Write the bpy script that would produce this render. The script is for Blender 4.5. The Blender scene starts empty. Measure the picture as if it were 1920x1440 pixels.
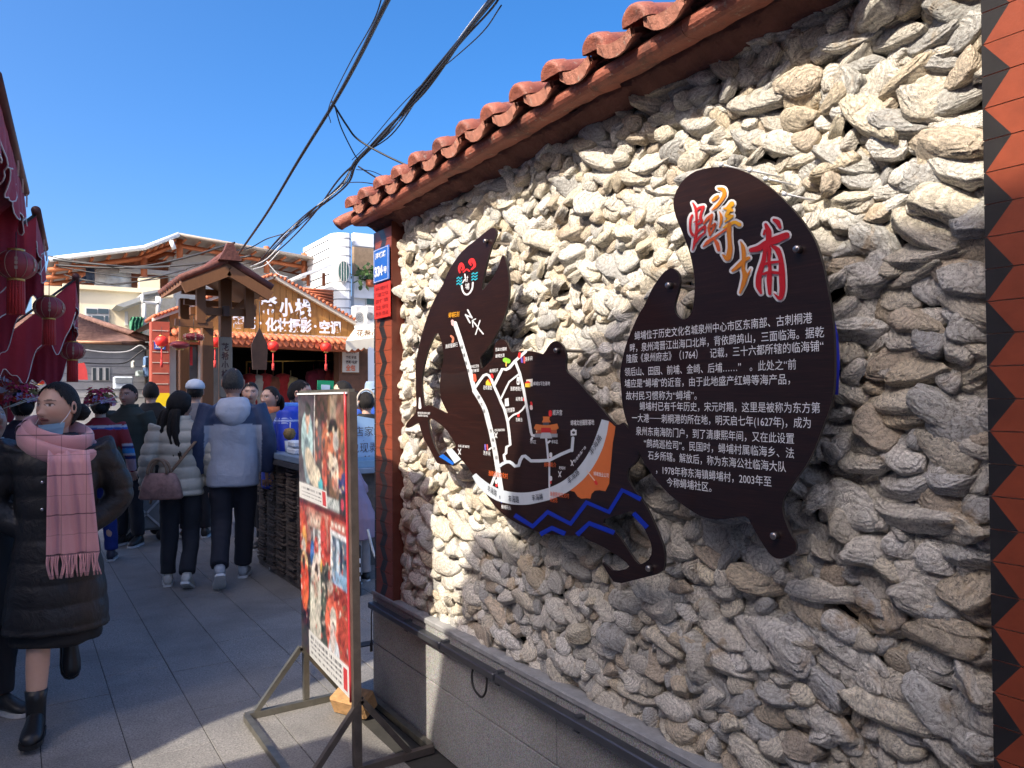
import bpy, math, random, bmesh
import numpy as np
from mathutils import Vector, Matrix
random.seed(7); RNG=np.random.default_rng(11)
R_=math.radians
SC=bpy.context.scene; COL=SC.collection

# ------------------------------------------------------------------ camera
FPX=1442.0
def _cam(yaw=32.8,pitch=.95,roll=.4,h=1.55):
    y,p,r=R_(yaw),R_(pitch),R_(roll)
    F=np.array([math.sin(y)*math.cos(p),math.cos(y)*math.cos(p),math.sin(p)])
    R0=np.array([math.cos(y),-math.sin(y),0.]);U0=np.cross(R0,F)
    return F,R0*math.cos(r)-U0*math.sin(r),U0*math.cos(r)+R0*math.sin(r),np.array([0.,0.,h])
CF,CR,CU,CC=_cam()
cd=bpy.data.cameras.new('camera'); cam=bpy.data.objects.new('camera',cd); COL.objects.link(cam)
cd.sensor_width=36; cd.lens=FPX/1920*36; cd.clip_start=.05; cd.clip_end=2000
cam.matrix_world=Matrix(((CR[0],CU[0],-CF[0],CC[0]),(CR[1],CU[1],-CF[1],CC[1]),(CR[2],CU[2],-CF[2],CC[2]),(0,0,0,1)))
SC.camera=cam
def proj(p):
    d=np.asarray(p,float)-CC; w=d@CF
    return 960+FPX*(d@CR)/w,720-FPX*(d@CU)/w
def at(x,y,ax,v):            # the point of the plane  axis = v  seen at a measured direction
    d=CF+CR*(x-960)/FPX+CU*(720-y)/FPX
    return CC+d*(v-CC[ax])/d[ax]
def atd(x,y,t):              # ... at forward distance t
    return CC+(CF+CR*(x-960)/FPX+CU*(720-y)/FPX)*t

# ------------------------------------------------------------------ light
SUN_EL,SUN_PHI=43.,18.       # sun stands over the left-hand houses, a little behind
sdir=Vector((-math.cos(R_(SUN_EL))*math.cos(R_(SUN_PHI)),-math.cos(R_(SUN_EL))*math.sin(R_(SUN_PHI)),math.sin(R_(SUN_EL))))
w=bpy.data.worlds.new('World'); SC.world=w; w.use_nodes=True
nt=w.node_tree; nt.nodes.clear()
sky=nt.nodes.new('ShaderNodeTexSky'); sky.sky_type='NISHITA'; sky.sun_disc=False
sky.sun_elevation=R_(SUN_EL); sky.sun_rotation=math.atan2(sdir.x,sdir.y); sky.air_density=.65; sky.dust_density=4.5; sky.ozone_density=2.6; sky.altitude=10
bg=nt.nodes.new('ShaderNodeBackground'); bg.inputs[1].default_value=.15
hs=nt.nodes.new('ShaderNodeHueSaturation'); hs.inputs['Saturation'].default_value=1.42; hs.inputs['Value'].default_value=1.
wo=nt.nodes.new('ShaderNodeOutputWorld'); nt.links.new(sky.outputs[0],hs.inputs['Color']); nt.links.new(hs.outputs[0],bg.inputs[0]); nt.links.new(bg.outputs[0],wo.inputs[0])
sl=bpy.data.lights.new('sun','SUN'); sl.energy=2.85; sl.angle=R_(.53); sl.color=(1,.91,.76)
so=bpy.data.objects.new('sun',sl); COL.objects.link(so); so.rotation_euler=sdir.to_track_quat('Z','Y').to_euler(); so.location=(-5,0,12)
SC.view_settings.view_transform='Standard'; SC.view_settings.look='None'; SC.view_settings.gamma=1; SC.view_settings.use_curve_mapping=False
SC.view_settings.exposure=1.33
SC.cycles.max_bounces=6

# ------------------------------------------------------------------ materials
MATS={}
def _new(name):
    m=bpy.data.materials.new(name); m.use_nodes=True; return m,m.node_tree,m.node_tree.nodes['Principled BSDF']
def N(nt,t,**k):
    n=nt.nodes.new(t)
    for a,b in k.items(): setattr(n,a,b)
    return n
def ramp(nt,fac,stops):
    r=N(nt,'ShaderNodeValToRGB'); e=r.color_ramp.elements
    while len(e)<len(stops): e.new(.5)
    for i,(p,c) in enumerate(stops):
        e[i].position=p; e[i].color=(c[0],c[1],c[2],1) if hasattr(c,'__len__') else (c,c,c,1)
    nt.links.new(fac,r.inputs[0]); return r.outputs[0]
def mix(nt,fac,a,b,mode='MIX'):
    m=N(nt,'ShaderNodeMix',data_type='RGBA',blend_type=mode)
    for s,v in ((m.inputs[0],fac),(m.inputs[6],a),(m.inputs[7],b)):
        if isinstance(v,(int,float)): s.default_value=v
        elif isinstance(v,tuple): s.default_value=(v[0],v[1],v[2],1)
        else: nt.links.new(v,s)
    return m.outputs[2]
def math_(nt,op,a,b=0.):
    m=N(nt,'ShaderNodeMath',operation=op)
    for s,v in ((m.inputs[0],a),(m.inputs[1],b)):
        if isinstance(v,(int,float)): s.default_value=v
        else: nt.links.new(v,s)
    return m.outputs[0]
def noise(nt,vec,scale,detail=4,rough=.6,dist=0.):
    n=N(nt,'ShaderNodeTexNoise'); n.inputs['Scale'].default_value=scale; n.inputs['Detail'].default_value=detail
    n.inputs['Roughness'].default_value=rough; n.inputs['Distortion'].default_value=dist
    if vec is not None: nt.links.new(vec,n.inputs['Vector'])
    return n.outputs['Fac']
def posn(nt,scale=(1,1,1)):
    g=N(nt,'ShaderNodeNewGeometry')
    if scale==(1,1,1): return g.outputs['Position']
    mp=N(nt,'ShaderNodeMapping'); mp.inputs['Scale'].default_value=scale; nt.links.new(g.outputs['Position'],mp.inputs['Vector']); return mp.outputs[0]
def objn(nt,scale=(1,1,1)):
    g=N(nt,'ShaderNodeTexCoord')
    mp=N(nt,'ShaderNodeMapping'); mp.inputs['Scale'].default_value=scale; nt.links.new(g.outputs['Object'],mp.inputs['Vector']); return mp.outputs[0]
def bump(nt,b,h,strength=.5,dist=.01):
    n=N(nt,'ShaderNodeBump'); n.inputs['Strength'].default_value=strength; n.inputs['Distance'].default_value=dist
    nt.links.new(h,n.inputs['Height']); nt.links.new(n.outputs[0],b.inputs['Normal'])
def M(name,col,rough=.7,metal=0.,var=.18,vs=9.,bs=60.,bd=.002,bst=.5,spec=.4,trans=0.,emit=0.,coat=0.):
    """plain procedural paint: colour mottled by noise, fine bump"""
    if name in MATS: return MATS[name]
    m,nt,b=_new(name)
    vec=posn(nt)
    n1=noise(nt,vec,vs,5,.65)
    c=mix(nt,ramp(nt,n1,[(.3,0.),(.7,1.)]),tuple(x*(1-var) for x in col),tuple(min(1,x*(1+var)) for x in col))
    nt.links.new(c,b.inputs['Base Color'])
    b.inputs['Roughness'].default_value=rough; b.inputs['Metallic'].default_value=metal; b.inputs['Specular IOR Level'].default_value=spec
    if coat: b.inputs['Coat Weight'].default_value=coat; b.inputs['Coat Roughness'].default_value=.08
    if emit: b.inputs['Emission Color'].default_value=(*col,1); b.inputs['Emission Strength'].default_value=emit
    if bst: bump(nt,b,noise(nt,vec,bs,3),bst,bd)
    MATS[name]=m; return m
def fabric(name,col,rough=.9,var=.12,fold=7.,fd=.012,weave=500):
    if name in MATS: return MATS[name]
    m,nt,b=_new(name); vec=posn(nt)
    c=mix(nt,noise(nt,vec,14,4),tuple(x*(1-var) for x in col),tuple(min(1,x*(1+var)) for x in col))
    nt.links.new(c,b.inputs['Base Color']); b.inputs['Roughness'].default_value=rough
    b.inputs['Sheen Weight'].default_value=.15
    h=math_(nt,'ADD',noise(nt,vec,fold,4,.55,.6),math_(nt,'MULTIPLY',noise(nt,vec,weave,1),.04))
    bump(nt,b,h,.7,fd); MATS[name]=m; return m
def vcm(name='painted_print',rough=.5,attr='Col',coat=0.,bst=.0,spec=.4):
    if name in MATS: return MATS[name]
    m,nt,b=_new(name); a=N(nt,'ShaderNodeVertexColor',layer_name=attr)
    c=mix(nt,math_(nt,'MULTIPLY',noise(nt,posn(nt),25,4),.25),a.outputs[0],(.02,.02,.02))
    nt.links.new(c,b.inputs['Base Color']); b.inputs['Roughness'].default_value=rough; b.inputs['Specular IOR Level'].default_value=spec
    if coat: b.inputs['Coat Weight'].default_value=coat
    if bst: bump(nt,b,noise(nt,posn(nt),90,3),bst,.003)
    MATS[name]=m; return m
def glass(name='window_glass',tint=(.05,.07,.08)):
    return M(name,tint,.06,0,.1,3,10,.001,0,spec=.9)

# ------------------------------------------------------------------ objects
def tag(o,label=None,cat=None,group=None,kind=None):
    if label: o['label']=label
    if cat: o['category']=cat
    if group: o['group']=group
    if kind: o['kind']=kind
    return o
def link(o,parent=None):
    COL.objects.link(o)
    if parent is not None: o.parent=parent
    return o
def empty(name,loc=(0,0,0),label=None,cat=None,group=None,rz=0.,kind=None):
    o=bpy.data.objects.new(name,None); o.location=loc; o.rotation_euler=(0,0,rz); o.empty_display_size=.1; COL.objects.link(o)
    return tag(o,label,cat,group,kind)
def mesh(name,V,Fc,mat=None,parent=None,smooth=False,cols=None,mats=None,midx=None,auto=None):
    me=bpy.data.meshes.new(name)
    V=V.tolist() if isinstance(V,np.ndarray) else V
    Fc=Fc.tolist() if isinstance(Fc,np.ndarray) else Fc
    me.from_pydata(V,[],Fc); me.update()
    for m in (mats or ([mat] if mat else [])): me.materials.append(m)
    if midx is not None: me.polygons.foreach_set('material_index',midx)
    if smooth: me.polygons.foreach_set('use_smooth',[True]*len(me.polygons))
    if cols is not None:
        ca=me.color_attributes.new('Col','FLOAT_COLOR','POINT'); c=np.ones((len(V),4),np.float32); c[:,:3]=cols; ca.data.foreach_set('color',c.ravel())
    o=bpy.data.objects.new(name,me); link(o,parent)
    return o
class MB:
    """collects shapes; build() links them as one mesh object"""
    def __init__(s): s.V=[];s.F=[];s.C=[];s.n=0;s.S=[]
    def add(s,V,F,col=None,smooth=False):
        V=np.asarray(V,float).reshape(-1,3); b=s.n; s.V.append(V); s.F+=[tuple(int(i)+b for i in f) for f in F]; s.n+=len(V)
        s.C.append(np.tile(np.asarray(col if col is not None else (.5,.5,.5),float),(len(V),1)) if (col is None or np.ndim(col)==1) else np.asarray(col)); s.S+=[smooth]*len(F); return s
    def box(s,lo,hi,col=None,M=None,bev=0.):
        x0,y0,z0=lo;x1,y1,z1=hi
        if bev>0:
            V=[];b=bev
            for x,sx in ((x0,1),(x1,-1)):
                for y,sy in ((y0,1),(y1,-1)):
                    for z,sz in ((z0,1),(z1,-1)):
                        V+=[(x,y+sy*b,z+sz*b),(x+sx*b,y,z+sz*b),(x+sx*b,y+sy*b,z)]
            V=np.array(V); 
            bm=bmesh.new(); [bm.verts.new(v) for v in V]; bmesh.ops.convex_hull(bm,input=bm.verts)
            bm.verts.index_update(); V=np.array([v.co[:] for v in bm.verts]); F=[tuple(v.index for v in f.verts) for f in bm.faces]; bm.free()
        else:
            V=np.array([(x0,y0,z0),(x1,y0,z0),(x1,y1,z0),(x0,y1,z0),(x0,y0,z1),(x1,y0,z1),(x1,y1,z1),(x0,y1,z1)],float)
            F=[(0,3,2,1),(4,5,6,7),(0,1,5,4),(1,2,6,5),(2,3,7,6),(3,0,4,7)]
        if M is not None: V=xf(M,V)
        return s.add(V,F,col)
    def bar(s,a,b,wx,wy,col=None,up=(0,0,1)):
        a=np.array(a,float);b=np.array(b,float);d=b-a;L=np.linalg.norm(d);d/=L;u=np.array(up,float)
        if abs(d@u)>.95:u=np.array((1.,0,0))
        x=np.cross(u,d);x/=np.linalg.norm(x);y=np.cross(d,x)
        V=[p+x*sx*wx/2+y*sy*wy/2 for p in (a,b) for sx,sy in ((-1,-1),(1,-1),(1,1),(-1,1))]
        return s.add(V,[(3,2,1,0),(4,5,6,7),(0,1,5,4),(1,2,6,5),(2,3,7,6),(3,0,4,7)],col)
    def tube(s,pts,r,n=8,col=None,caps=True,sq=None,up=(0,0,1)):
        V,F=tube_vf(pts,r,n,caps,sq,up); return s.add(V,F,col,True)
    def lathe(s,prof,c=(0,0,0),n=16,col=None,M=None):
        V=[];F=[];k=len(prof)
        for r,z in prof:
            for i in range(n):
                t=2*math.pi*i/n; V.append((c[0]+r*math.cos(t),c[1]+r*math.sin(t),c[2]+z))
        for j in range(k-1):
            for i in range(n):
                a=j*n+i;b=j*n+(i+1)%n; F.append((a,b,b+n,a+n))
        if M is not None: V=xf(M,np.array(V))
        return s.add(V,F,col,True)
    def prism(s,poly,a,b,axis=0,col=None):
        """poly: 2-D outline in the two other axes, extruded from a to b"""
        n=len(poly);V=[]
        for v in (a,b):
            for p in poly:
                q=[p[0],p[1]];q.insert(axis,v);V.append(q)
        F=[tuple(range(n))[::-1],tuple(range(n,2*n))]+[(i,(i+1)%n,n+(i+1)%n,n+i) for i in range(n)]
        return s.add(V,F,col)
    def build(s,name,mat,parent=None,vc=False,smooth=None):
        V=np.concatenate(s.V); o=mesh(name,V,s.F,mat,parent,cols=np.concatenate(s.C) if vc else None)
        o.data.polygons.foreach_set('use_smooth',s.S if smooth is None else [smooth]*len(s.F))
        return o
def xf(M_,V):
    V=np.asarray(V,float); A=np.array(M_); return V@A[:3,:3].T+A[:3,3]
def tube_vf(pts,r,n=8,caps=True,sq=None,up=(0,0,1)):
    P=np.array(pts,float);k=len(P);r=np.broadcast_to(np.array(r,float),(k,)) if np.ndim(r)<2 else np.array(r)
    T=np.gradient(P,axis=0);T/=np.linalg.norm(T,axis=1)[:,None]+1e-12
    u=np.array(up,float)
    if abs(T[0]@u)>.9:u=np.array((1.,0,0)) if abs(T[0][0])<.9 else np.array((0,1.,0))
    V=[];x=np.cross(u,T[0]);x/=np.linalg.norm(x)
    for i in range(k):
        x=x-T[i]*(x@T[i]);x/=np.linalg.norm(x);y=np.cross(T[i],x)
        rx,ry=(r[i],r[i]) if np.ndim(r)==1 else r[i]
        if sq: ry=rx*sq
        for j in range(n):
            t=2*math.pi*j/n;V.append(P[i]+x*math.cos(t)*rx+y*math.sin(t)*ry)
    F=[(i*n+j,i*n+(j+1)%n,(i+1)*n+(j+1)%n,(i+1)*n+j) for i in range(k-1) for j in range(n)]
    if caps:F+=[tuple(range(n))[::-1],tuple(range((k-1)*n,k*n))]
    return np.array(V),F
def one(name,mat,parent,fn,*a,**k):
    b=MB();getattr(b,fn)(*a,**k);return b.build(name,mat,parent)
def spl(pts,n=8):
    """Catmull-Rom through the points"""
    P=np.array(pts,float);Q=np.vstack([2*P[0]-P[1],P,2*P[-1]-P[-2]]);o=[]
    for i in range(1,len(Q)-2):
        for t in np.linspace(0,1,n,endpoint=False):
            o.append(.5*((2*Q[i])+(-Q[i-1]+Q[i+1])*t+(2*Q[i-1]-5*Q[i]+4*Q[i+1]-Q[i+2])*t*t+(-Q[i-1]+3*Q[i]-3*Q[i+1]+Q[i+2])*t**3))
    o.append(P[-1]);return np.array(o)
def copy_tree(o,parent=None):
    c=o.copy();COL.objects.link(c);c.parent=parent
    for ch in o.children: copy_tree(ch,c)
    return c
_TXT={}
def text(name,s,o,xd,yd,height,mat,parent,width=None,bold=0.,align='L',ext=0.,shear=0.,kind=None):
    """flat lettering: s written from point o along xd, letters standing along yd"""
    c=bpy.data.curves.new('lettering','FONT');c.body=s;c.offset=bold;c.extrude=0;c.resolution_u=3;c.shear=shear
    t=bpy.data.objects.new('lettering_tmp',c);COL.objects.link(t);bpy.context.view_layer.update()
    me=bpy.data.meshes.new_from_object(t.evaluated_get(bpy.context.evaluated_depsgraph_get()))
    bpy.data.objects.remove(t);bpy.data.curves.remove(c)
    n=len(me.vertices)
    if not n:return None
    v=np.empty(n*3,np.float32);me.vertices.foreach_get('co',v);v=v.reshape(-1,3).astype(float)
    x0,x1=v[:,0].min(),v[:,0].max();sy=height/.92;sx=sy if width is None else width/(x1-x0)
    xs=(v[:,0]-x0)*sx
    if align=='C':xs=xs-(x1-x0)*sx/2
    ys=(v[:,1]-.35)*sy
    o=np.array(o,float);xd=np.array(xd,float);yd=np.array(yd,float);nd=np.cross(xd,yd)
    W=o+xs[:,None]*xd+ys[:,None]*yd+(v[:,2]*0)[:,None]*nd
    me.vertices.foreach_set('co',W.astype(np.float32).ravel());me.materials.clear();me.materials.append(mat);me.update()
    me.name=name
    ob=bpy.data.objects.new(name,me);link(ob,parent)
    if name in ('text_line','map_label'):ob['kind']='stuff'
    return ob
def sin_noise(P,f,seed,octs=3,gain=.55):
    rg=np.random.default_rng(seed);o=np.zeros(len(P));a=1.
    for k in range(octs):
        for j in range(4):
            d=rg.normal(size=3);d/=np.linalg.norm(d)
            o+=a*np.sin(P@d*f+rg.uniform(0,6.28)+1.7*np.sin(P@np.roll(d,1)*f*.6+rg.uniform(0,6.28)))/3
        a*=gain;f*=2.1
    return o
# ------------------------------------------------------------------ the oyster-shell wall
XG=1.555                      # granite face
Y0,Y1=.742,3.50               # shell panel between the pillars
WALL=empty('oyster_shell_wall',(1.7,2.1,0),'tall wall faced with whitish oyster shells, red tile coping and granite foot','wall')
def wp(v): v=np.asarray(v,float).copy(); return v-np.array([1.7,2.1,0.])
def wpar(o): 
    o.parent=WALL; o.location=(-1.7,-2.1,0); return o
m_core=M('wall_mortar',(.055,.048,.042),.95,0,.3,12,40,.01,.8)
wpar(one('mortar_core',m_core,None,'box',(1.650,.02,.5),(1.95,3.71,2.47)))
# granite foot
def granite(name,col,sp=.5):
    m,nt,b=_new(name);p=posn(nt)
    a=noise(nt,p,260,2,.8);c=noise(nt,p,3.5,5,.6);v=N(nt,'ShaderNodeTexVoronoi');v.inputs['Scale'].default_value=330;nt.links.new(p,v.inputs['Vector'])
    k=mix(nt,ramp(nt,a,[(.36,0.),(.5,.5),(.62,1.)]),tuple(x*.45 for x in col),tuple(min(1,x*1.45) for x in col))
    k=mix(nt,.35,k,v.outputs['Color'],'SOFT_LIGHT')
    k=mix(nt,ramp(nt,c,[(.35,0.),(.7,.45)]),k,tuple(x*.55 for x in (col[0],col[1]*.95,col[2]*.85)))
    nt.links.new(k,b.inputs['Base Color']);b.inputs['Roughness'].default_value=.6
    bump(nt,b,a,.3,.0015);MATS[name]=m;return m
m_gr=granite('grey_granite',(.34,.335,.33))
for j,(z0,z1) in enumerate(((.0,.285),(.289,.53))):
    ys=[-.6,.35,1.25,2.15,3.01,3.76] if j else [-.6,.0,.8,1.7,2.6,3.01,3.76]
    for a,b_ in zip(ys[:-1],ys[1:]):
        wpar(one('granite_slab',m_gr,None,'box',(XG+RNG.uniform(0,.0015),a+.0015,z0+.001),(1.9,b_-.0015,z1),bev=.002))
wpar(one('stone_ledge',M('ledge_stone',(.27,.27,.27),.75,0,.25,14,120,.003,.5),None,'box',(1.548,-.6,.532),(1.9,3.762,.556),bev=.004))

# --- shells
def shell_material():
    m,nt,b=_new('oyster_shell');p=posn(nt)
    uv=N(nt,'ShaderNodeUVMap',uv_map='UVMap');sx=N(nt,'ShaderNodeSeparateXYZ');nt.links.new(uv.outputs[0],sx.inputs[0])
    rho,rnd=sx.outputs[0],sx.outputs[1]
    att=N(nt,'ShaderNodeVertexColor',layer_name='Col')
    n0=noise(nt,p,22,5,.65,.5);n1=noise(nt,p,62,6,.72,2.2);n2=noise(nt,p,260,3,.7)
    ph=math_(nt,'ADD',math_(nt,'MULTIPLY',rho,25.),math_(nt,'ADD',math_(nt,'MULTIPLY',n0,20.),math_(nt,'MULTIPLY',n1,5.)))
    ln=math_(nt,'SINE',ph)
    ln=math_(nt,'MULTIPLY',math_(nt,'ADD',ln,1.),.5)
    c=mix(nt,ramp(nt,n1,[(.36,0.),(.54,1.)]),mix(nt,.55,att.outputs[0],(.22,.19,.15),'MULTIPLY'),att.outputs[0])  # noise hollows darkened in the colour to deepen crevice shade
    c=mix(nt,.0,c,c)
    oc=ramp(nt,noise(nt,p,11,4,.6,.8),[(.60,0.),(.72,.75)])
    c=mix(nt,oc,c,(.42,.27,.12))
    dk=ramp(nt,noise(nt,p,120,5,.8,1.5),[(.38,1.),(.44,0.)])
    c=mix(nt,math_(nt,'MULTIPLY',dk,.9),c,(.07,.06,.05))  # crevice shade put into the shell colour as dark flecks
    c=mix(nt,math_(nt,'MULTIPLY',math_(nt,'POWER',ln,5.),.42),c,(.16,.12,.08))
    c=mix(nt,math_(nt,'MULTIPLY',n2,.25),c,(.75,.74,.70))
    nt.links.new(c,b.inputs['Base Color']);b.inputs['Roughness'].default_value=.72;b.inputs['Specular IOR Level'].default_value=.35
    h=math_(nt,'ADD',math_(nt,'MULTIPLY',math_(nt,'MULTIPLY',ln,ramp(nt,rho,[(.25,.30),(.8,1.)])),-.28),math_(nt,'ADD',math_(nt,'MULTIPLY',n1,1.25),math_(nt,'MULTIPLY',n2,.35)))
    bump(nt,b,h,1.0,.006);return m
m_shell=shell_material()
def shell_vf(a,bh,H,seed,nt_=40,nr=14):
    """one weathered oyster shell in the local x (length) / y plane: a thin flat leaf with stacked, flaking edges"""
    rg=np.random.default_rng(seed)
    th=np.linspace(0,2*np.pi,nt_,endpoint=False);ns=5
    ex=rg.uniform(1.8,2.5)
    rb=(np.abs(np.cos(th))**ex+np.abs(np.sin(th))**ex)**(-1/ex)
    rb*=1+.12*np.sin(th+rg.uniform(0,6.28))+.10*np.sin(2*th+rg.uniform(0,6.28))+.06*np.sin(3*th+rg.uniform(0,6.28))+.035*np.sin(5*th+rg.uniform(0,6.28))+.03*np.sin(8*th+rg.uniform(0,6.28))+.022*rg.normal(size=nt_)
    na=int(rg.integers(5,9));pa=np.sort((np.arange(na)+rg.uniform(-.32,.32,na))/na*2*np.pi);pr=rg.uniform(.80,1.18,na)
    px_,py_=pr*np.cos(pa),pr*np.sin(pa);r2=np.full(nt_,9.)
    for q in range(na):
        x0,y0,x1,y1=px_[q],py_[q],px_[(q+1)%na],py_[(q+1)%na];dx_,dy_=x1-x0,y1-y0
        den=np.cos(th)*dy_-np.sin(th)*dx_;rad=(x0*dy_-y0*dx_)/np.where(np.abs(den)<1e-6,1e-6,den);r2=np.where(rad>0,np.minimum(r2,rad),r2)
    rb=.40*rb+.62*np.clip(r2,.55,1.25)
    tp=rg.uniform(-.5,.5)
    e=np.array([rg.choice([-1,1])*rg.uniform(.45,.95),rg.uniform(-.4,.4)])
    k=nr-ns
    rr=np.concatenate([(np.arange(1,k+1)/k)**.9*.95,[.975,1.00,.955,.985,.93]])
    hz=np.concatenate([np.zeros(k),[.07,.40,.55,.85,1.35]])
    RR,TH=np.meshgrid(rr,th,indexing='ij');HZ=np.repeat(hz[:,None],nt_,1)
    RR=RR+np.where(HZ>.15,.022*np.sin(TH*rg.integers(3,7)+HZ*9+rg.uniform(0,6)),0)
    x=RR*np.cos(TH)*rb[None,:];y=RR*np.sin(TH)*rb[None,:];f=np.clip(1-RR,0,1)
    x=x+e[0]*f*.7;y=y+e[1]*f*.7;y=y*(1+tp*x)
    X=np.concatenate([[e[0]*.7],x.ravel()]);Y=np.concatenate([[e[1]*.7],y.ravel()]);Rr=np.concatenate([[0],RR.ravel()]);Hz=np.concatenate([[0],HZ.ravel()])
    P=np.stack([X,Y,Rr*0+seed%97],1);wob=sin_noise(P,3.2,seed,3)
    s=np.clip(Rr,0,1);kk=int(rg.integers(3,6));q=np.clip(s**1.3*kk+.55*wob,0,99)
    fr=q-np.floor(q);st=(np.floor(q)+np.clip((fr-.80)/.20,0,1))/kk           # flat leaves with a sudden step between
    z=1-.16*s**3-.34*st*s
    z=z+rg.uniform(.05,.30)*np.sin(X*rg.uniform(1.2,2.8)+Y*rg.uniform(-1.5,1.5)+rg.uniform(0,6.28))+.07*wob+.05*sin_noise(P,9,seed+5,2)
    z=z-Hz*(1.0+.25*wob)
    push=1+.035*np.where(fr>.8,-1,1)*(Rr>.2)*(Hz==0)
    bend=rg.uniform(-.45,.45)
    V=np.stack([X*push*a,(Y*push+bend*(X*X-.3)*.5)*bh,z*H],1)
    F=[(0,1+i,1+(i+1)%nt_) for i in range(nt_)]
    for j in range(nr-1):
        for i in range(nt_):
            A=1+j*nt_+i;B=1+j*nt_+(i+1)%nt_;F.append((A,A+nt_,B+nt_,B))
    rho=np.hypot(X-e[0]*.7,(Y-e[1]*.7))+Hz*.55
    return V,F,rho
TONES=[(.78,.70,.56),(.74,.66,.52),(.82,.76,.65),(.72,.68,.60),(.70,.58,.41),(.62,.60,.55),(.78,.72,.62),(.50,.49,.47),(.80,.71,.54),(.66,.54,.40),(.84,.80,.73),(.82,.78,.71),(.80,.74,.64)]
def put_uv(me,uvv):
    uv=me.uv_layers.new(name='UVMap');idx=np.empty(len(me.loops),np.int32);me.loops.foreach_get('vertex_index',idx)
    uv.data.foreach_set('uv',uvv[idx].astype(np.float32).ravel())
shells=[]
z=.552;row=0
while z<2.50:
    rh=RNG.uniform(.030,.042)
    y=Y0-.05+RNG.uniform(0,.04)
    while y<Y1+.02:
        big=1.0+.25*max(0,(1.9-y))/1.2
        wd=RNG.lognormal(math.log(.076),.40)*big;wd=float(np.clip(wd,.036,.19))
        bh=rh*RNG.uniform(.72,1.0)*(.72+.38*min(1.7,wd/.08))*(1.0+.12*(big-1))
        ang=RNG.normal(-8,14) if RNG.random()<.85 else RNG.normal(-8,32)
        shells.append(dict(y=y+wd*.5,z=z+RNG.normal(0,.009),a=wd*.62,b=bh*.98,H=RNG.uniform(.012,.023)*(.8+.4*min(1.5,wd/.1)),ang=ang,
            tilt=RNG.normal(-22,17),yaw=RNG.normal(0,15),dx=RNG.uniform(-.026,.006)))
        y+=wd*.86
    z+=rh*.93;row+=1
for i,s in enumerate(shells):
    s['y']=min(max(s['y'],Y0+s['a']*.82),Y1-s['a']*.80)
    p=(1.60,s['y'],s['z']);u,v=proj(p);t=(np.array(p)-CC)@CF
    s['vis']=(1/t**2)*(s['a']*s['b'])*(p[0]/math.hypot(p[0],p[1]))*(1 if (-20<u<1940 and -20<v<1460) else 0)
    s['uv']=(u,v);s['t']=t
def shell_world(s,i,big):
    nt_,nr=(60,20) if big and s['t']<2.4 else ((44,16) if big else ((34,13) if s['vis']>0 else (16,8)))
    V,F,rho=shell_vf(s['a'],s['b'],s['H'],1000+i,nt_,nr)
    # local x -> -Y (reading direction), local y -> Z, local z -> -X (towards the lane)
    A=Matrix.Rotation(R_(s['ang']),4,'Z')@Matrix.Rotation(R_(s['tilt']),4,'X')@Matrix.Rotation(R_(s['yaw']),4,'Y')
    B=Matrix(((0,0,-1,0),(-1,0,0,0),(0,1,0,0),(0,0,0,1)))
    Mx=B@A;W=xf(Mx,V)
    W[:,1]=np.clip(W[:,1]+s['y'],Y0-.008,Y1+.008)-s['y']
    return W,F,rho
order=sorted(range(len(shells)),key=lambda i:-shells[i]['vis'])
bigset=set(order[:290])
sb=[[],[],[],[],0]
for i,s in enumerate(shells):
    W,F,rho=shell_world(s,i,i in bigset)
    tone=np.array(TONES[int(RNG.integers(len(TONES)))])*RNG.uniform(.88,1.2)
    base=np.array((1.633+s['dx'],s['y'],s['z']))
    uvv=np.stack([rho,np.full(len(rho),(i*.37)%1)],1)
    cc=np.tile(tone,(len(W),1))
    if i in bigset:
        o=mesh('oyster_shell',W,F,m_shell,None,True,cols=cc);put_uv(o.data,uvv)
        o.parent=WALL;o.location=wp(base)
    else:
        W=W+base;sb[0].append(W);sb[1]+=[tuple(k+sb[4] for k in f) for f in F];sb[2].append(uvv);sb[3].append(cc);sb[4]+=len(W)
o=mesh('shell_facing',np.concatenate(sb[0]),sb[1],m_shell,None,True,cols=np.concatenate(sb[3]));put_uv(o.data,np.concatenate(sb[2]));wpar(o);o['kind']='stuff'
print('shells',len(shells))

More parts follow.
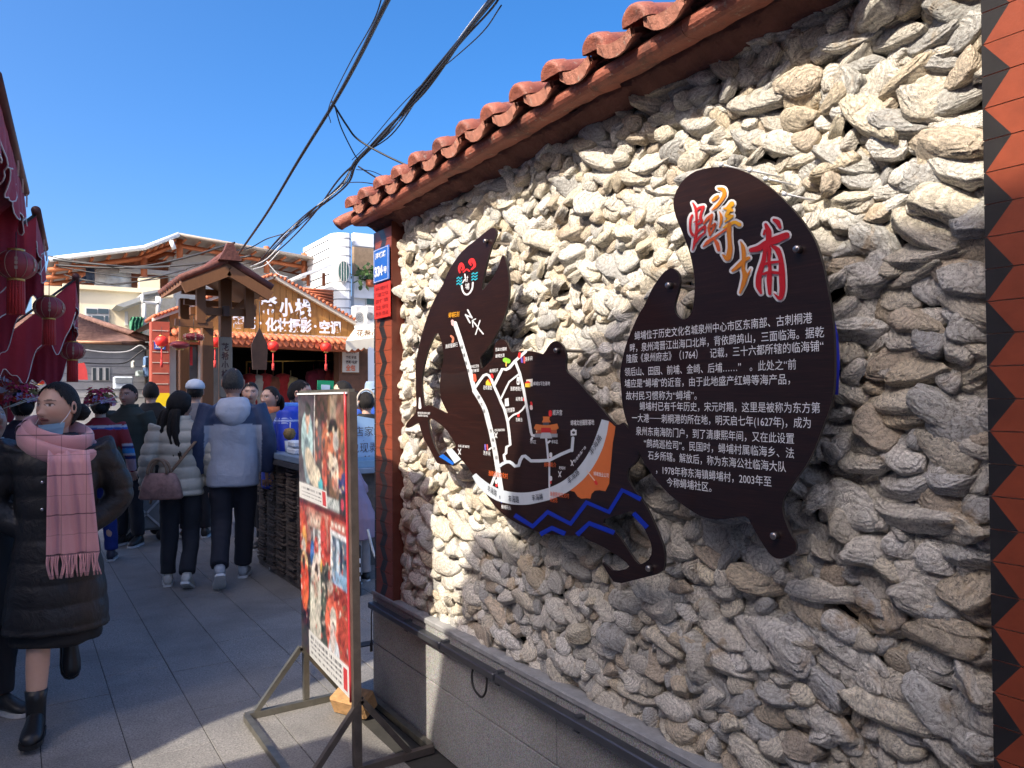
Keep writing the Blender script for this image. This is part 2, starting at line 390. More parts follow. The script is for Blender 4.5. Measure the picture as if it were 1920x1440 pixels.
# --- pillars of glazed zigzag tiles
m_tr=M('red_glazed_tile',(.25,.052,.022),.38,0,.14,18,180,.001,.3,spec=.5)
m_tb=M('black_glazed_tile',(.022,.02,.02),.3,0,.2,18,120,.001,.2,spec=.5)
m_gt=M('tile_grout',(.5,.43,.36),.9,0,.2,30,100,.001,.3)
TH=.0615
def tile_mesh(kind,wdt):
    """one tile, front at x=0 (facing -x), y 0..wdt, z 0..TH ; black zigzag running through"""
    g=.0011;z0,z1=g,TH-g;D=.02
    V=[];F=[];I=[]
    def poly(ps,mi):
        b=len(V);V.extend([(0,p[0],p[1]) for p in ps]);F.append(tuple(range(b,b+len(ps))));I.append(mi)
    am=.046
    if kind[0]=='edge':       # triangles growing from the edge y=wdt (the reader's left)
        a0,a1=(.0,am) if kind[1] else (am,.0)
        e=wdt
        L=[(e-a0-.004,z0),(e-a1-.004,z1)]
        poly([(e,z0),(e,z1),L[1],L[0]],1);poly([L[0],L[1],(0.,z1),(0.,z0)],0)
    else:                     # chevron band down the middle
        c0,c1=(.085,.125) if kind[1] else (.125,.085);h=.030
        poly([(0,z0),(c0-h,z0),(c1-h,z1),(0,z1)][::-1],0)
        poly([(c0-h,z0),(c0+h,z0),(c1+h,z1),(c1-h,z1)][::-1],1)
        poly([(c0+h,z0),(wdt-.02,z0),(wdt-.02,z1),(c1+h,z1)][::-1],0)
        poly([(wdt-.02,z0),(wdt,z0),(wdt,z1),(wdt-.02,z1)][::-1],1)
    b=len(V);V+=[(0,0,z0),(0,wdt,z0),(0,wdt,z1),(0,0,z1),(D,0,z0),(D,wdt,z0),(D,wdt,z1),(D,0,z1)]
    for f in ((0,1,5,4),(1,2,6,5),(2,3,7,6),(3,0,4,7)):F.append(tuple(b+k for k in f));I.append(0)
    me=bpy.data.meshes.new('wall_tile');me.from_pydata(V,[],F);me.materials.append(m_tr);me.materials.append(m_tb);me.polygons.foreach_set('material_index',I);me.update();return me
def pillar(ya,yb,kind,name,z0,z1,xf_=1.552):
    wpar(one('pillar_core',m_gt,None,'box',(xf_+.004,ya+.001,z0),(1.88,yb-.001,z1)))
    ms=[tile_mesh((kind,False),yb-ya),tile_mesh((kind,True),yb-ya)]
    k=0;z=z0
    while z+TH<=z1+.002:
        o=bpy.data.objects.new('wall_tile',ms[k%2]);link(o,WALL);o.location=wp((xf_+RNG.uniform(0,.0012),ya,z));z+=TH;k+=1
pillar(3.502,3.722,'mid','l',.556,2.40)
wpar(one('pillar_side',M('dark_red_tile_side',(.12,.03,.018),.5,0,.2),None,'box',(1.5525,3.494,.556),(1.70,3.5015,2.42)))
pillar(.520,.740,'edge','r',.556,2.45)
wpar(one('end_wall',M('end_wall_render',(.30,.11,.07),.8,0,.2,8,60,.003,.5),None,'box',(1.553,.0,.556),(1.88,.518,2.45)))
wpar(one('back_of_wall',M('plain_render',(.45,.42,.38),.9,0,.15,5,50,.003,.5),None,'box',(1.952,-.6,.0),(2.0,3.762,2.44)))

# --- clay tile coping
def clay(name,col,dirt,rough):
    m,nt,b=_new(name);p=posn(nt);oi=N(nt,'ShaderNodeObjectInfo')
    k=mix(nt,noise(nt,p,14,5,.7),tuple(x*.72 for x in col),tuple(x*1.3 for x in col));k=mix(nt,math_(nt,'MULTIPLY',oi.outputs['Random'],.4),k,tuple(x*.6 for x in col))
    k=mix(nt,ramp(nt,noise(nt,p,8,6,.75,.6),[(.50,0.),(.66,dirt)]),k,(.05,.035,.03));k=mix(nt,ramp(nt,noise(nt,p,46,4,.7),[(.60,0.),(.68,.6)]),k,(.42,.34,.27))
    nt.links.new(k,b.inputs['Base Color']);b.inputs['Roughness'].default_value=rough;bump(nt,b,math_(nt,'ADD',noise(nt,p,30,4,.7),math_(nt,'MULTIPLY',noise(nt,p,160,3),.4)),.8,.006);MATS[name]=m;return m
m_clay=clay('red_clay_tile',(.34,.105,.065),.7,.6);m_clay2=clay('pink_clay_tile',(.44,.18,.12),.35,.85)
m_pl=M('red_mortar_bed',(.15,.06,.045),.9,0,.3,9,22,.02,1.0)
# rough mortar bed under the eave, stepping out in two courses
bed=MB()
ny=70;ys=np.linspace(.0,3.74,ny);prof=[(1.60,2.40),(1.57,2.41),(1.545,2.43),(1.51,2.445),(1.90,2.47)]
ZT=lambda y:.021*(3.7-y)
V=[];rg=np.random.default_rng(5)
for yy in ys:
    for x_,z_ in prof:V.append((x_+rg.normal(0,.004),yy,z_+ZT(yy)+rg.normal(0,.005)))
k=len(prof);bed.add(V,[(i*k+j,i*k+j+1,(i+1)*k+j+1,(i+1)*k+j) for i in range(ny-1) for j in range(k-1)],smooth=True)
wpar(bed.build('mortar_bed',m_pl))
# long half-round drip board of glazed clay, in lengths
yy=3.76
while yy>-.1:
    L=.39;pr=[]
    for t in np.linspace(-95,100,9):pr.append((1.470+.026*math.cos(R_(t+180)),2.462-.026*math.sin(R_(t))))
    q=[(a,b) for a,b in pr]+[(1.56,2.445),(1.56,2.486)]
    b=MB();n=len(q);a_,b2=yy-L+.002,yy
    b.prism([(x_,z_) for x_,z_ in q],a_,b2,axis=1)
    b.V[-1][:,2]+=ZT(b.V[-1][:,1]);wpar(b.build('drip_tile',m_clay));yy-=L
PITCH=.1955
cover=None
def cover_vf():
    """rounded cover tile with a closed round end, running back over the wall (+x)"""
    V=[];n=14;rings=[(-.0,.002),(-.0,.030),(-.003,.040),(.006,.047),(.02,.0495),(.055,.0495),(.06,.046),(.30,.046)]
    for x_,r in rings:
        for i in range(n+1):
            t=math.pi*i/n;V.append((x_,r*math.cos(t)*1.05,r*math.sin(t)*1.02+.0))
    F=[(j*(n+1)+i,(j+1)*(n+1)+i,(j+1)*(n+1)+i+1,j*(n+1)+i+1) for j in range(len(rings)-1) for i in range(n)]
    b=len(V);V+=[(0,r*math.cos(math.pi*i/n),-.012) for i,r in ((0,.05),(n,.05))];
    return V,F
cv,cf=cover_vf();mc=bpy.data.meshes.new('cover_tile');mc.from_pydata(cv,[],cf);mc.materials.append(m_clay);mc.polygons.foreach_set('use_smooth',[True]*len(cf));mc.update()
def pan_vf():
    V=[];n=10;w=.078
    for x_,dz in ((0,0),(.30,.012)):
        for th_ in (0,.016):
            for i in range(n+1):
                s=-1+2*i/n;V.append((x_,s*w,dz-.030*(1-s*s)+th_-.0))
    m=n+1;F=[]
    for i in range(n):
        F+=[(i,i+1,2*m+i+1,2*m+i),(m+i+1,m+i,3*m+i,3*m+i+1),(i+1,i,m+i,m+i+1)]
    # thick lip at the front, chipped
    b=len(V);rg=np.random.default_rng(3)
    for x_,k in ((-.012,1.),(-.002,1.)):
        for i in range(n+1):
            s=-1+2*i/n;V.append((x_+rg.normal(0,.0015),s*w*.93,-.030*(1-s*s)**.8-.008*k));
    for x_,k in ((-.010,1.),(.0,1.)):
        for i in range(n+1):
            s=-1+2*i/n;V.append((x_+rg.normal(0,.001),s*w*.93,.018-.016*(1-s*s)))
    for i in range(n):
        F+=[(b+i,b+i+1,b+m+i+1,b+m+i),(b+i,b+2*m+i,b+2*m+i+1,b+i+1),(b+2*m+i,b+3*m+i,b+3*m+i+1,b+2*m+i+1),(b+m+i,b+m+i+1,b+3*m+i+1,b+3*m+i)]
    return V,F
pv,pf=pan_vf();mp_=bpy.data.meshes.new('pan_tile');mp_.from_pydata(pv,[],pf);mp_.materials.append(m_clay2);mp_.update()
rg=np.random.default_rng(9)
for i in range(20):
    y=3.70-i*PITCH
    o=bpy.data.objects.new('cover_tile',mc);link(o,WALL);o.location=wp((1.405+rg.uniform(-.008,.008),y+rg.uniform(-.006,.006),2.515+ZT(y)+rg.uniform(-.005,.005)));o.rotation_euler=(rg.normal(0,.05),R_(-17),rg.normal(0,.03))
    o=bpy.data.objects.new('pan_tile',mp_);link(o,WALL);o.location=wp((1.425+rg.uniform(-.008,.008),y-PITCH/2,2.505+ZT(y)+rg.uniform(-.003,.003)));o.rotation_euler=(rg.normal(0,.03),R_(-17),rg.normal(0,.02))
# ridge of the coping and its far slope
ro=MB();ro.add([(1.45,-.3,2.58),(1.45,3.78,2.50),(1.72,3.78,2.60),(1.72,-.3,2.68),(2.0,3.78,2.50),(2.0,-.3,2.58)],[(0,3,2,1),(3,5,4,2),(0,1,4,5)])
wpar(ro.build('coping_bed',m_pl))
rd=MB();rd.tube([(1.72,-.3,2.695),(1.72,3.80,2.615)],.05,12);wpar(rd.build('ridge_tile',m_clay))
# upturned end tile at the far corner
b=MB();b.tube(spl([(1.50,3.77,2.50),(1.44,3.79,2.475),(1.40,3.80,2.45),(1.385,3.805,2.435)],4),[.034]*9+[.035,.034,.033,.02],12);wpar(b.build('end_tile',m_clay))

# --- lamp rail along the foot
rail=empty('lamp_rail',(1.53,2.4,.5),'grey metal lamp rail running along the granite foot of the shell wall','rail')
m_al=M('grey_aluminium',(.13,.135,.15),.38,.75,.12,8,80,.001,.2)
def rp(o): o.parent=rail;o.location=(-1.53,-2.4,-.5);return o
for a,b_ in ((3.72,2.93),(2.925,2.49),(2.485,1.2),(1.195,.2)):
    rp(one('rail_segment',m_al,None,'box',(1.510,b_+.003,.478),(1.549,a-.003,.508),bev=.004))
for yy in (3.3,2.93,2.49,2.0,1.5,1.0): rp(one('bracket',m_al,None,'box',(1.525,yy-.012,.462),(1.556,yy+.012,.514)))
cb=MB();cb.tube(spl([(1.53,2.66,.49),(1.525,2.675,.45),(1.52,2.655,.405),(1.52,2.60,.385),(1.52,2.565,.41),(1.525,2.56,.455),(1.53,2.575,.485)],6),.0045,8);rp(cb.build('cable',M('black_rubber',(.02,.02,.02),.5,0,.1)))
cb=MB();cb.tube(spl([(1.53,3.70,.49),(1.525,3.705,.44),(1.527,3.71,.36),(1.528,3.715,.30)],6),.0035,8);cb.tube([(1.528,3.715,.30),(1.528,3.716,.255)],.008,8);rp(cb.build('plug_lead',MATS['black_rubber']))
# ------------------------------------------------------------------ the two cut-out boards on the wall
XB=1.500                      # front face of the boards
m_board=None
def board_mat():
    m,nt,b=_new('dark_wood_laminate');p=posn(nt,(1,2.2,60))
    g=noise(nt,p,3.5,6,.7,.8);g2=noise(nt,posn(nt,(1,6,260)),2.2,3,.6)
    c=ramp(nt,g,[(.3,(.007,.004,.004)),(.55,(.022,.009,.007)),(.75,(.05,.02,.013))])
    c=mix(nt,math_(nt,'MULTIPLY',g2,.35),c,(.012,.007,.006))
    nt.links.new(c,b.inputs['Base Color']);b.inputs['Roughness'].default_value=.34
    b.inputs['Specular IOR Level'].default_value=.3;b.inputs['Coat Weight'].default_value=.28;b.inputs['Coat Roughness'].default_value=.03
    return m
m_board=board_mat()
m_bedge=M('board_edge',(.035,.03,.028),.35,0,.1,20,60,.001,0)
YD=(0,-1,0);ZD=(0,0,1)
def pl(x,y,X=XB):
    p=at(x,y,0,X);return (-p[1],p[2])     # plane coordinates (reading direction, up)
def cut_board(name,outline,holes,X,parent,thick=.008):
    c=bpy.data.curves.new(name,'CURVE');c.dimensions='2D';c.fill_mode='BOTH';c.extrude=thick/2;c.bevel_depth=0
    for pts in [outline]+holes:
        q=[pl(a,b,X) for a,b in pts]
        # round the traced corners lightly
        q=np.array(q);r=[]
        for i in range(len(q)):
            r+=[tuple(.75*q[i]+.25*q[(i+1)%len(q)]),tuple(.25*q[i]+.75*q[(i+1)%len(q)])]
        s=c.splines.new('POLY');s.points.add(len(r)-1);s.use_cyclic_u=True
        for k,(u,v) in enumerate(r):s.points[k].co=(u,v,0,1)
    t=bpy.data.objects.new('tmp',c);COL.objects.link(t);bpy.context.view_layer.update()
    me=bpy.data.meshes.new_from_object(t.evaluated_get(bpy.context.evaluated_depsgraph_get()))
    bpy.data.objects.remove(t)
    n=len(me.vertices);v=np.empty(n*3,np.float32);me.vertices.foreach_get('co',v);v=v.reshape(-1,3)
    W=np.stack([X+thick/2-v[:,2],-v[:,0],v[:,1]],1)
    me.vertices.foreach_set('co',W.astype(np.float32).ravel());me.materials.clear();me.materials.append(m_board);me.materials.append(m_bedge)
    me.update();me.polygons.foreach_set('material_index',[0 if abs(p.normal.x)>.9 else 1 for p in me.polygons]);me.polygons.foreach_set('use_smooth',[False]*len(me.polygons));me.update()
    o=bpy.data.objects.new(name,me);link(o,parent);return o
def flat_px(polys,mat,parent,name,X,cols=None):
    """flat print pieces given by outline; each a hair proud of the last"""
    V=[];F=[];C=[]
    for k,pg in enumerate(polys):
        b=len(V)
        for a_,b_ in pg:
            p=at(a_,b_,0,X);V.append((X-.00012*(k%12),p[1],p[2]))
            C.append(cols[k] if cols is not None else (.8,.8,.8))
        F.append(tuple(range(b,b+len(pg))))
    o=mesh(name,V,F,mat,parent,cols=np.array(C))
    bm=bmesh.new();bm.from_mesh(o.data);bmesh.ops.triangulate(bm,faces=bm.faces);bmesh.ops.recalc_face_normals(bm,faces=bm.faces)
    bm.to_mesh(o.data);bm.free();return o
def stroke(pts,w0,w1=None,n=6,round_=True,smooth=True):
    """outline polygon of a brush stroke"""
    P=spl(pts,n) if (smooth and len(pts)>2) else np.array(pts,float)
    w=np.interp(np.linspace(0,1,len(P)),np.linspace(0,1,len(w0)),w0) if hasattr(w0,'__len__') else np.full(len(P),float(w0))
    T=np.gradient(P,axis=0);T/=np.linalg.norm(T,axis=1)[:,None]+1e-9;Nn=np.stack([-T[:,1],T[:,0]],1)
    L=P+Nn*w[:,None]/2;Rr=P-Nn*w[:,None]/2
    if round_:
        def cap(p,t,nn,ww):return [tuple(p+nn*ww/2*math.cos(q)+t*ww/2*math.sin(q)) for q in (R_(36),R_(72),R_(108),R_(144))]
        out=[tuple(q) for q in L]+cap(P[-1],T[-1],Nn[-1],w[-1])+[tuple(q) for q in Rr[::-1]]+cap(P[0],-T[0],-Nn[0],w[0])
    else: out=[tuple(q) for q in L]+[tuple(q) for q in Rr[::-1]]
    return out
m_print=vcm('board_print',.35)
def bolt(y,z,parent,X):
    b=MB();A=Matrix(((0,0,-1,X-.0),(0,1,0,y),(1,0,0,z),(0,0,0,1)))
    b.lathe([(.0,.016),(.007,.016),(.0085,.013),(.0085,.0),(.006,0),(.006,-.11)],(0,0,0),14,None,A);b.build('standoff_bolt',M('brushed_steel',(.42,.38,.35),.28,.95,.05,30,60,.0005,0),parent)

# ---- right board: the village text
S2=[(1325,315),(1355,312),(1385,317),(1415,331),(1445,352),(1472,377),(1497,405),(1517,432),(1530,455),(1540,487),(1547,517),(1552,545),(1557,570),(1560,590),(1563,622),(1565,672),(1564,722),(1560,750),(1552,775),(1542,800),(1530,835),(1515,867),(1498,890),(1481,915),(1468,935),(1466,955),(1472,978),(1482,1002),(1494,1020),(1490,1037),(1475,1045),(1460,1049),(1445,1042),(1430,1020),(1412,990),(1401,967),(1380,970),(1350,975),(1325,972),(1307,965),(1285,950),(1260,932),(1240,912),(1220,887),(1205,865),(1185,820),(1172,782),(1167,760),(1164,722),(1162,700),(1167,672),(1175,642),(1185,617),(1197,590),(1210,570),(1222,542),(1240,515),(1250,506),(1260,502),(1270,509),(1275,522),(1273,540),(1268,557),(1264,572),(1265,585),(1272,595),(1282,600),(1292,594),(1299,580),(1302,555),(1303,530),(1300,505),(1295,480),(1287,455),(1277,430),(1269,412),(1264,395),(1262,377),(1268,357),(1280,338),(1300,322)]
X2=XB-.016
BR=empty('village_text_board',tuple(at(1380,700,0,X2)),'dark crab-shaped board with lines of white Chinese text on the shell wall','sign')
def bpz(o,root):
    if o is not None:o.location=Vector(o.location)-root.location
    return o
bpz(cut_board('panel',S2,[],X2,BR),BR)
TL=[("蟳埔位于历史文化名城泉州中心市区东南部、古刺桐港",(200,300),(1530,120)),
("畔，泉州湾晋江出海口北岸，背依鹧鸪山，三面临海。据乾",(165,395),(1620,220)),
("隆版《泉州府志》（1764）　记载，三十六都所辖的临海铺“",(140,475),(1615,325)),
("领后山、田园、前埔、金崎、后埔……”　。此处之“前",(125,570),(1410,470)),
("埔应是“蟳埔”的近音，由于此地盛产红蟳等海产品，",(125,650),(1365,590)),
("故村民习惯称为“蟳埔”。",(135,737),(665,718)),
("蟳埔村已有千年历史，宋元时期，这里是被称为东方第",(238,820),(1590,805)),
("一大港──刺桐港的所在地，明天启七年(1627年)，成为",(180,905),(1520,920)),
("泉州东南海防门户，到了清康熙年间，又在此设置",(210,1010),(1395,1030)),
("“鹧鸪巡检司”。民国时，蟳埔村属临海乡、法",(270,1095),(1395,1148)),
("石乡所辖。解放后，称为东海公社临海大队",(300,1185),(1335,1252)),
("，1978年称东海镇蟳埔村，2003年至",(360,1292),(1225,1362)),
("今称蟳埔社区。",(440,1380),(775,1412))]
m_white=M('white_print',(.74,.75,.77),.5,0,.03,20,50,.001,0)
xt=X2-.0012
for s,a,b_ in TL:
    pa=at(1140+a[0]/4,560+a[1]/4,0,xt);pb=at(1140+b_[0]/4,560+b_[1]/4,0,xt)
    wdt=abs(pa[1]-pb[1]);zc=(pa[2]+pb[2])/2
    o=text('text_line',s,(xt,pa[1],zc),YD,ZD,.0245,m_white,BR,width=wdt,bold=.0);bpz(o,BR)
zt=lambda pts:[(1270+u/5.76,330+v/5.76) for u,v in pts]
BRUSH=[([(168,292),(195,345),(205,420),(207,520),(205,610),(190,700),(165,800)],[18,32,26,26,34,36,12],0),
([(160,425),(142,470),(138,540),(145,600),(170,640)],[26,28,22,28,30],0),([(195,385),(235,345),(285,330)],[22,30,26],0),([(280,345),(258,400),(250,450),(262,490),(225,525)],[26,28,32,34,16],0),
([(180,500),(215,480),(250,470)],[14,16,14],0),([(205,620),(250,575),(300,545),(295,610)],[22,26,30,16],0),([(200,720),(245,655),(300,610)],[20,26,18],0),
([(440,132),(500,150),(508,205),(470,270),(420,330),(375,368)],[20,46,44,34,32,12],1),([(385,262),(415,238),(442,218)],[30,40,26],1),
([(285,520),(330,460),(378,418)],[16,36,26],4),([(378,430),(360,500),(345,560),(355,640)],[22,26,34,24],4),([(330,560),(370,545),(410,510)],[12,26,14],4),([(412,520),(385,580),(355,645)],[18,22,14],4),
([(455,385),(475,440),(470,500),(455,555)],[12,32,28,12],1),([(590,300),(545,345)],[56,40],2),([(500,352),(550,350),(590,370)],[16,36,36],2),([(560,370),(530,430),(580,435)],[40,36,46],2),([(600,430),(560,460),(512,498)],[26,30,16],2),
([(282,760),(330,715),(400,665),(480,610),(560,555)],[16,40,26,22,24],4),([(400,685),(430,730),(450,800)],[22,44,34],4),([(500,560),(560,525),(620,500),(672,525)],[18,38,36,46],2),
([(565,520),(562,620),(568,720),(570,800),(545,890),(490,850)],[44,48,46,56,62,14],3),
([(688,712),(715,780),(722,880),(715,1000),(735,1080),(715,1170),(680,1262)],[16,46,44,38,60,46,22],3),([(600,1022),(660,975),(720,915),(775,885)],[30,46,42,36],3),([(735,1105),(765,1060),(795,1000)],[30,26,6],3),
([(795,800),(880,780),(960,730),(1060,690),(1180,640)],[50,66,70,84,70],5),([(955,525),(985,600),(985,700),(972,800)],[36,62,60,46],5),([(935,630),(945,590)],[26,26],5),
([(1045,475),(1085,500),(1110,555)],[34,56,34],5),([(950,800),(935,900),(905,1000),(880,1100),(880,1190),(905,1265)],[44,50,56,62,62,26],5),
([(1000,790),(990,900),(1000,1000),(995,1120),(1000,1270)],[40,34,40,60,36],5),([(1030,760),(1085,800),(1120,900),(1130,1020),(1135,1140),(1135,1240),(1110,1320),(1045,1270)],[30,60,50,66,68,62,46,10],5),
([(940,955),(1010,935),(1105,925)],[26,32,26],5),([(930,1060),(1000,1040),(1120,1050)],[26,34,30],5)]
PC=[(.62,.03,.03),(.85,.25,.02),(.90,.42,.02),(.66,.22,.02),(.70,.12,.03),(.52,.012,.02)]
flat_px([zt(stroke(p,[q+46 for q in w_])) for p,w_,c in BRUSH],m_print,BR,'title_outline',X2-.0010,[(.72,.72,.74)]*len(BRUSH)).location=-BR.location
flat_px([zt(stroke(p,w_)) for p,w_,c in BRUSH],m_print,BR,'title_characters',X2-.0042,[PC[c] for p,w_,c in BRUSH]).location=-BR.location
for u,v in ((1493,467),(1252,535),(1450,1005)):
    p=at(u,v,0,X2-.012);bpz_=bolt(p[1]-BR.location.y,p[2]-BR.location.z,BR,-.0)
# small white studs just outside the upper right edge
for u,v in ((1352,309),(1406,319),(1436,335),(1471,364)):
    p=at(u,v,0,X2);b=MB();b.tube([(X2+.0,p[1],p[2]),(X2+.11,p[1],p[2])],.0022,6);b.tube([(X2-.004,p[1],p[2]),(X2+.004,p[1],p[2])],.0052,10)
    o=b.build('edge_stud',m_white,BR);o.location=-BR.location
# blue edge strip behind the board's right side
b=MB();q=[at(u,v,0,X2+.03) for u,v in ((1560,600),(1567,630),(1570,680),(1567,740))];b.tube(q,.006,6)
o=b.build('blue_edge_strip',M('blue_plastic',(.01,.02,.42),.4),BR);o.location=-BR.location

# ---- left board: the village map
S1=[(925,425),(932,436),(927,450),(921,462),(916,480),(911,500),(906,520),(902,548),(915,533),(926,517),(935,500),(941,478),(945,479),(949,492),(953,512),(955,535),(954,560),(947,590),(938,613),(930,627),(917,650),(905,664),(898,674),(903,694),(915,681),(925,670),(926,650),(931,640),(938,636),(945,637),(951,644),(955,654),(959,661),(967,659),(985,657),(1005,660),(1017,665),(1022,660),(1027,651),(1033,643),(1041,639),(1048,641),(1055,648),(1059,657),(1062,669),(1060,684),(1061,696),(1075,708),(1088,721),(1103,739),(1117,753),(1130,769),(1143,785),(1156,799),(1172,790),(1200,850),(1192,868),(1176,880),(1176,897),(1187,917),(1207,942),(1220,967),(1235,1002),(1246,1032),(1246,1058),(1242,1074),(1200,1085),(1154,1096),(1140,1076),(1127,1053),(1138,1060),(1150,1072),(1182,1065),(1172,1052),(1150,1037),(1125,1022),(1100,1012),(1092,1004),(1060,1005),(1015,1000),(980,987),(950,970),(930,952),(915,932),(900,912),(887,890),(874,872),(865,861),(854,872),(850,874),(841,871),(821,870),(816,862),(805,841),(794,821),(788,803),(785,792),(779,795),(766,803),(760,801),(763,792),(771,783),(781,774),(780,740),(779,700),(779,680),(787,642),(797,605),(812,565),(830,535),(840,510),(855,485),(870,467),(890,452),(910,435)]
HA=[(820,622),(826,634),(831,652),(832,667),(830,684),(826,705),(824,724),(825,742),(829,753),(836,768),(841,777),(822,767),(805,758),(795,764),(792,740),(790,715),(794,690),(799,667),(805,650),(812,634)]
HB=[(802,785),(811,785),(822,793),(837,805),(844,817),(852,829),(856,836),(850,840),(835,847),(826,856),(818,844),(812,830),(807,813),(804,798)]
HC=[(1123,975),(1160,966),(1187,957),(1197,972),(1212,998),(1223,1025),(1220,1046),(1206,1057),(1195,1058),(1175,1027),(1155,998)]
X1=XB
BL=empty('village_map_board',tuple(at(960,750,0,X1)),'dark crab-shaped board with a white road map and blue zigzag waves on the shell wall','sign')
cut_board('panel',S1,[HA,HB,HC],X1,BL).location=-BL.location
W_=(.66,.68,.70);WG=(.55,.60,.66);OR=(.66,.16,.04);BLU=(.005,.03,.42);RD=(.75,.03,.03);CY=(.03,.42,.55);YE=(.85,.55,.05)
P=[];C=[]
def pp(poly,c):P.append(poly);C.append(c)
def ss(pts,w_,c,**k):pp(stroke(pts,w_,**k),c)
pp([(1141,789),(1154,800),(1152,815),(1149,830),(1147,855),(1145,875),(1142,907),(1135,921),(1124,919),(1115,920),(1109,926),(1107,935),(1100,934),(1090,935),(1083,931),(1077,922),(1064,919),(1078,902),(1092,885),(1110,865),(1125,837),(1134,812)],OR)
ss([(889,890),(900,904),(915,917),(935,928),(960,934),(985,935),(1010,931),(1035,924),(1060,912),(1085,892),(1105,867),(1120,838),(1129,812),(1135,788)],[9,15,19,22,23,23,22,22,22,22,21,20,18,14],WG,round_=False)
ss([(853,606),(862,633),(871,662),(880,692),(890,733)],8,W_,smooth=False)
ss([(889,731),(903,754),(911,772),(917,795),(922,815),(928,845),(934,882),(940,920)],9,W_,round_=False)
ss([(920,913),(930,888)],5,W_)
ss([(891,727),(899,715),(907,704),(912,702),(917,704),(921,710),(927,725),(934,740),(940,755),(945,765),(949,778),(952,790),(955,812),(957,834),(950,838),(949,850),(945,853),(946,859),(948,867)],[5]*8,W_,smooth=False)
ss([(927,722),(935,706),(942,692),(949,693),(955,690),(960,684),(966,677),(986,659)],5.5,W_,smooth=False)
ss([(967,679),(975,700),(982,730),(987,757),(992,785),(996,810),(998,816),(1004,817)],5,W_,smooth=False)
ss([(974,701),(955,716),(949,728),(940,747)],3.4,W_,smooth=False)
ss([(987,758),(980,768),(973,774),(963,778),(956,784),(952,792)],3.4,W_,smooth=False)
ss([(934,876),(942,870),(950,866),(956,866),(961,869),(966,874),(973,873),(976,863),(980,856),(985,855),(991,860),(996,864),(1013,864),(1030,863),(1052,852),(1073,843)],6,WG,smooth=False)
ss([(1073,845),(1075,821)],5.5,WG);ss([(1024,821),(1026,840),(1028,862)],3.8,WG,smooth=False);ss([(1030,866),(1030,912)],3.4,WG);ss([(1030,914),(1031,932)],2,W_)
ss([(917,843),(922,839)],3,W_)
for pts in ([(965,966),(999,987),(1027,960),(1070,982),(1100,942),(1142,960),(1167,919),(1202,936)],[(1013,1002),(1035,990),(1060,1001)],[(1082,1003),(1105,981),(1152,999)],[(1188,962),(1214,989)]):
    ss(pts,9,BLU,smooth=False,round_=False)
ss([(1101,883),(1118,904)],2,(.75,.55,.45));pp(stroke([(1117,903),(1119,907)],5),RD)
pp([(823,856),(831,851),(852,868),(849,872)],(.01,.14,.62));pp([(837,846),(848,841),(865,861),(853,869)],(.60,.68,.72))
# emblem: red scrolls, cyan waves, white hull
ss([(862,511),(861,503),(865,495),(869,502),(866,506)],[3,5,6,5,3],RD);ss([(884,505),(890,498),(886,488),(881,491),(883,497)],[3,5,8,6,3],RD);ss([(869,510),(875,505),(880,508)],3,RD)
for k in range(3):
    ss([(857,522+k*5.5),(860,519.5+k*5.5),(863,523+k*5.5),(866,520+k*5.5)],2.3,CY,smooth=False);ss([(885,514+k*5.5),(888,511.5+k*5.5),(891,514+k*5.5),(895,511+k*5.5)],2.3,CY,smooth=False)
ss([(866,536),(868,545),(872,551),(877,552),(882,548),(886,540),(887,530)],3.4,W_);ss([(872,514),(873,521)],2.6,W_);ss([(868,530),(872,524)],2.4,W_)
# compass
for q in ([(873,590),(881,605)],[(873,591),(885,595)],[(877,581),(885,596)]):ss(q,2.8,W_)
ss([(886,601),(906,626)],2.6,W_);ss([(900,601),(892,627)],2.2,W_);ss([(886,601),(887,613)],2,W_);ss([(886,601),(892,598)],2,W_)
# pictograms
pp(stroke([(848.5,602),(849.5,608)],5.5),(.8,.45,.45));pp(stroke([(846,630),(850,634),(849,641)],4),(.55,.20,.12))
pp(stroke([(890,704),(891,713)],6),(.75,.10,.05));pp(stroke([(922.5,703),(923.5,707)],5),RD);pp(stroke([(975,663),(974,669)],5),RD)
pp(stroke([(947,675),(953,677)],9),(.25,.6,.05));ss([(949,679),(949,686)],2.5,(.7,.45,.1))
pp([(911,722),(911,716),(915,711),(920,715),(921,723)],YE);ss([(916,712),(921,718)],3,(.7,.08,.03))
ss([(978,670),(979,679)],3.2,(.15,.1,.5));ss([(983,669),(983.5,680)],3,(.65,.08,.08))
pp([(987,712),(999,710),(999,724),(990,725)],(.75,.72,.66));pp([(985,719),(990,714),(995,718),(995,726),(985,726)],YE);pp([(984,719),(990,713),(996,718)],RD)
ss([(972,709),(972,719)],5.5,W_);ss([(971.5,715),(971.5,718)],2,(.03,.02,.02));pp([(947,748),(954,746),(955,761),(947,762)],W_);pp([(949,751),(952.5,750),(952.5,759),(949,759)],(.03,.02,.02))
pp(stroke([(983,747),(982,750)],4),RD);pp(stroke([(972,775),(972,780)],4.5),RD);pp(stroke([(996,755),(997,759)],4),RD);pp(stroke([(996,762),(996.5,766)],5.5),(.75,.6,.55))
pp(stroke([(1032,772),(1032,778)],6),RD);pp(stroke([(1033,851),(1033,855)],5.5),W_);pp(stroke([(1033,859),(1033,861)],3),RD);pp(stroke([(1033,895),(1033,899)],5.5),W_);pp(stroke([(1033,903),(1033,906)],3),RD);pp(stroke([(931,901),(931,905)],4.5),W_);pp(stroke([(931.5,909),(931.5,911)],4),RD)
pp([(937,936),(943,935),(940,944)],(.02,.08,.5));ss([(937,930),(937.5,935)],1.6,(.03,.05,.3))
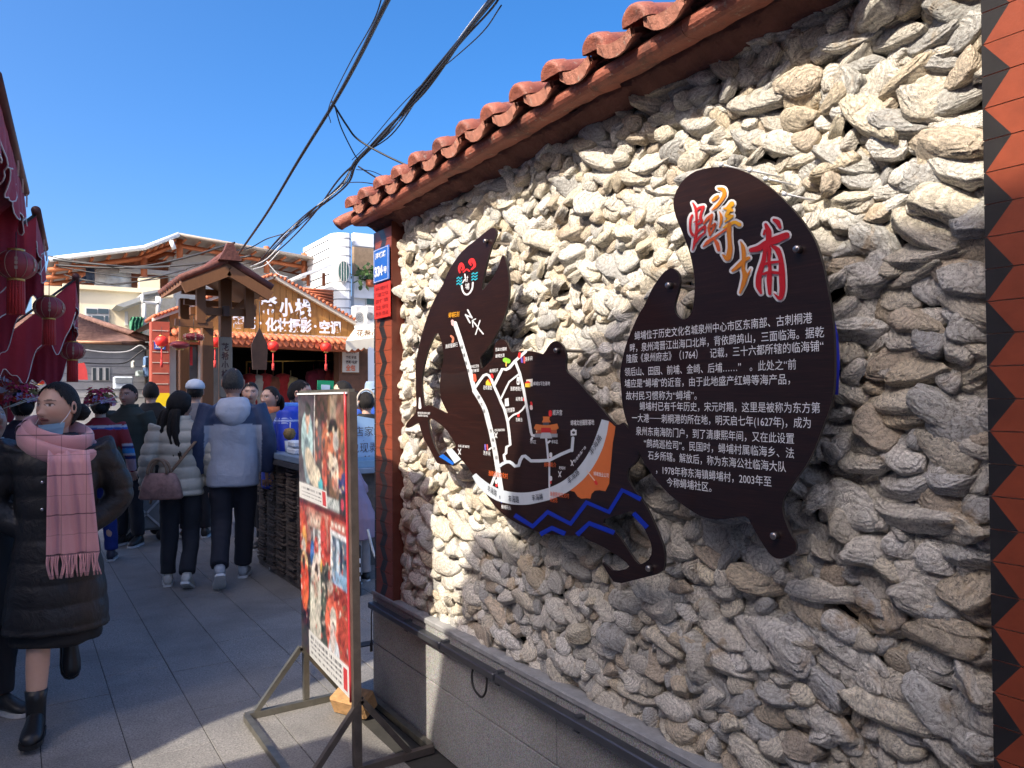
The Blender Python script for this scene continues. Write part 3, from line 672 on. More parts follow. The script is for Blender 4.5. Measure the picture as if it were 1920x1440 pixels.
for x_,y_ in ((930,816),(1077,869)if False else (1073,868),(1050,889),(862,847)):
    ss([(x_-2.5,y_-5),(x_+2,y_+5)],1.6,W_);ss([(x_+2.5,y_-5),(x_-2,y_+5)],1.6,W_)
ss([(910,834),(910.5,843)],2.6,(.2,.15,.55));ss([(914,834),(914.5,843)],2.6,(.6,.1,.1))
pp([(1070,807),(1072.5,806.5),(1074,804),(1077,804),(1078,806),(1081,806),(1081,816),(1070,817)],W_);pp(stroke([(1075,811),(1076,811)],5),(.03,.03,.03));pp(stroke([(998,821),(996,824)],4),W_);pp(stroke([(1031,827),(1028,830)],3.5),W_)
# temple
OT=(.60,.17,.04)
pp([(1018,781),(1031,781),(1030,786),(1033,792),(1016,792),(1019,786)],OT);pp([(1018,792),(1030,792),(1030,797),(1018,797)],(.07,.07,.09))
pp([(1005,795),(1018,797),(1030,797),(1045,794),(1048,803),(1043,806),(1005,806),(1001,803)],OT);pp([(1005,806),(1044,806),(1044,813),(1005,813)],(.40,.09,.04))
pp([(1015,802),(1033,802),(1034,811),(1015,811)],(.45,.02,.02));pp([(1003,813),(1046,813),(1046,820),(1003,820)],(.25,.26,.29));pp([(1016,811),(1032,811),(1036,822),(1013,822)],(.40,.41,.44))
for k in range(3):pp([(1005.5+k*3,807.5),(1007.5+k*3,807.5),(1007.5+k*3,811),(1005.5+k*3,811)],(.85,.7,.45));pp([(1036+k*3,807.5),(1038+k*3,807.5),(1038+k*3,811),(1036+k*3,811)],(.85,.7,.45))
pp(stroke([(787,746),(787.5,764)],[2.5,6]),W_)
mp1=flat_px(P,m_print,BL,'map_print',X1-.0008,C);mp1.location=-BL.location;mp1['kind']='stuff'
m_ol=M('orange_print',(.72,.13,.03),.45,0,.03,20,50,.001,0);m_blk=M('black_print',(.03,.03,.035),.5,0,.03,20,50,.001,0);m_yl=M('amber_print',(.80,.36,.02),.45,0,.03,20,50,.001,0)
xl=X1-.0030
def lab(s,a,b_,h,mt=None,bold=.0):
    pa=at(*a,0,xl);pb=at(*b_,0,xl);d=pb-pa;L=float(np.linalg.norm(d));d/=L;up=np.array((0,-d[2]*0,0.));nrm=np.array((-1.,0,0));up=np.cross(nrm,d)
    t_=(pa-CC)@CF
    o=text('map_label',s,tuple(pa),tuple(d),tuple(up),h*t_/FPX,mt or m_white,BL,width=L,bold=bold)
    if o:o.location=-BL.location
lab('蟳埔石刻',(841,591.5),(861,589),10,m_yl);lab('渔民服装行',(835,650),(858,646),8);lab('蟳埔女民俗',(882,688),(898,686),6);lab('服饰馆',(883,696),(898,694),6)
lab('百年大榕树',(929,656),(950,654),7);lab('蟳埔古渡',(929,668),(946,666),7);lab('洗手间',(984,674),(998,672),8);lab('蟳埔花卉',(918,696),(934,694),7);lab('花轿酒馆',(906,727),(922,727),8)
lab('渔家老院子',(957,729),(979,729),8);lab('蟳埔女写生基地',(1000,719.5),(1031,719),7.5);lab('关帝庙',(967,748.5),(980,748),8);lab('蚵壳厝群',(948,770),(965,768),8);lab('石敢当',(967,787),(979,787),7)
lab('顺济宫',(1036,774),(1054,774),10,bold=.0);lab('蟳埔文创摄影基地',(1070,793),(1114,792),10);lab('老兵海鲜排档',(927,807),(946,806),5);lab('渔港人家海鲜馆',(859,836),(880,838),5);lab('洗手间',(906,849),(919,851),8)
lab('停车区',(994,828.5),(1005,829),7);lab('停车区',(1034,828.5),(1046,828.5),7);lab('蟳埔简介',(1020,871.5),(1043,872),9,m_ol,.0);lab('渔歌民俗文化村',(916,887),(952,893),10,m_ol,.0);lab('渔歌民俗文化村',(1031,926),(1067,930),9,m_ol,.0);lab('欢迎您',(1031,937),(1045,938),9,m_ol,.0)
lab('老榕树',(1048,877),(1060,878),6);lab('民俗表演广场',(1077,866),(1098,838),6);lab('蟳埔渔业公司',(1113,888),(1141,892),8);lab('蟳埔码头',(940,950),(958,953),8)
lab('丰海路',(914,915),(931,926),12,m_blk,.0);lab('丰海路',(953,935),(973,937),13,m_blk,.0);lab('丰海路',(997,934),(1018,931),12,m_blk,.0);lab('丰海路',(1065,903),(1085,883),13,m_blk,.0);lab('丰海路',(1107,851),(1126,817),13,m_blk,.0)
for s,a,b_ in (('蟳',(863,651),(868,651)),('埔',(867,666),(872,666)),('路',(871,681),(876,681)),('渔',(875,695),(880,695)),('港',(894,745),(900,745)),('大',(900,758),(905,758)),('道',(905,771),(910,771)),('东',(918,808),(923,808)),('海',(921,825),(926,825)),('大',(924,841),(929,841)),('街',(928,858),(933,858))):lab(s,a,b_,7,m_blk,0)
lab('甘',(871,523),(878,523),11);lab('埔',(872,537),(880,537),12);lab('蟳埔渔港地图',(783,774),(806,775),4);lab('海鲜排档',(783,779),(802,780),4)
for u,v in ((909,452),(1042,657),(1215,1066),(784,664)if False else (885,1)):
    if v<10:continue
    p=at(u,v,0,X1-.012);bolt(p[1]-BL.location.y,p[2]-BL.location.z,BL,-.0)

# ---- blue house-number plate and red notice on the near side of the far pillar
def plate(name,quad,Xp,mat,label,cat,th=.006):
    pts=[at(u,v,0,Xp) for u,v in quad];y0=np.mean([pts[0][1],pts[3][1]]);y1=np.mean([pts[1][1],pts[2][1]]);z1=np.mean([pts[0][2],pts[1][2]]);z0=np.mean([pts[2][2],pts[3][2]])
    r=empty(name,(Xp,(y0+y1)/2,(z0+z1)/2),label,cat)
    one('plate',mat,r,'box',(0,-(y0-y1)/2,-(z1-z0)/2),(th,(y0-y1)/2,(z1-z0)/2),bev=.002);return r,(y0-y1),(z1-z0)
mb_=M('blue_enamel',(.015,.10,.42),.3,0,.06,20,40,.001,0,spec=.5);m_rn=M('red_enamel',(.52,.03,.02),.4,0,.1,20,40,.001,0)
hn,hw,hh=plate('house_number_plate',[(700,466),(729,462),(729,525),(700,531)],1.538,mb_,'blue number plate 334 above a red notice on the tiled pillar','sign')
text('lettering','浔埔路',(-.0012,hw*.36,hh*.28),YD,ZD,.030,m_white,hn,width=hw*.7,bold=.02);text('lettering','334',(-.0012,hw*.40,-hh*.17),YD,ZD,.060,m_white,hn,width=hw*.52,bold=.05);text('lettering','号',(-.0012,-hw*.16,-hh*.20),YD,ZD,.034,m_white,hn,width=hw*.22,bold=.02)
b=MB()
for q in ((hw*.46,hw*.445,-hh*.46,hh*.46),(-hw*.445,-hw*.46,-hh*.46,hh*.46)):b.box((-.0010,min(q[:2]),q[2]),(-.0002,max(q[:2]),q[3]))
for q in ((hh*.46,hh*.47),(-hh*.47,-hh*.46)):b.box((-.0010,-hw*.46,q[0]),(-.0002,hw*.46,q[1]))
b.build('border_line',m_white,hn)
rn,rw,rh_=plate('red_notice_plate',[(701,535),(731,526),(731,592),(702,601)],1.536,m_rn,'red embossed notice plate under the blue number plate on the tiled pillar','sign')
for k,s in enumerate(('蟳埔村','门前三包','责任牌','卫生 绿化','秩序 整洁')):text('lettering',s,(-.0016,0,rh_*(.36-.18*k)),YD,ZD,.020,M('dark_red_print',(.30,.015,.012),.5,0,.05),rn,width=rw*.8,align='C',bold=.01)
# ------------------------------------------------------------------ ground
def pave_mat():
    m,nt,b=_new('flamed_granite');p=posn(nt)
    a=noise(nt,p,115,4,.8);c=noise(nt,p,2.2,5,.65,.4);e=noise(nt,p,38,4,.6)
    oi=N(nt,'ShaderNodeObjectInfo')
    k=mix(nt,ramp(nt,a,[(.35,0.),(.62,1.)]),(.085,.08,.078),(.36,.34,.315))
    k=mix(nt,math_(nt,'MULTIPLY',oi.outputs['Random'],.30),k,(.15,.14,.13))
    k=mix(nt,ramp(nt,c,[(.42,0.),(.68,.55)]),k,(.10,.095,.09))
    nt.links.new(k,b.inputs['Base Color']);b.inputs['Roughness'].default_value=.62
    bump(nt,b,math_(nt,'ADD',math_(nt,'MULTIPLY',a,.6),e),.8,.006);return m
m_pave=pave_mat()
gm=M('dusty_ground',(.20,.19,.18),.9,0,.2,3,40,.01,.5)
g=mesh('ground',[(-400,-400,-.02),(400,-400,-.02),(400,400,-.02),(-400,400,-.02)],[(0,1,2,3)],gm);tag(g,kind='structure')
PV=empty('pavement',(0,0,0),kind='structure')
b=MB();b.box((-7,-6,-.016),(14,22,-.0065));o=b.build('joint_bed',M('joint_sand',(.035,.033,.03),.95,0,.2),PV)
slabm={}
W=.325;cols=range(-6,12)
for k in cols:
    x0=.42+W*k;y=2.35-RNG.uniform(0,.9)
    while y<16.5:
        L=float(RNG.choice([.65,.9,1.2]))
        if not(x0>1.56-W*.5 and y+L<3.8) and y+L>0:
            key=(round(L,2))
            if key not in slabm:
                bb=MB();bb.box((.0018,.0018,-.006),(W-.0018,L-.0018,0.),bev=.0015);oo=bb.build('paving_slab',m_pave);slabm[key]=oo.data;bpy.data.objects.remove(oo)
            if x0+W>1.553 and y<3.76:
                y=3.765 if x0<2.2 else 3.765
            o=bpy.data.objects.new('paving_slab',slabm[key]);link(o,PV);o.location=(x0,y,RNG.uniform(-.0012,.0006))
        y+=L
bb=MB();bb.box((-7,-8,-.006),(1.55,2.3,-.001));bb.build('paving_field',m_pave,PV);bb=MB();bb.box((-7,2.302,-.006),(.42-6*W,22,-.001));bb.box((.42+12*W,3.8,-.006),(14,22,-.001));bb.box((.42-6*W,18,-.006),(.42+12*W,22,-.001));bb.build('paving_field',m_pave,PV)
# drain gap by the counter
b=MB();b.box((1.72,4.55,.0),(2.35,4.63,.006));
dg=b.build('drain_grate',M('cast_iron',(.03,.03,.032),.6,.4,.2,20,80,.002,.6));tag(dg,'dark drain grate set across the paving behind the poster stand','drain')

# ------------------------------------------------------------------ added houses, unseen left of the frame, shaped to shade lane and wall
m_brk=M('old_red_brick',(.24,.085,.05),.85,0,.3,6,30,.006,.8)
m_white_wall=M('white_render',(.62,.60,.56),.85,0,.08,3,60,.002,.4)
hL=empty('brick_shade_house',(-4.8,-2,0),'added unseen red brick house, its roofline stepped to shade the shell wall','house')
b=MB();b.prism([(-9,0),(-9,6.02),(.29,6.02),(.84,5.76),(.84,5.12),(1.39,5.12),(1.51,4.89),(1.59,4.59),(1.61,3.97),(1.80,3.92),(2.20,3.76),(2.27,3.2),(2.30,0)],-7.2,-2.6,axis=0)  # invented outline, each step set by the shade edge on the shells
o=b.build('wall',m_brk,hL);o.location=-hL.location
for yy in (-6.,-3.6,-1.2,.6):
    f=one('window',m_white_wall,hL,'box',(2.2-.03,yy+2-.5,1.1),(2.2+.03,yy+2+.5,2.3));one('pane',glass(),f,'box',(2.2+.01,yy+2-.43,1.18),(2.2+.036,yy+2+.43,2.22))

h2=empty('rendered_shade_house',(-4.8,6,0),'added unseen rendered house that shades the lane behind the maroon awnings','house')
b=MB();b.prism([(2.60,0),(2.62,2.7),(2.80,3.3),(2.86,4.2),(2.9,6.6),(9.6,6.6),(9.6,0)],-7.2,-2.6,axis=0)  # added shade block, near edge cut to leave the sun patch
o=b.build('wall',m_white_wall,h2);o.location=-h2.location
for yy in (4.6,6.4,8.2):
    f=one('window',m_brk,h2,'box',(2.2-.03,yy-6-.5,3.3),(2.2+.03,yy-6+.5,4.5));one('pane',glass(),f,'box',(2.2+.01,yy-6-.43,3.38),(2.2+.036,yy-6+.43,4.42))
# ------------------------------------------------------------------ maroon market canopies over the left side of the lane
m_can=fabric('maroon_canvas',(.36,.016,.036),.75,.12,5,.02,300);m_cord=M('white_piping',(.72,.68,.64),.7,0,.05)
m_pole=M('dark_pole',(.05,.045,.045),.45,.5,.1)
def awning(pfar,L,label,drop=1.0,reach=1.05,seed=1,ang=3.4,zn=.0):
    """cloth awning: bar along the lane at the high side, cloth dropping to the stall, scalloped valances"""
    d=np.array((math.sin(R_(ang)),math.cos(R_(ang)),0.));q1=np.array(pfar);q0=q1-d*L+np.array((0,0,zn));inn=np.array((-reach*math.cos(R_(ang)),reach*math.sin(R_(ang)),-drop))
    base=np.array((q1[0]-.4,q1[1]-L/2,0.));r=empty('market_awning',tuple(base),label,'awning','maroon awnings over the lane')
    def put(o):o.location=tuple(-base);return o
    nu,nv=26,12;V=[];F=[]
    for j in range(nv+1):
        for i in range(nu+1):
            a=i/nu;b_=j/nv;p=q0+(q1-q0)*a+inn*b_;sag=.07*math.sin(math.pi*b_)*(1+.3*math.sin(a*9+seed));V.append((p[0],p[1],p[2]-sag+.012*math.sin(a*23)))
    F=[(j*(nu+1)+i,j*(nu+1)+i+1,(j+1)*(nu+1)+i+1,(j+1)*(nu+1)+i) for j in range(nv) for i in range(nu)]
    put(mesh('cloth',V,F,m_can,r,True))
    def valance(a,b_,drp,sc,out,name):
        a=np.array(a);b_=np.array(b_);n=max(20,int(np.linalg.norm(b_-a)*46));V=[];E_=[]
        for i in range(n+1):
            s=i/n;p=a+(b_-a)*s;Ls=np.linalg.norm(b_-a)*s
            dd=drp*(1+.28*math.sin(Ls*2*math.pi/sc+seed)+.08*math.sin(Ls*41));w_=.018*math.sin(Ls*2*math.pi/sc*1.3+seed)+.007*math.sin(Ls*60)
            sg=-.06*math.sin(math.pi*s) if name=='side_valance' else 0
            V+=[(p[0],p[1],p[2]+sg),(p[0]+out[0]*(w_*.6),p[1]+out[1]*(w_*.6),p[2]+sg-dd*.5),(p[0]+out[0]*w_,p[1]+out[1]*w_,p[2]+sg-dd)];E_.append(V[-1])
        F=[];
        for i in range(n):
            A=i*3;B=A+3;F+=[(A,A+1,B+1,B),(A+1,A+2,B+2,B+1)]
        o=put(mesh(name,V,F,m_can,r,True));b=MB();b.tube(E_,.0040,5,caps=False);b.build('piping',m_cord,o)
    valance(q0,q1,.24,.42,(1,0,0),'front_valance');valance(q1,q1+inn,.45,.60,(0,1,0),'side_valance');valance(q0,q0+inn,.40,.36,(0,1,0),'side_valance')
    valance(q0+inn*.55+(0,0,-.05),q1+inn*.55+(0,0,-.05),.10,.5,(1,0,0),'inner_valance')
    b=MB();b.tube([tuple(q0-d*.03+(0,0,.02)),tuple(q1+d*.05+(0,0,.02))],.030,14);put(b.build('roller_bar',M('brown_roller',(.10,.035,.03),.5,.2),r))
    b=MB();b.lathe([(.0,.0),(.022,0),(.022,.012),(0,.012)],n=12,M=Matrix.Translation(Vector(q1+d*.045+(0,0,.02)))@Matrix.Rotation(R_(-90),4,'X'));put(b.build('bar_end_cap',m_pole,r))
    for k in (0,1):
        p=(q0,q1)[k]+inn;b=MB();b.tube([(p[0],p[1],0),tuple(p)],.022,8);put(b.build('post',m_pole,r));b=MB();b.tube([tuple((q0,q1)[k]),tuple(p)],.011,6);put(b.build('arm',m_pole,r))
    # rows of faded white marks on the valance
    for k in range(3):
        s=.55+.2*k;p=q0+(q1-q0)*s
        for m_ in range(4):
            b=MB();b.bar((p[0]+.020,p[1]+.02*m_,p[2]-.03-.012*m_),(p[0]+.022,p[1]+.035+.02*m_,p[2]-.055-.012*m_),.008,.002);put(b.build('faded_mark',m_cord,r))
    return r
awning(atd(45,362,5.0),2.0,'nearest maroon awning, its brown bar running out at the top left',seed=1)
awning(atd(83,468,6.4),1.40,'middle maroon awning with white piping above the second lantern',seed=3.2)
awning(atd(143,590,8.6),2.05,'far maroon awning, ending beside the cream house',seed=5.1,drop=.95,zn=.12)
# lanterns
m_lan=M('lantern_red_silk',(.38,.055,.055),.45,0,.1,12,30,.002,.2);m_lan2=M('lantern_bright_red',(.80,.03,.02),.5,0,.08,12,30,.002,.2);m_gold=M('gold_trim',(.65,.42,.12),.35,.7,.1);m_tas=fabric('tassel_red',(.55,.03,.025),.8,.2,60,.006)
def lantern(p,r,label,flat=1.,mat=None,hang=.12,tas=.10,group='red lanterns'):
    o=empty('lantern',p,label,'lantern',group)
    b=MB();pr=[]
    for t in np.linspace(-68,68,13):pr.append((r*math.cos(R_(t)),r*flat*math.sin(R_(t))/math.sin(R_(68))*.86))
    n=24;V=[];F=[]
    for rr,z in pr:
        for i in range(n):
            q=1-.045*(i%2);V.append((rr*q*math.cos(2*math.pi*i/n),rr*q*math.sin(2*math.pi*i/n),z))
    F=[(j*n+i,j*n+(i+1)%n,(j+1)*n+(i+1)%n,(j+1)*n+i) for j in range(len(pr)-1) for i in range(n)]
    b.add(V,F,smooth=True);b.build('shade',mat or m_lan,o)
    h=r*flat*.86
    if r>.11:
        b=MB()
        for i in range(12):
            a=2*math.pi*i/12;b.tube([(rr*1.004*math.cos(a),rr*1.004*math.sin(a),z) for rr,z in pr],.0018,4)
        b.build('rib',M('pale_gold_rib',(.50,.34,.22),.5),o)
        b=MB()
        for i in range(6):
            a=2*math.pi*(i+.5)/6
            for zz in (-.25,0,.22):
                q=r*1.0*math.cos(zz*1.2)*1.0;b.box((-.008,-.002,-.010),(.008,.001,.010),M=Matrix.Translation((q*math.cos(a),q*math.sin(a),zz*r))@Matrix.Rotation(a+math.pi/2,4,'Z'))
        b.build('faded_mark',M('pale_gold_rib',(.50,.34,.22),.5),o)
    b=MB();b.lathe([(0,h+.1*r),(.42*r,h+.1*r),(.42*r,h-.04*r),(0,h-.04*r)],n=14);b.build('top_cap',m_gold,o)
    b=MB();b.lathe([(0,-h+.04*r),(.42*r,-h+.04*r),(.42*r,-h-.12*r),(0,-h-.12*r)],n=14);b.build('bottom_cap',m_gold,o)
    if tas:
        b=MB()
        for i in range(16):
            a=2*math.pi*i/16;b.tube([(.34*r*math.cos(a),.34*r*math.sin(a),-h-.1*r),(.36*r*math.cos(a),.36*r*math.sin(a),-h-tas)],.09*r,5)
        b.build('tassel',m_tas,o)
    b=MB();b.tube([(0,0,h+.08*r),(0,0,h+hang)],.003,5);b.build('cord',m_pole,o)
    return o
for (u,v,t,r,l) in ((30,497,4.8,.116,'largest faded red lantern hanging under the nearest canopy edge'),(92,577,6.35,.116,'middle-sized faded red lantern hanging under the second canopy'),(136,658,7.6,.113,'smallest of the three lanterns along the canopy edges')):
    lantern(atd(u,v,t),r,l,.88,tas=.22)
lantern(atd(76,708,12),.10,'plain bright red lantern hanging before the grey brick wall',1.2,m_lan2,.3,0)

# ------------------------------------------------------------------ helpers for the row of buildings across the square
def rect(u0,v0,u1,v1,Y):
    um,vm=(u0+u1)/2,(v0+v1)/2
    return at(u0,vm,1,Y)[0],at(u1,vm,1,Y)[0],at(um,v1,1,Y)[2],at(um,v0,1,Y)[2]    # x0,x1,z0,z1
def block(name,mat,par,u0,v0,u1,v1,Y,d,bev=0,z0=None):
    x0,x1,a,b_=rect(u0,v0,u1,v1,Y)
    if z0 is not None:a=z0
    o=one(name,mat,par,'box',(x0,Y,a),(x1,Y+d,b_),bev=bev)
    if par is not None:o.location=-par.location
    return o
def pol(name,mat,par,uv,Y,d):
    pts=[];
    for u,v in uv:
        p=at(u,v,1,Y);pts.append((p[0],p[2]))
    b=MB();b.prism(pts,Y,Y+d,axis=1);o=b.build(name,mat,par)
    if par is not None:o.location=-par.location
    return o
def tube_to(name,mat,par,pts,r,n=6):
    b=MB();b.tube(pts,r,n);o=b.build(name,mat,par)
    if par is not None:o.location=-par.location
    return o
XD=(1,0,0)
def txt(s,u,v,Y,h,mat,par,width_px=None,align='L',name='lettering',bold=.02,yo=-.012):
    p=at(u,v,1,Y);t=(p-CC)@CF;w_=None
    if width_px:w_=abs(at(u+width_px,v,1,Y)[0]-p[0])
    o=text(name,s,(p[0],Y+yo,p[2]),XD,ZD,h*t/FPX,mat,par,width=w_,bold=bold,align=align)
    if par is not None and o:o.location=-par.location
    return o
# ---- shop with the wooden gable sign
YS=14.
m_wd=None
def wood(name,a,c,sc=(1,1,1),r=.55,var=.0):
    if name in MATS:return MATS[name]
    m,nt,b=_new(name);p=posn(nt,sc);oi=N(nt,'ShaderNodeObjectInfo')
    ff=noise(nt,p,6,5,.7,1.2);k=mix(nt,ff,a,c);k=mix(nt,math_(nt,'MULTIPLY',oi.outputs['Random'],.35),k,tuple(x*.5 for x in a))
    nt.links.new(k,b.inputs['Base Color']);b.inputs['Roughness'].default_value=r;bump(nt,b,ff,.3,.004);MATS[name]=m;return m
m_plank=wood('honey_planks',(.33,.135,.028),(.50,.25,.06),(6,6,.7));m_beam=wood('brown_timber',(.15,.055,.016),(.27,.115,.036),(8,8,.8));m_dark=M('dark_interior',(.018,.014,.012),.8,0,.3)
m_tilo=M('orange_roof_tile',(.50,.14,.06),.6,0,.2,8);m_redb=M('red_painted_brick',(.36,.07,.04),.7,0,.15,8);m_yel=M('yellow_paint',(.80,.55,.01),.5,0,.05);m_cream=M('cream_render',(.60,.55,.45),.85,0,.08,2)
SH=empty('costume_shop',(at(480,700,1,YS)[0],YS,0),'shop with a honey-coloured plank gable, white Chinese letters and orange tile fringe','shop')
# planked gable, board by board
top=[(300,607),(330,583),(515,521),(668,606)]
def top_v(u):
    return float(np.interp(u,[p[0] for p in top],[p[1] for p in top]))
def bot_v(u):return 621+ (u-318)*.04
u=318.
while u<664:
    u2=min(u+11.5,664)
    pts=[(u+.5,bot_v(u)),(u2,bot_v(u2)),(u2,top_v(u2)),(u+.5,top_v(u))]
    if u<515<u2:pts=[(u+.5,bot_v(u)),(u2,bot_v(u2)),(u2,top_v(u2)),(515,521),(u+.5,top_v(u))]
    o=pol('plank',m_plank,SH,pts,YS+RNG.uniform(0,.012),.04);u=u2
m_let=M('white_letters',(.78,.80,.86),.4,0,.03,20,30,.001,0)
for s,a,b_,v,h in (('花',437,476,571,35),('希',487,520,574,32),('小',522,548,577,32),('栈',551,582,580,34)):
    txt(s,a,v,YS,h,m_let,SH,b_-a,bold=.05,yo=-.05)
for s,a,b_,v,h in (('簪花',434,478,604,23),('·',484,490,606,23),('化妆摄影',496,583,609,24),('·',587,593,612,23),('空调',597,637,614,23)):
    txt(s,a,v,YS,h,m_let,SH,b_-a if s!='·' else None,bold=.04,yo=-.05)
# raking boards with tiles along the gable
def rake(u0,v0,u1,v1,nm,w_=5):
    pol('raking_board',m_cream,SH,[(u0,v0+w_),(u1,v1+w_),(u1,v1-w_*.3),(u0,v0-w_*.3)],YS-.10,.14)
    n=int(abs(u1-u0)/7)
    for i in range(n):
        a=(i+.5)/n;p=at(u0+(u1-u0)*a,v0+(v1-v0)*a-w_*.7,1,YS-.12);b=MB();b.tube([(p[0],YS-.13,p[2]),(p[0],YS+.9,p[2]+.0)],.032,7);o=b.build('roof_tile',m_tilo,SH);o.location=-SH.location
rake(287,597,513,517,'l');rake(517,517,668,604,'r',6)
pa=at(515,515,1,YS);pb=at(668,602,1,YS);pc=at(285,598,1,YS)
o=mesh('roof',[(pa[0],YS-.1,pa[2]-.03),(pb[0],YS-.1,pb[2]-.03),(pb[0],YS+5,pb[2]-.03),(pa[0],YS+5,pa[2]-.03),(pc[0],YS-.1,pc[2]-.03),(pc[0],YS+5,pc[2]-.03)],[(0,1,2,3),(0,3,5,4)],M('brown_roof_tile',(.20,.09,.05),.8,0,.3,12,20,.02,.8),SH);o.location=-SH.location
# white beam, fringe of small tiles with round ends
pol('beam',m_cream,SH,[(297,617),(668,632),(668,636),(297,621)],YS-.16,.2)
n=30
for i in range(n):
    uu=322+(674-322)*(i+.5)/n;vv=627+(uu-322)*.055;p=at(uu,vv,1,YS-.3);r_=.052
    b=MB();b.tube([(p[0],YS-.42,p[2]),(p[0],YS-.12,p[2]+.09)],.050,9);b.lathe([(0,.02),(.022,.02),(.022,0)],(0,0,0),8,None,Matrix.Translation((p[0],YS-.42,p[2]))@Matrix.Rotation(R_(90),4,'X'))
    o=b.build('fringe_tile',m_tilo,SH);o.location=-SH.location
    b=MB();q=at(uu+5.9,vv+9,1,YS-.3);b.prism([(q[0]-.055,q[2]+.075),(q[0]+.055,q[2]+.075),(q[0]+.04,q[2]-.01),(q[0],q[2]-.04),(q[0]-.04,q[2]-.01)],YS-.41,YS-.385,axis=1);o=b.build('drip_tile',m_tilo,SH);o.location=-SH.location
pol('fringe_bed',m_tilo,SH,[(318,630),(674,648),(674,660),(318,642)],YS-.35,.3)
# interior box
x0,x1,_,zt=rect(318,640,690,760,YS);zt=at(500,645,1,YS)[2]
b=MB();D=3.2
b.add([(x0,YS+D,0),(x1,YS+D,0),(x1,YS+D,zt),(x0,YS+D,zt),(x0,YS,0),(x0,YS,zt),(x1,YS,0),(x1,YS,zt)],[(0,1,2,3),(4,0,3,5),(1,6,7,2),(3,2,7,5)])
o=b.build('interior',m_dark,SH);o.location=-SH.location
for u0,u1,v in ((520,557,651),(590,610,652)):
    p=at(u0,v,1,YS+1);q=at(u1,v,1,YS+1);tube_to('tube_lamp',M('lit_tube',(1,.97,.9),.5,0,0,3,3,.001,0,emit=1.6),SH,[p,q],.022)
# pilaster left with inlaid courses and yellow foot
block('pilaster',m_redb,SH,284,603,318,737,YS-.25,.25)
for k in range(6):
    v=619+k*20;block('course_line',M('pale_joint',(.52,.40,.32),.8),SH,286,v,316,v+1.6,YS-.258,.02)
block('pilaster_foot',m_yel,SH,284,737,318,762,YS-.255,.26);block('pilaster_base',M('pale_blue_paint',(.52,.56,.60),.7),SH,284,762,318,800,YS-.253,.255,z0=0.)
for u0,u1,mt,zz in ((318,330,m_cream,0),(331,338,m_beam,0),(340,352,m_redb,0),(372,376,m_cream,0)):block('door_post',mt,SH,u0,625,u1,790,YS-.05,.12,z0=0.)
block('door_leaf',M('smoky_glass',(.10,.09,.085),.15,0,.3,3,10,.001,0,spec=.8),SH,352,640,372,790,YS+.03,.03,z0=0.)
o=block('door_leaf',MATS['smoky_glass'],SH,376,640,436,790,YS+.03,.03,z0=0.)
rp_=M('red_paper',(.45,.03,.03),.7)
for u0,v0,u1,v1 in ((341,655,350,700),(356,650,361,685),(378,668,388,684)):block('red_paper',rp_,SH,u0,v0,u1,v1,YS-.07,.004)
block('right_pier',M('brown_pier',(.13,.06,.035),.7),SH,636,650,690,790,YS-.1,.3,z0=0.)
pb_=block('price_board',M('paper_cream',(.62,.58,.50),.7,0,.05),SH,642,653,673,698,YS-.14,.03);block('board_frame',m_beam,SH,640,651,675,700,YS-.128,.025)
m_ink=M('ink',(.06,.03,.03),.6);
for s,v,h,w_ in (('花希小栈',660,6,20),('簪花 妆造',670,5,20),('摄影·化妆',679,6,22),('全包',690,11,18)):txt(s,648,v,YS-.14,h,m_ink if s!='全包' else m_ol,SH,w_)
# things in the shop
st=MB()
clothes=[(468,700,(.35,.02,.02)),(482,702,(.55,.50,.42)),(497,700,(.45,.03,.03)),(512,705,(.30,.10,.05)),(530,700,(.5,.03,.03)),(545,706,(.6,.45,.2)),(588,694,(.25,.02,.05)),(600,690,(.2,.02,.04)),(612,692,(.3,.03,.03)),(626,694,(.22,.02,.03))]
for i,(uu,vv,c) in enumerate(clothes):
    p=at(uu,vv,1,YS+1.2);h=.55+.1*(i%3);mt=fabric('costume_cloth_%d'%i,c,.8,.2,12,.03)
    V=[];n=12;rings=[(.03,.0),(.14,-.03),(.17,-.15),(.13,-.3),(.2,-h),(.22,-h-.35)]
    b=MB();b.lathe([(r,z) for r,z in rings],(p[0],p[1],p[2]),12);b.tube([(p[0],p[1],p[2]),(p[0],p[1],p[2]+.12)],.008,5)
    o=b.build('hanging_costume',mt);o.location=(0,0,0);tag(o,['dark red','cream and red','red','brown','bright red','straw-coloured','plum','dark plum','wine red','deep red'][i]+' costume hanging inside the open shop'+[', far left of the rail','','','','','','','','',', beside the right pier'][i],'costume','costumes hanging in the shop')
r_=empty('clothes_rail',tuple(at(560,660,1,YS+1.2)),'long rail the costumes hang from inside the shop','rail')
tube_to('rail_bar',m_gold,r_,[at(462,678,1,YS+1.2),at(632,676,1,YS+1.2)],.014)
for uu in (462,530,632):
    p=at(uu,677,1,YS+1.2);tube_to('rail_post',m_gold,r_,[(p[0],p[1],0),tuple(p)],.016)
# small bright lanterns under the fringe
for i,(u,v) in enumerate(((303,640),(403,642),(512,649),(611,651))):
    o=lantern(at(u,v,1,YS-.55),.10,['small red lantern before the left pilaster of the shop','small red lantern half hidden by the gate post','small red lantern under the middle of the tile fringe','small red lantern under the right end of the tile fringe'][i],1.,m_lan2,.15,0,'small lanterns on the shop front')
    b=MB();b.tube([(0,0,-.1),(0,0,-.38)],.012,6);b.tube([(0,0,-.30),(0,0,-.42)],.022,6);b.build('tassel',m_tas,o)
n2=block('number_plate',mb_,None,289,641,310,655,YS-.27,.012);tag(n2,'small blue number plate 322 on the red pilaster','sign')
txt('322号',291,649,YS-.272,9,m_let,n2,17,yo=-.004)
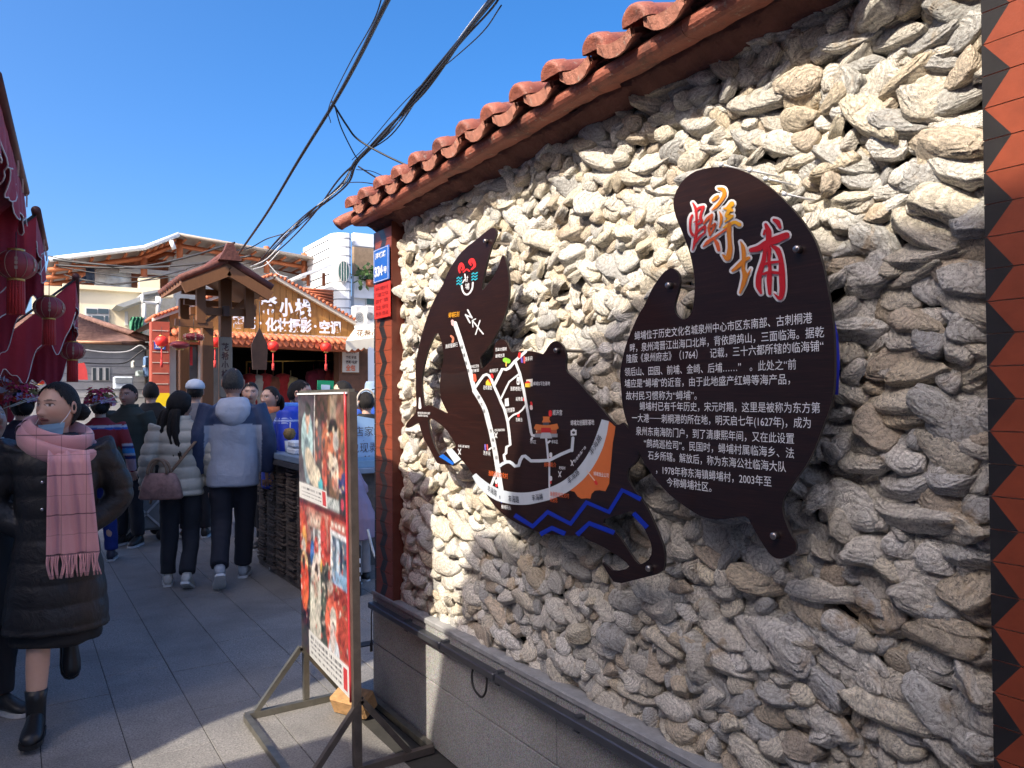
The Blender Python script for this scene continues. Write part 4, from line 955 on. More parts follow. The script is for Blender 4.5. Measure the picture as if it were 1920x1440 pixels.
# ---- neighbouring stall: cream awning, appliances
AW=empty('cream_awning',tuple(at(685,630,1,13.2)),'cream shop awning with brown lettering beside the white tiled house','awning')
p=[at(648,640,1,12.9),at(740,628,1,12.9),at(740,600,1,13.9),at(668,612,1,13.9)]
o=mesh('cloth',[tuple(q) for q in p],[(0,1,2,3)],m_cream,AW);o.location=-AW.location
V=[];F=[]
for i in range(41):
    a=i/40;q=p[0]+(p[1]-p[0])*a;V+=[(q[0],q[1],q[2]),(q[0],q[1]-.005,q[2]-.14-.05*abs(math.sin(a*26)))]
F=[(2*i,2*i+1,2*i+3,2*i+2) for i in range(40)];o=mesh('valance',V,F,m_cream,AW);o.location=-AW.location
txt('花希小栈',666,625,13.0,13,M('brown_letters',(.25,.13,.05),.6),AW,55,yo=-.06)
# ---- white tiled house on the right
YW=22.;WH=empty('white_tiled_house',(at(700,500,1,YW)[0],YW,0),'white tiled house with an oval window, rising beside the shell wall','house')
m_wt=M('white_wall_tile',(.80,.81,.82),.4,0,.05,3,20,.002,.2)
x0,x1,z0,z1=rect(628,436,663,760,YW)
# rounded corner tower
rad=.45;pts=[(x0,YW+3)]+[(x0+rad-rad*math.cos(R_(a)),YW+rad-rad*math.sin(R_(a))) for a in range(0,91,10)]+[(x1-.25+.25*math.sin(R_(a)),YW+.25-.25*math.cos(R_(a))) for a in range(0,91,15)]+[(x1,YW+3)]
b=MB();b.prism(pts,0,z1,axis=2);o=b.build('tower',m_wt,WH);o.location=-WH.location
z=.3;m_jt=M('tile_joint_grey',(.25,.26,.28),.8)
while z<z1:
    pr=[(a-(.006 if True else 0),c-.004) for a,c in pts];b=MB();b.prism([(a,c-.006) for a,c in pts],z,z+.035,axis=2);o=b.build('tile_course_joint',m_jt,WH);o.location=-WH.location;z+=.262
b=MB();cx,_,cz=at(644,509,1,YW-.03)
ov=[(cx+.19*math.cos(t)*(1),cz+.34*np.sign(math.sin(t))*abs(math.sin(t))**.8) for t in np.linspace(0,2*math.pi,28,endpoint=False)]
b=MB();b.prism(ov,YW-.05,YW+.01,axis=1);o=b.build('window',m_white_wall,WH);o.location=-WH.location
b=MB();b.prism([((a-cx)*.82+cx,(c-cz)*.88+cz) for a,c in ov],YW-.06,YW+.01,axis=1);pn=b.build('pane',M('green_glass',(.05,.11,.08),.1,0,.2,3,10,.001,0,spec=.9),o)
for dx in (-.08,0,.08):
    b=MB();b.box((cx+dx-.008,YW-.07,cz-.30),(cx+dx+.008,YW-.055,cz+.30));b.build('bar',m_white_wall,o)
block('balcony_wall',m_wt,WH,664,440,740,464,YW+.3,.2);block('balcony_wall',m_wt,WH,664,519,740,560,YW+.3,.2);block('back_wall',M('tan_back_wall',(.28,.20,.13),.85),WH,664,460,740,525,YW+1.5,.2);block('wall',m_wt,WH,664,556,740,760,YW+.5,.3,z0=0.)  # recessed back wall in one even tan
wd=block('window',m_white_wall,WH,686,556,705,572,YW+.44,.06);
b=MB();x0_,x1_,z0_,z1_=rect(688,558,705,571,YW+.43);b.box((x0_,YW+.42,z0_),(x1_,YW+.435,z1_));b.build('pane',MATS['green_glass'],wd)
pl_=empty('potted_plant',tuple(at(694,518,1,YW+.2)),'leafy green plant on the balcony wall of the white house','plant')
b=MB();rg=np.random.default_rng(4)
for k in range(150):
    d=rg.normal(0,1,3)*np.array((.30,.12,.16));a=rg.normal(0,.05,3);c=rg.normal(0,.05,3);b.add([d-a,d+c,d+a,d-c],[(0,1,2,3)])
b.build('foliage',M('leaf_green',(.05,.10,.03),.6,0,.4,20),pl_);b=MB();b.lathe([(0,-.32),(.11,-.32),(.15,-.12),(0,-.12)]);b.build('pot',m_tilo,pl_)
# air conditioners
def ac(u0,v0,u1,v1,Y,label):
    x0,x1,z0,z1=rect(u0,v0,u1,v1,Y);r=empty('air_conditioner',((x0+x1)/2,Y,z0),label,'air conditioner','air conditioners on the white house')
    w_,h=(x1-x0),(z1-z0);one('casing',M('appliance_white',(.60,.60,.58),.5),r,'box',(-w_/2,0,0),(w_/2,.3,h),bev=.02)
    b=MB();
    for q in np.linspace(.3,1,3):
        n=20;rr=q*min(w_,h)*.38;b.tube([(-w_*.1+rr*math.cos(2*math.pi*i/n),-.012,h/2+rr*math.sin(2*math.pi*i/n)) for i in range(n+1)],.008,5)
    b.build('fan_grille',M('grille_grey',(.2,.2,.2),.5),r);return r
ac(666,573,686,616,YW-3,'air conditioner standing beside the gable of the costume shop');ac(687,573,703,612,YW-3.2,'air conditioner partly behind the blue number plate')
# ---- grey brick house with an old tile roof
YG=17.;GH=empty('grey_brick_house',(at(190,700,1,YG)[0],YG,0),'low grey brick house with a sloping brown tile roof beyond the canopies','house')
m_gb=M('grey_brick',(.33,.33,.34),.9,0,.15,5,30,.01,.7);m_ot=M('old_roof_tile',(.16,.085,.065),.85,0,.35,8,20,.02,.8)
block('wall',m_gb,GH,-40,642,284,800,YG,.4,z0=0.)
for k in range(7):block('brick_course',M('grey_joint',(.17,.17,.18),.95),GH,-40,655+k*15,284,656.2+k*15,YG-.006,.02)
pA,pB=at(-60,600,1,YG),at(284,643,1,YG)
rf=empty('roof',(0,0,0));rf.parent=GH
# tile rows running down the slope
tl=at(60,588,1,YG+2.2);tr=at(150,598,1,YG+2.2);bl=at(-40,640,1,YG-.25);br=at(278,640,1,YG-.25)
n=30
ro=mesh('roof_slope',[tuple(bl),tuple(br),tuple(tr+np.array((.0,0,0))),(bl[0],tl[1],tr[2])],[(0,1,2,3)],m_ot,GH);ro.location=-GH.location
for i in range(22):
    a=i/21;z=bl[2]+(tr[2]-bl[2])*a;y=bl[1]+(tr[1]-bl[1])*a;xr=br[0]+(tr[0]-br[0])*a
    o=tube_to('roof_tile_row',m_ot,GH,[(bl[0],y-.03,z+.03),(xr,y-.03,z+.03)],.035,6)
tube_to('verge',m_ot,GH,[tuple(br+np.array((0,-.05,.05))),tuple(tr+np.array((0,0,.06)))],.06,8)
tube_to('gutter',M('copper_pipe',(.42,.22,.12),.5),GH,[at(142,641,1,YG-.3),at(228,643,1,YG-.3)],.03)
w1=block('window',m_white_wall,GH,172,689,206,713,YG-.03,.05)
for u in (174,186,198):
    x0,x1,z0,z1=rect(u,690,u+6,713,YG-.045);b=MB();b.box((x0,YG-.04,z0),(x1,YG-.02,z1));b.build('pane',glass(),w1)
block('vent',m_dark,GH,43,703,52,714,YG-.02,.03)
pn_=one('painted_wall_panel',M('faded_red_panel',(.55,.06,.05),.7),None,'box',(0,0,0),(1,1,1));bpy.data.objects.remove(pn_)
fl=pol('red_banner',M('red_banner_cloth',(.60,.06,.06),.8,0,.1),None,[(143,682),(158,680),(163,694),(165,712),(150,712),(142,712)],YG-1.,.01);tag(fl,'red cloth banner hanging in front of the grey brick house','banner')
# clutter by the grey house: meters, pipes, door box
for i,(u0,v0,u1,v1,c,l) in enumerate(((270,684,282,690,(.5,.5,.48),'uppermost white meter box on the grey wall'),(248,676,254,690,(.45,.44,.4),'narrow grey meter box left of the others'),(257,694,270,706,(.42,.5,.47),'pale meter box with a dark dial'),(214,706,250,730,(.55,.62,.70),'large pale blue cabinet under the meters'),(271,668,280,706,(.12,.2,.35),'blue and white bottle rack beside the pilaster'))):
    o=block('meter_box',M('box_%d'%i,c,.5),None,u0,v0,u1,v1,YG-.5,.25,bev=.02);tag(o,l,'box')
    o2=block('lid',M('box_lid_%d'%i,tuple(x*.4 for x in c),.4),o,u0+2,v0+2,u1-2,(v0+v1)/2,YG-.52,.02)
tb=tube_to('wire_tangle',M('wire_grey',(.35,.35,.36),.6),None,spl([at(150,655,1,YG-.6),at(200,661,1,YG-.6),at(240,659,1,YG-.6),at(262,648,1,YG-.6),at(275,655,1,YG-.6)],6),.018);tag(tb,'upper pale wires looping across the grey brick wall','wire')
tb=tube_to('wire_tangle',M('black_wire',(.02,.02,.022),.5),None,spl([at(150,680,1,YG-.7),at(200,682,1,YG-.7),at(235,680,1,YG-.7),at(258,664,1,YG-.7),at(270,655,1,YG-.7)],6),.014);tag(tb,'lower dark wires drooping across the grey brick wall','wire')
# ---- cream house behind with balcony, net and pipes
YC=23.;CH=empty('cream_house',(at(200,600,1,YC)[0],YC,0),'cream rendered house with a white framed window behind the grey brick house','house')
m_cr=M('warm_cream_render',(.76,.66,.46),.85,0,.06,2)
block('wall',m_cr,CH,60,540,262,760,YC,.3,z0=0.);block('parapet',m_cr,CH,118,537,300,545,YC-.12,.3)
block('wing_wall',M('grey_render',(.25,.25,.24),.9),CH,262,556,330,760,YC+.8,.3,z0=0.);block('band',m_cr,CH,262,540,325,556,YC+.1,.3)
wn=block('window',m_white_wall,CH,160,577,205,612,YC-.04,.06)
for q in ((162,579,182,588),(184,579,203,588),(162,592,170,611),(173,592,194,611),(197,592,203,611)):
    x0,x1,z0,z1=rect(*q,YC-.06);b=MB();b.box((x0,YC-.06,z0),(x1,YC-.03,z1));b.build('pane',glass(),wn)
wn=block('window',m_white_wall,CH,234,584,240,610,YC-.04,.06)
pol('lean_to_roof',M('grey_sheet',(.33,.34,.33),.6),CH,[(218,572),(310,540),(322,543),(232,576)],YC-1.2,1.3)
pol('lean_to_roof',MATS['grey_sheet'],CH,[(268,548),(308,541),(308,545),(268,553)],YC-1.4,1.3)
for pts in ([(266,553),(267,567),(300,570),(300,557)],[(270,567),(270,625)],[(296,556),(296,600)]):tube_to('pipe',m_white_wall,CH,[tuple(at(a,c,1,YC-1.45)) for a,c in pts],.055,7)
gn=MB();V=[];n=14
for j in range(9):
    for i in range(n):
        q=at(246+24*i/(n-1)-3*math.sin(j*.4),594+(j/8)*(32+8*math.sin(i*.9)),1,YC-1.5);V.append((q[0],q[1]+.09*math.sin(i*1.7+j*.5),q[2]))
gn.add(V,[(j*n+i,j*n+i+1,(j+1)*n+i+1,(j+1)*n+i) for j in range(8) for i in range(n-1)],smooth=True);o=gn.build('green_net',fabric('green_mesh',(.04,.20,.10),.8,.2,14,.03));tag(o,'crumpled green net hung beside the cream house','net')
# rooftop: water tank and columns
tk=MB();p=at(212,530,1,YC+3);tk.lathe([(0,.55),(.35,.5),(.5,.3),(.5,-.35),(0,-.35)],tuple(p),20);o=tk.build('water_tank',M('tank_white',(.6,.65,.68),.3,.2));tag(o,'rounded white water tank on the roof under the steel canopy','tank')
tk=MB();p=at(169,530,1,YC+2);tk.tube([p,p+np.array((0,0,.45))],.12,10);tk.tube([p+np.array((0,0,.2)),p+np.array((-.35,0,.0))],.05,6);o=tk.build('roof_pipe_stack',M('blue_black_pipe',(.03,.05,.09),.5));tag(o,'short dark pipe stack on the parapet of the cream house','pipe')
# ---- steel roof canopy on top
YR=24.;ST=empty('steel_roof_canopy',(at(350,470,1,YR)[0],YR,0),'large white edged steel canopy with orange beams over the rooftops','canopy')
m_or=M('orange_steel',(.42,.13,.05),.6,0,.15,5);m_sht=M('grey_roof_sheet',(.30,.25,.21),.5,0,.12,3);m_wst=M('white_steel',(.68,.70,.71),.5,0,.04)
def P3(u,v,Y):return at(u,v,1,Y)
front=[(92,487),(270,465),(335,440),(480,466),(628,492)]
fr=[P3(u,v,YR) for u,v in front];bk=[p+np.array((0,7.,-.05)) for p in fr]
V=[tuple(p) for p in fr+bk];n=len(fr);o=mesh('roof_sheet',V+[(a,b,c+.05) for a,b,c in V],[(i,i+1,n+i+1,n+i) for i in range(n-1)]+[(2*n+i,3*n+i,3*n+i+1,2*n+i+1) for i in range(n-1)],m_sht,ST);o.location=-ST.location
tube_to('white_edge',m_wst,ST,[tuple(p+np.array((0,-.05,.0))) for p in fr[:3]],.075,6);tube_to('white_edge',MATS['grey_roof_sheet'],ST,[tuple(p+np.array((0,-.05,.0))) for p in fr[2:]],.05,6)
for a in np.linspace(.02,.98,22):
    k=a*(n-1);i=min(int(k),n-2);f=k-i;p=fr[i]+(fr[i+1]-fr[i])*f;tube_to('joist',m_or,ST,[tuple(p+np.array((0,.1,-.09))),tuple(p+np.array((0,6.9,-.14)))],.045,4)
for dy in (.6,2.2,3.8,5.4,6.8):tube_to('purlin',m_or,ST,[tuple(p+np.array((0,dy,-.2))) for p in fr],.07,4)
for u,v0,v1,Y in ((190,500,545,YR+2.5),(270,492,545,YR+.6),(337,455,474,YR+.6),(500,470,500,YR+.6),(570,483,515,YR+.6),(607,520,540,YR)):
    a=P3(u,v0-8,Y);c=P3(u,v1,Y);tube_to('column',m_or,ST,[tuple(a),(a[0],a[1],c[2]-.2)],.09,4)
tube_to('brace',m_wst,ST,[tuple(P3(321,451,YR-.1)),tuple(P3(327,467,YR-.1))],.07,5)
# buildings under it
UB=empty('flat_roofed_house',(at(400,510,1,YR+1.5)[0],YR+1.5,0),'pale flat roofed house under the steel canopy, behind the plank gable','house')
m_pw=M('pale_wall',(.52,.52,.51),.85,0,.08,2)
pol('wall',m_pw,UB,[(318,760),(318,500),(330,476),(400,480),(620,530),(640,760)],YR+1.5,.3);block('wall',M('russet_wall',(.28,.11,.06),.8),UB,225,490,318,560,YR+2,.3);block('parapet',m_pw,UB,225,505,330,512,YR+1.2,.3)
block('ledge',m_cr,UB,262,520,300,540,YR-.2,.5)
TR=pol('small_tiled_roof',m_ot,None,[(555,538),(625,545),(625,585),(580,562)],19.,2.);tag(TR,'sloping brown tiled roof between the gable and the white house','roof')
for k in range(6):
    tube_to('tile_row',m_tilo,TR,[tuple(P3(556+k*5,540+k*4,18.95)),tuple(P3(625,546+k*6,18.95))],.03,5)
LT=pol('lean_to_canopy',m_wst,None,[(563,514),(622,494),(622,499),(565,519)],21.,2.5);tag(LT,'narrow white lean-to roof beside the oval-windowed tower','canopy')
for u in (578,607):tube_to('post',m_or,LT,[tuple(P3(u,512,21.4)),tuple(P3(u,536,21.4))],.05,4)
# ------------------------------------------------------------------ timber gate with a small tiled roof
YT=10.;GT=empty('timber_gate',(at(410,700,1,YT)[0],YT,0),'brown timber gate with a little tiled roof before the costume shop','gate')
m_rt=M('dark_red_roof_tile',(.13,.045,.035),.7,0,.3,10,30,.01,.8)
def gx(u,v,Y=YT):return at(u,v,1,Y)
def gbeam(n_,u0,v0,u1,v1,Y,wx,wy=None,par=GT,m=None):
    b=MB();b.bar(gx(u0,v0,Y),gx(u1,v1,Y),wx,wy or wx);o=b.build(n_,m or m_beam,par)
    o.location=-par.location;return o
# posts
def post(u,vtop,Y,w_,m=None):
    p=gx(u,vtop,Y);b=MB();b.box((p[0]-w_/2,Y-w_/2,0),(p[0]+w_/2,Y+w_/2,p[2]),bev=.006);o=b.build('post',m or m_beam,GT);o.location=-GT.location;return p
post(422,523,YT,.135);post(345,560,YT+.9,.12);post(388,612,YT-.1,.13);post(375,535,YT-.35,.10) if False else None
p=gx(376,533,YT-.3);q=gx(376,606,YT-.3);b=MB();b.box((p[0]-.05,YT-.35,q[2]),(p[0]+.05,YT-.25,p[2]));o=b.build('hanging_strut',m_beam,GT);o.location=-GT.location
p=gx(467,540,YT-.3);q=gx(467,615,YT-.3);b=MB();b.box((p[0]-.05,YT-.35,q[2]),(p[0]+.05,YT-.25,p[2]));o=b.build('hanging_strut',m_beam,GT);o.location=-GT.location
gbeam('cross_beam',356,583,478,587,YT-.2,.09);gbeam('cross_beam',328,604,398,610,YT-.3,.08);gbeam('tie_beam',345,566,480,575,YT+.5,.07);gbeam('tie_beam',340,545,500,556,YT+.9,.08)
gbeam('brace',372,560,404,586,YT+.3,.05);gbeam('brace',462,560,432,590,YT+.3,.05);gbeam('brace',380,609,404,590,YT-.2,.04)
b=MB();p=gx(422,584,YT-.25);b.box((p[0]-.035,YT-.33,p[2]-.06),(p[0]+.035,YT-.25,p[2]+.06));o=b.build('peg_block',M('dark_timber',(.06,.03,.02),.6),GT);o.location=-GT.location
# roof: two slopes, ridge running back
ap=gx(428,500,YT-.6);le=gx(342,532,YT-.6);re=gx(506,548,YT-.6);dep=1.5
for s,(e0) in enumerate((le,re)):
    d=np.array(e0)-np.array(ap)
    V=[];
    for yy in (0,dep):
        for a in (0,1):
            q=np.array(ap)+d*a*1.02;V+=[(q[0],YT-.6+yy,q[2]+.05),(q[0],YT-.6+yy,q[2]+.0)]
    F=[(0,2,6,4),(1,5,7,3),(0,1,3,2),(4,6,7,5),(2,3,7,6),(0,4,5,1)]
    o=mesh('roof_deck',V,F,m_beam,GT);o.location=-GT.location
    m_=6
    for k in range(9):
        y=YT-.60+dep*k/8;q0=np.array(ap)+(0,0,.085);q1=np.array(ap)+d*1.06+(0,0,.075);b=MB();b.tube([(q0[0],y,q0[2]),(q1[0],y,q1[2])],.042,8);o=b.build('roof_tile_row',m_rt,GT);o.location=-GT.location
    b=MB();q=np.array(ap)+d;b.bar(np.array((ap[0],YT-.64,ap[2]-.055)),np.array((q[0],YT-.64,q[2]-.055)),.12,.05,up=(0,1,0));o=b.build('barge_board',m_beam,GT);o.location=-GT.location
b=MB();b.tube([(ap[0],YT-.7,ap[2]+.15),(ap[0],YT-.6+dep,ap[2]+.15)],.06,8);o=b.build('ridge_tile',m_rt,GT);o.location=-GT.location
b=MB();b.prism([(ap[0]-.13,ap[2]+.06),(ap[0]+.13,ap[2]+.06),(ap[0]+.06,ap[2]+.19),(ap[0]+.035,ap[2]+.26),(ap[0]-.035,ap[2]+.26),(ap[0]-.06,ap[2]+.19)],YT-.72,YT-.62,axis=1);o=b.build('ridge_end',m_rt,GT);o.location=-GT.location
# name board on the front post
nb=one('name_board',wood('grey_board',(.20,.16,.12),(.33,.28,.21),(9,9,1)),None,'box',(0,0,0),(1,1,1));bpy.data.objects.remove(nb)
x0,x1,z0,z1=rect(411,632,435,745,YT-.1);b=MB();b.box((x0,YT-.115,z0),(x1,YT-.075,z1),bev=.006);nb=b.build('name_board',MATS['grey_board']);tag(nb,'upright weathered name board with black characters on the gate post','sign')
for k,s in enumerate('花希小栈'):txt(s,415,651+k*16.8,YT-.115,15,m_ink,nb,14,yo=-.003,bold=.03)
lantern(at(363,632,1,YT-.5),.118,'squat dark red gourd lantern, the higher one on the gate',.42,m_lan,.2,0,'lanterns on the timber gate');lantern(at(337,647,1,YT-.5),.105,'squat dark red gourd lantern, the lower one on the gate',.48,m_lan,.25,0,'lanterns on the timber gate')
hg=MB();p=at(487,660,1,YT+1.5);hg.prism([(p[0]-.10,p[2]-.26),(p[0]+.10,p[2]-.26),(p[0]+.12,p[2]+.1),(p[0],p[2]+.36),(p[0]-.12,p[2]+.1)],YT+1.5,YT+1.53,axis=1);o=hg.build('hanging_sign',M('dark_carved_wood',(.04,.02,.015),.6,0,.3));tag(o,'dark pointed wooden sign hanging in front of the shop opening','sign')
b=MB();b.tube([(p[0],YT+1.51,p[2]+.3),(p[0],YT+1.51,p[2]+.75)],.006,5);b.build('cord',m_pole,o)

# ------------------------------------------------------------------ overhead cables
m_cab=M('cable_black',(.015,.015,.017),.5,0,.1);m_cabw=M('cable_white',(.5,.5,.5),.5,0,.1)
def cable(pts,r,label,grp='overhead cables',m=None):
    Q=[atd(u,v,t) for u,v,t in pts];b=MB();b.tube(spl(Q,8),r,7);o=b.build('cable',m or m_cab);tag(o,label,'cable',grp);return o
cable([(745,-30,4),(724,5,4.3),(672,110,5.6),(625,195,6.8),(560,300,8.2),(500,400,10),(443,482,12.2)],.016,'thick black cable dropping from the top edge to the gate roof')
cable([(720,-20,4.2),(700,40,4.6),(655,120,5.6),(617,200,6.8),(620,230,7)],.004,'thin cable running beside the thick black one')
bd=[(960,-40,3.6),(925,0,4.),(860,80,4.8),(790,170,5.9),(725,245,6.9),(668,300,7.6),(640,345,8.3),(580,400,10),(530,450,11.8),(490,494,13)]
for k in range(7):
    rg=np.random.default_rng(20+k)
    cable([(u+rg.normal(0,4)*(1 if k else 0),v+rg.normal(0,4)*(1 if k else 0),t) for u,v,t in bd],.010 if k<3 else .006,['main black strand of the twisted cable bundle','second strand of the twisted cable bundle','third strand of the twisted cable bundle','pale strand in the twisted cable bundle','loose strand of the twisted cable bundle','lower loose strand of the twisted cable bundle','thin frayed strand of the twisted cable bundle'][k],'strands of the cable bundle',m_cabw if k==3 else None)
cable([(940,10,4.0),(905,60,4.6),(850,110,5.3),(800,150,5.9),(745,205,6.6),(690,270,7.3),(660,300,7.6)],.004,'thin wire hanging clear under the cable bundle')
cable([(622,190,6.8),(650,235,7),(672,262,7.1),(720,290,7.0),(776,316,6.9)],.009,'branch cable crossing from the thick cable to the tiled eave')
cable([(628,200,6.8),(640,240,7),(662,285,7.3),(672,300,7.4)],.006,'short curling wire between the two cable runs')
cable([(672,312,7.5),(700,330,7.3),(735,349,7.1)],.008,'lower branch cable reaching the tiled eave');cable([(640,343,8.2),(680,342,7.7),(728,350,7.2)],.005,'thin level wire reaching the tiled eave')
cable([(668,318,7.5),(700,322,7.3),(745,345,7.1)],.004,'thinnest branch wire reaching the tiled eave')
for k,(a,c,d_) in enumerate((((100,487),(260,500),(440,455)),((105,497),(250,502),(470,480)),((110,500),(250,520),(350,505)),((120,515),(200,533),(470,492)),((140,521),(230,533),(420,480)),((90,480),(200,496),(320,500)),((560,425),(500,448),(440,470)))):
    cable([(a[0],a[1],15),((a[0]+c[0])/2,(a[1]+c[1])/2+2,15),(c[0],c[1],15),((c[0]+d_[0])/2,(c[1]+d_[1])/2+5,14.6),(d_[0],d_[1],14)],.020 if k<2 else .011,['heavy wire sagging in front of the steel canopy','second heavy wire in front of the steel canopy','thin wire under the canopy edge','wire sagging over the cream parapet','lower wire over the cream parapet','short wire behind the maroon canopies','stray wire beside the thick cable'][k],'wires in front of the rooftops')
for k,(u0,v0,u1,v1) in enumerate(((530,455,470,500),(525,470,475,505),(500,490,540,520))):
    cable([(u0,v0,12),((u0+u1)/2,(v0+v1)/2+8,12),(u1,v1,12)],.008,['loop of slack wire above the gate roof','second slack loop above the gate roof','curled wire over the plank gable'][k],'slack wires above the gate',m_cabw)
# ------------------------------------------------------------------ people
def remesh(V,F,vox,smooth=2):
    me=bpy.data.meshes.new('r');me.from_pydata([tuple(v) for v in V],[],F);o=bpy.data.objects.new('r',me);COL.objects.link(o)
    m=o.modifiers.new('r','REMESH');m.mode='VOXEL';m.voxel_size=vox
    if smooth:
        s=o.modifiers.new('s','SMOOTH');s.factor=.5;s.iterations=smooth
    bpy.context.view_layer.update()
    e=bpy.data.meshes.new_from_object(o.evaluated_get(bpy.context.evaluated_depsgraph_get()));bpy.data.objects.remove(o);bpy.data.meshes.remove(me)
    return e
def verts(me):
    v=np.empty(len(me.vertices)*3,np.float32);me.vertices.foreach_get('co',v);return v.reshape(-1,3).astype(float)
def normals(me):
    v=np.empty(len(me.vertices)*3,np.float32);me.vertices.foreach_get('normal',v);return v.reshape(-1,3).astype(float)
def finish(me,name,mat,parent,disp=None,col=None):
    V=verts(me)
    if disp is not None:
        V=V+normals(me)*disp(V)[:,None];me.vertices.foreach_set('co',V.astype(np.float32).ravel())
    if col is not None:
        c=np.ones((len(V),4),np.float32);c[:,:3]=col(V);a=me.color_attributes.new('Col','FLOAT_COLOR','POINT');a.data.foreach_set('color',c.ravel())
    me.polygons.foreach_set('use_smooth',[True]*len(me.polygons));me.materials.clear();me.materials.append(mat);me.update();me.name=name
    o=bpy.data.objects.new(name,me);link(o,parent);return o
def skin_mat():
    m,nt,b=_new('skin');a=N(nt,'ShaderNodeVertexColor',layer_name='Col');p=posn(nt)
    c=mix(nt,math_(nt,'MULTIPLY',noise(nt,p,60,3),.18),a.outputs[0],(.32,.11,.07));nt.links.new(c,b.inputs['Base Color'])
    b.inputs['Roughness'].default_value=.48;b.inputs['Subsurface Weight'].default_value=.12;b.inputs['Subsurface Radius'].default_value=(.01,.004,.002)
    bump(nt,b,noise(nt,p,400,2),.15,.0008);return m
m_skin=skin_mat()
def hair_mat(name,col):
    if name in MATS:return MATS[name]
    m,nt,b=_new(name);p=objn(nt,(240,240,14));n=noise(nt,p,1.,3,.6,.5)
    c=mix(nt,n,tuple(x*.5 for x in col),tuple(x*2.2 for x in col));nt.links.new(c,b.inputs['Base Color']);b.inputs['Roughness'].default_value=.58;b.inputs['Specular IOR Level'].default_value=.22
    bump(nt,b,n,1.,.010);MATS[name]=m;return m
m_hair=hair_mat('black_hair',(.012,.010,.009));m_hairb=hair_mat('brown_hair',(.05,.028,.016))
m_clothc={}
def cloth_vc(name,rough=.85,fold=7.,fd=.012,coat=0.):
    if name in MATS:return MATS[name]
    m,nt,b=_new(name);a=N(nt,'ShaderNodeVertexColor',layer_name='Col');p=posn(nt)
    c=mix(nt,math_(nt,'MULTIPLY',noise(nt,p,14,4),.3),a.outputs[0],(.01,.01,.012));nt.links.new(c,b.inputs['Base Color']);b.inputs['Roughness'].default_value=rough
    h=math_(nt,'ADD',noise(nt,p,fold,4,.55,.6),math_(nt,'MULTIPLY',noise(nt,p,520,1),.03));bump(nt,b,h,.7,fd)
    if coat:b.inputs['Coat Weight'].default_value=coat;b.inputs['Coat Roughness'].default_value=.3
    MATS[name]=m;return m
m_cv=cloth_vc('worn_cloth');m_cvs=cloth_vc('shell_cloth',.55,9,.014,.0)
SKIN=(.60,.37,.27);LIP=(.38,.10,.09)
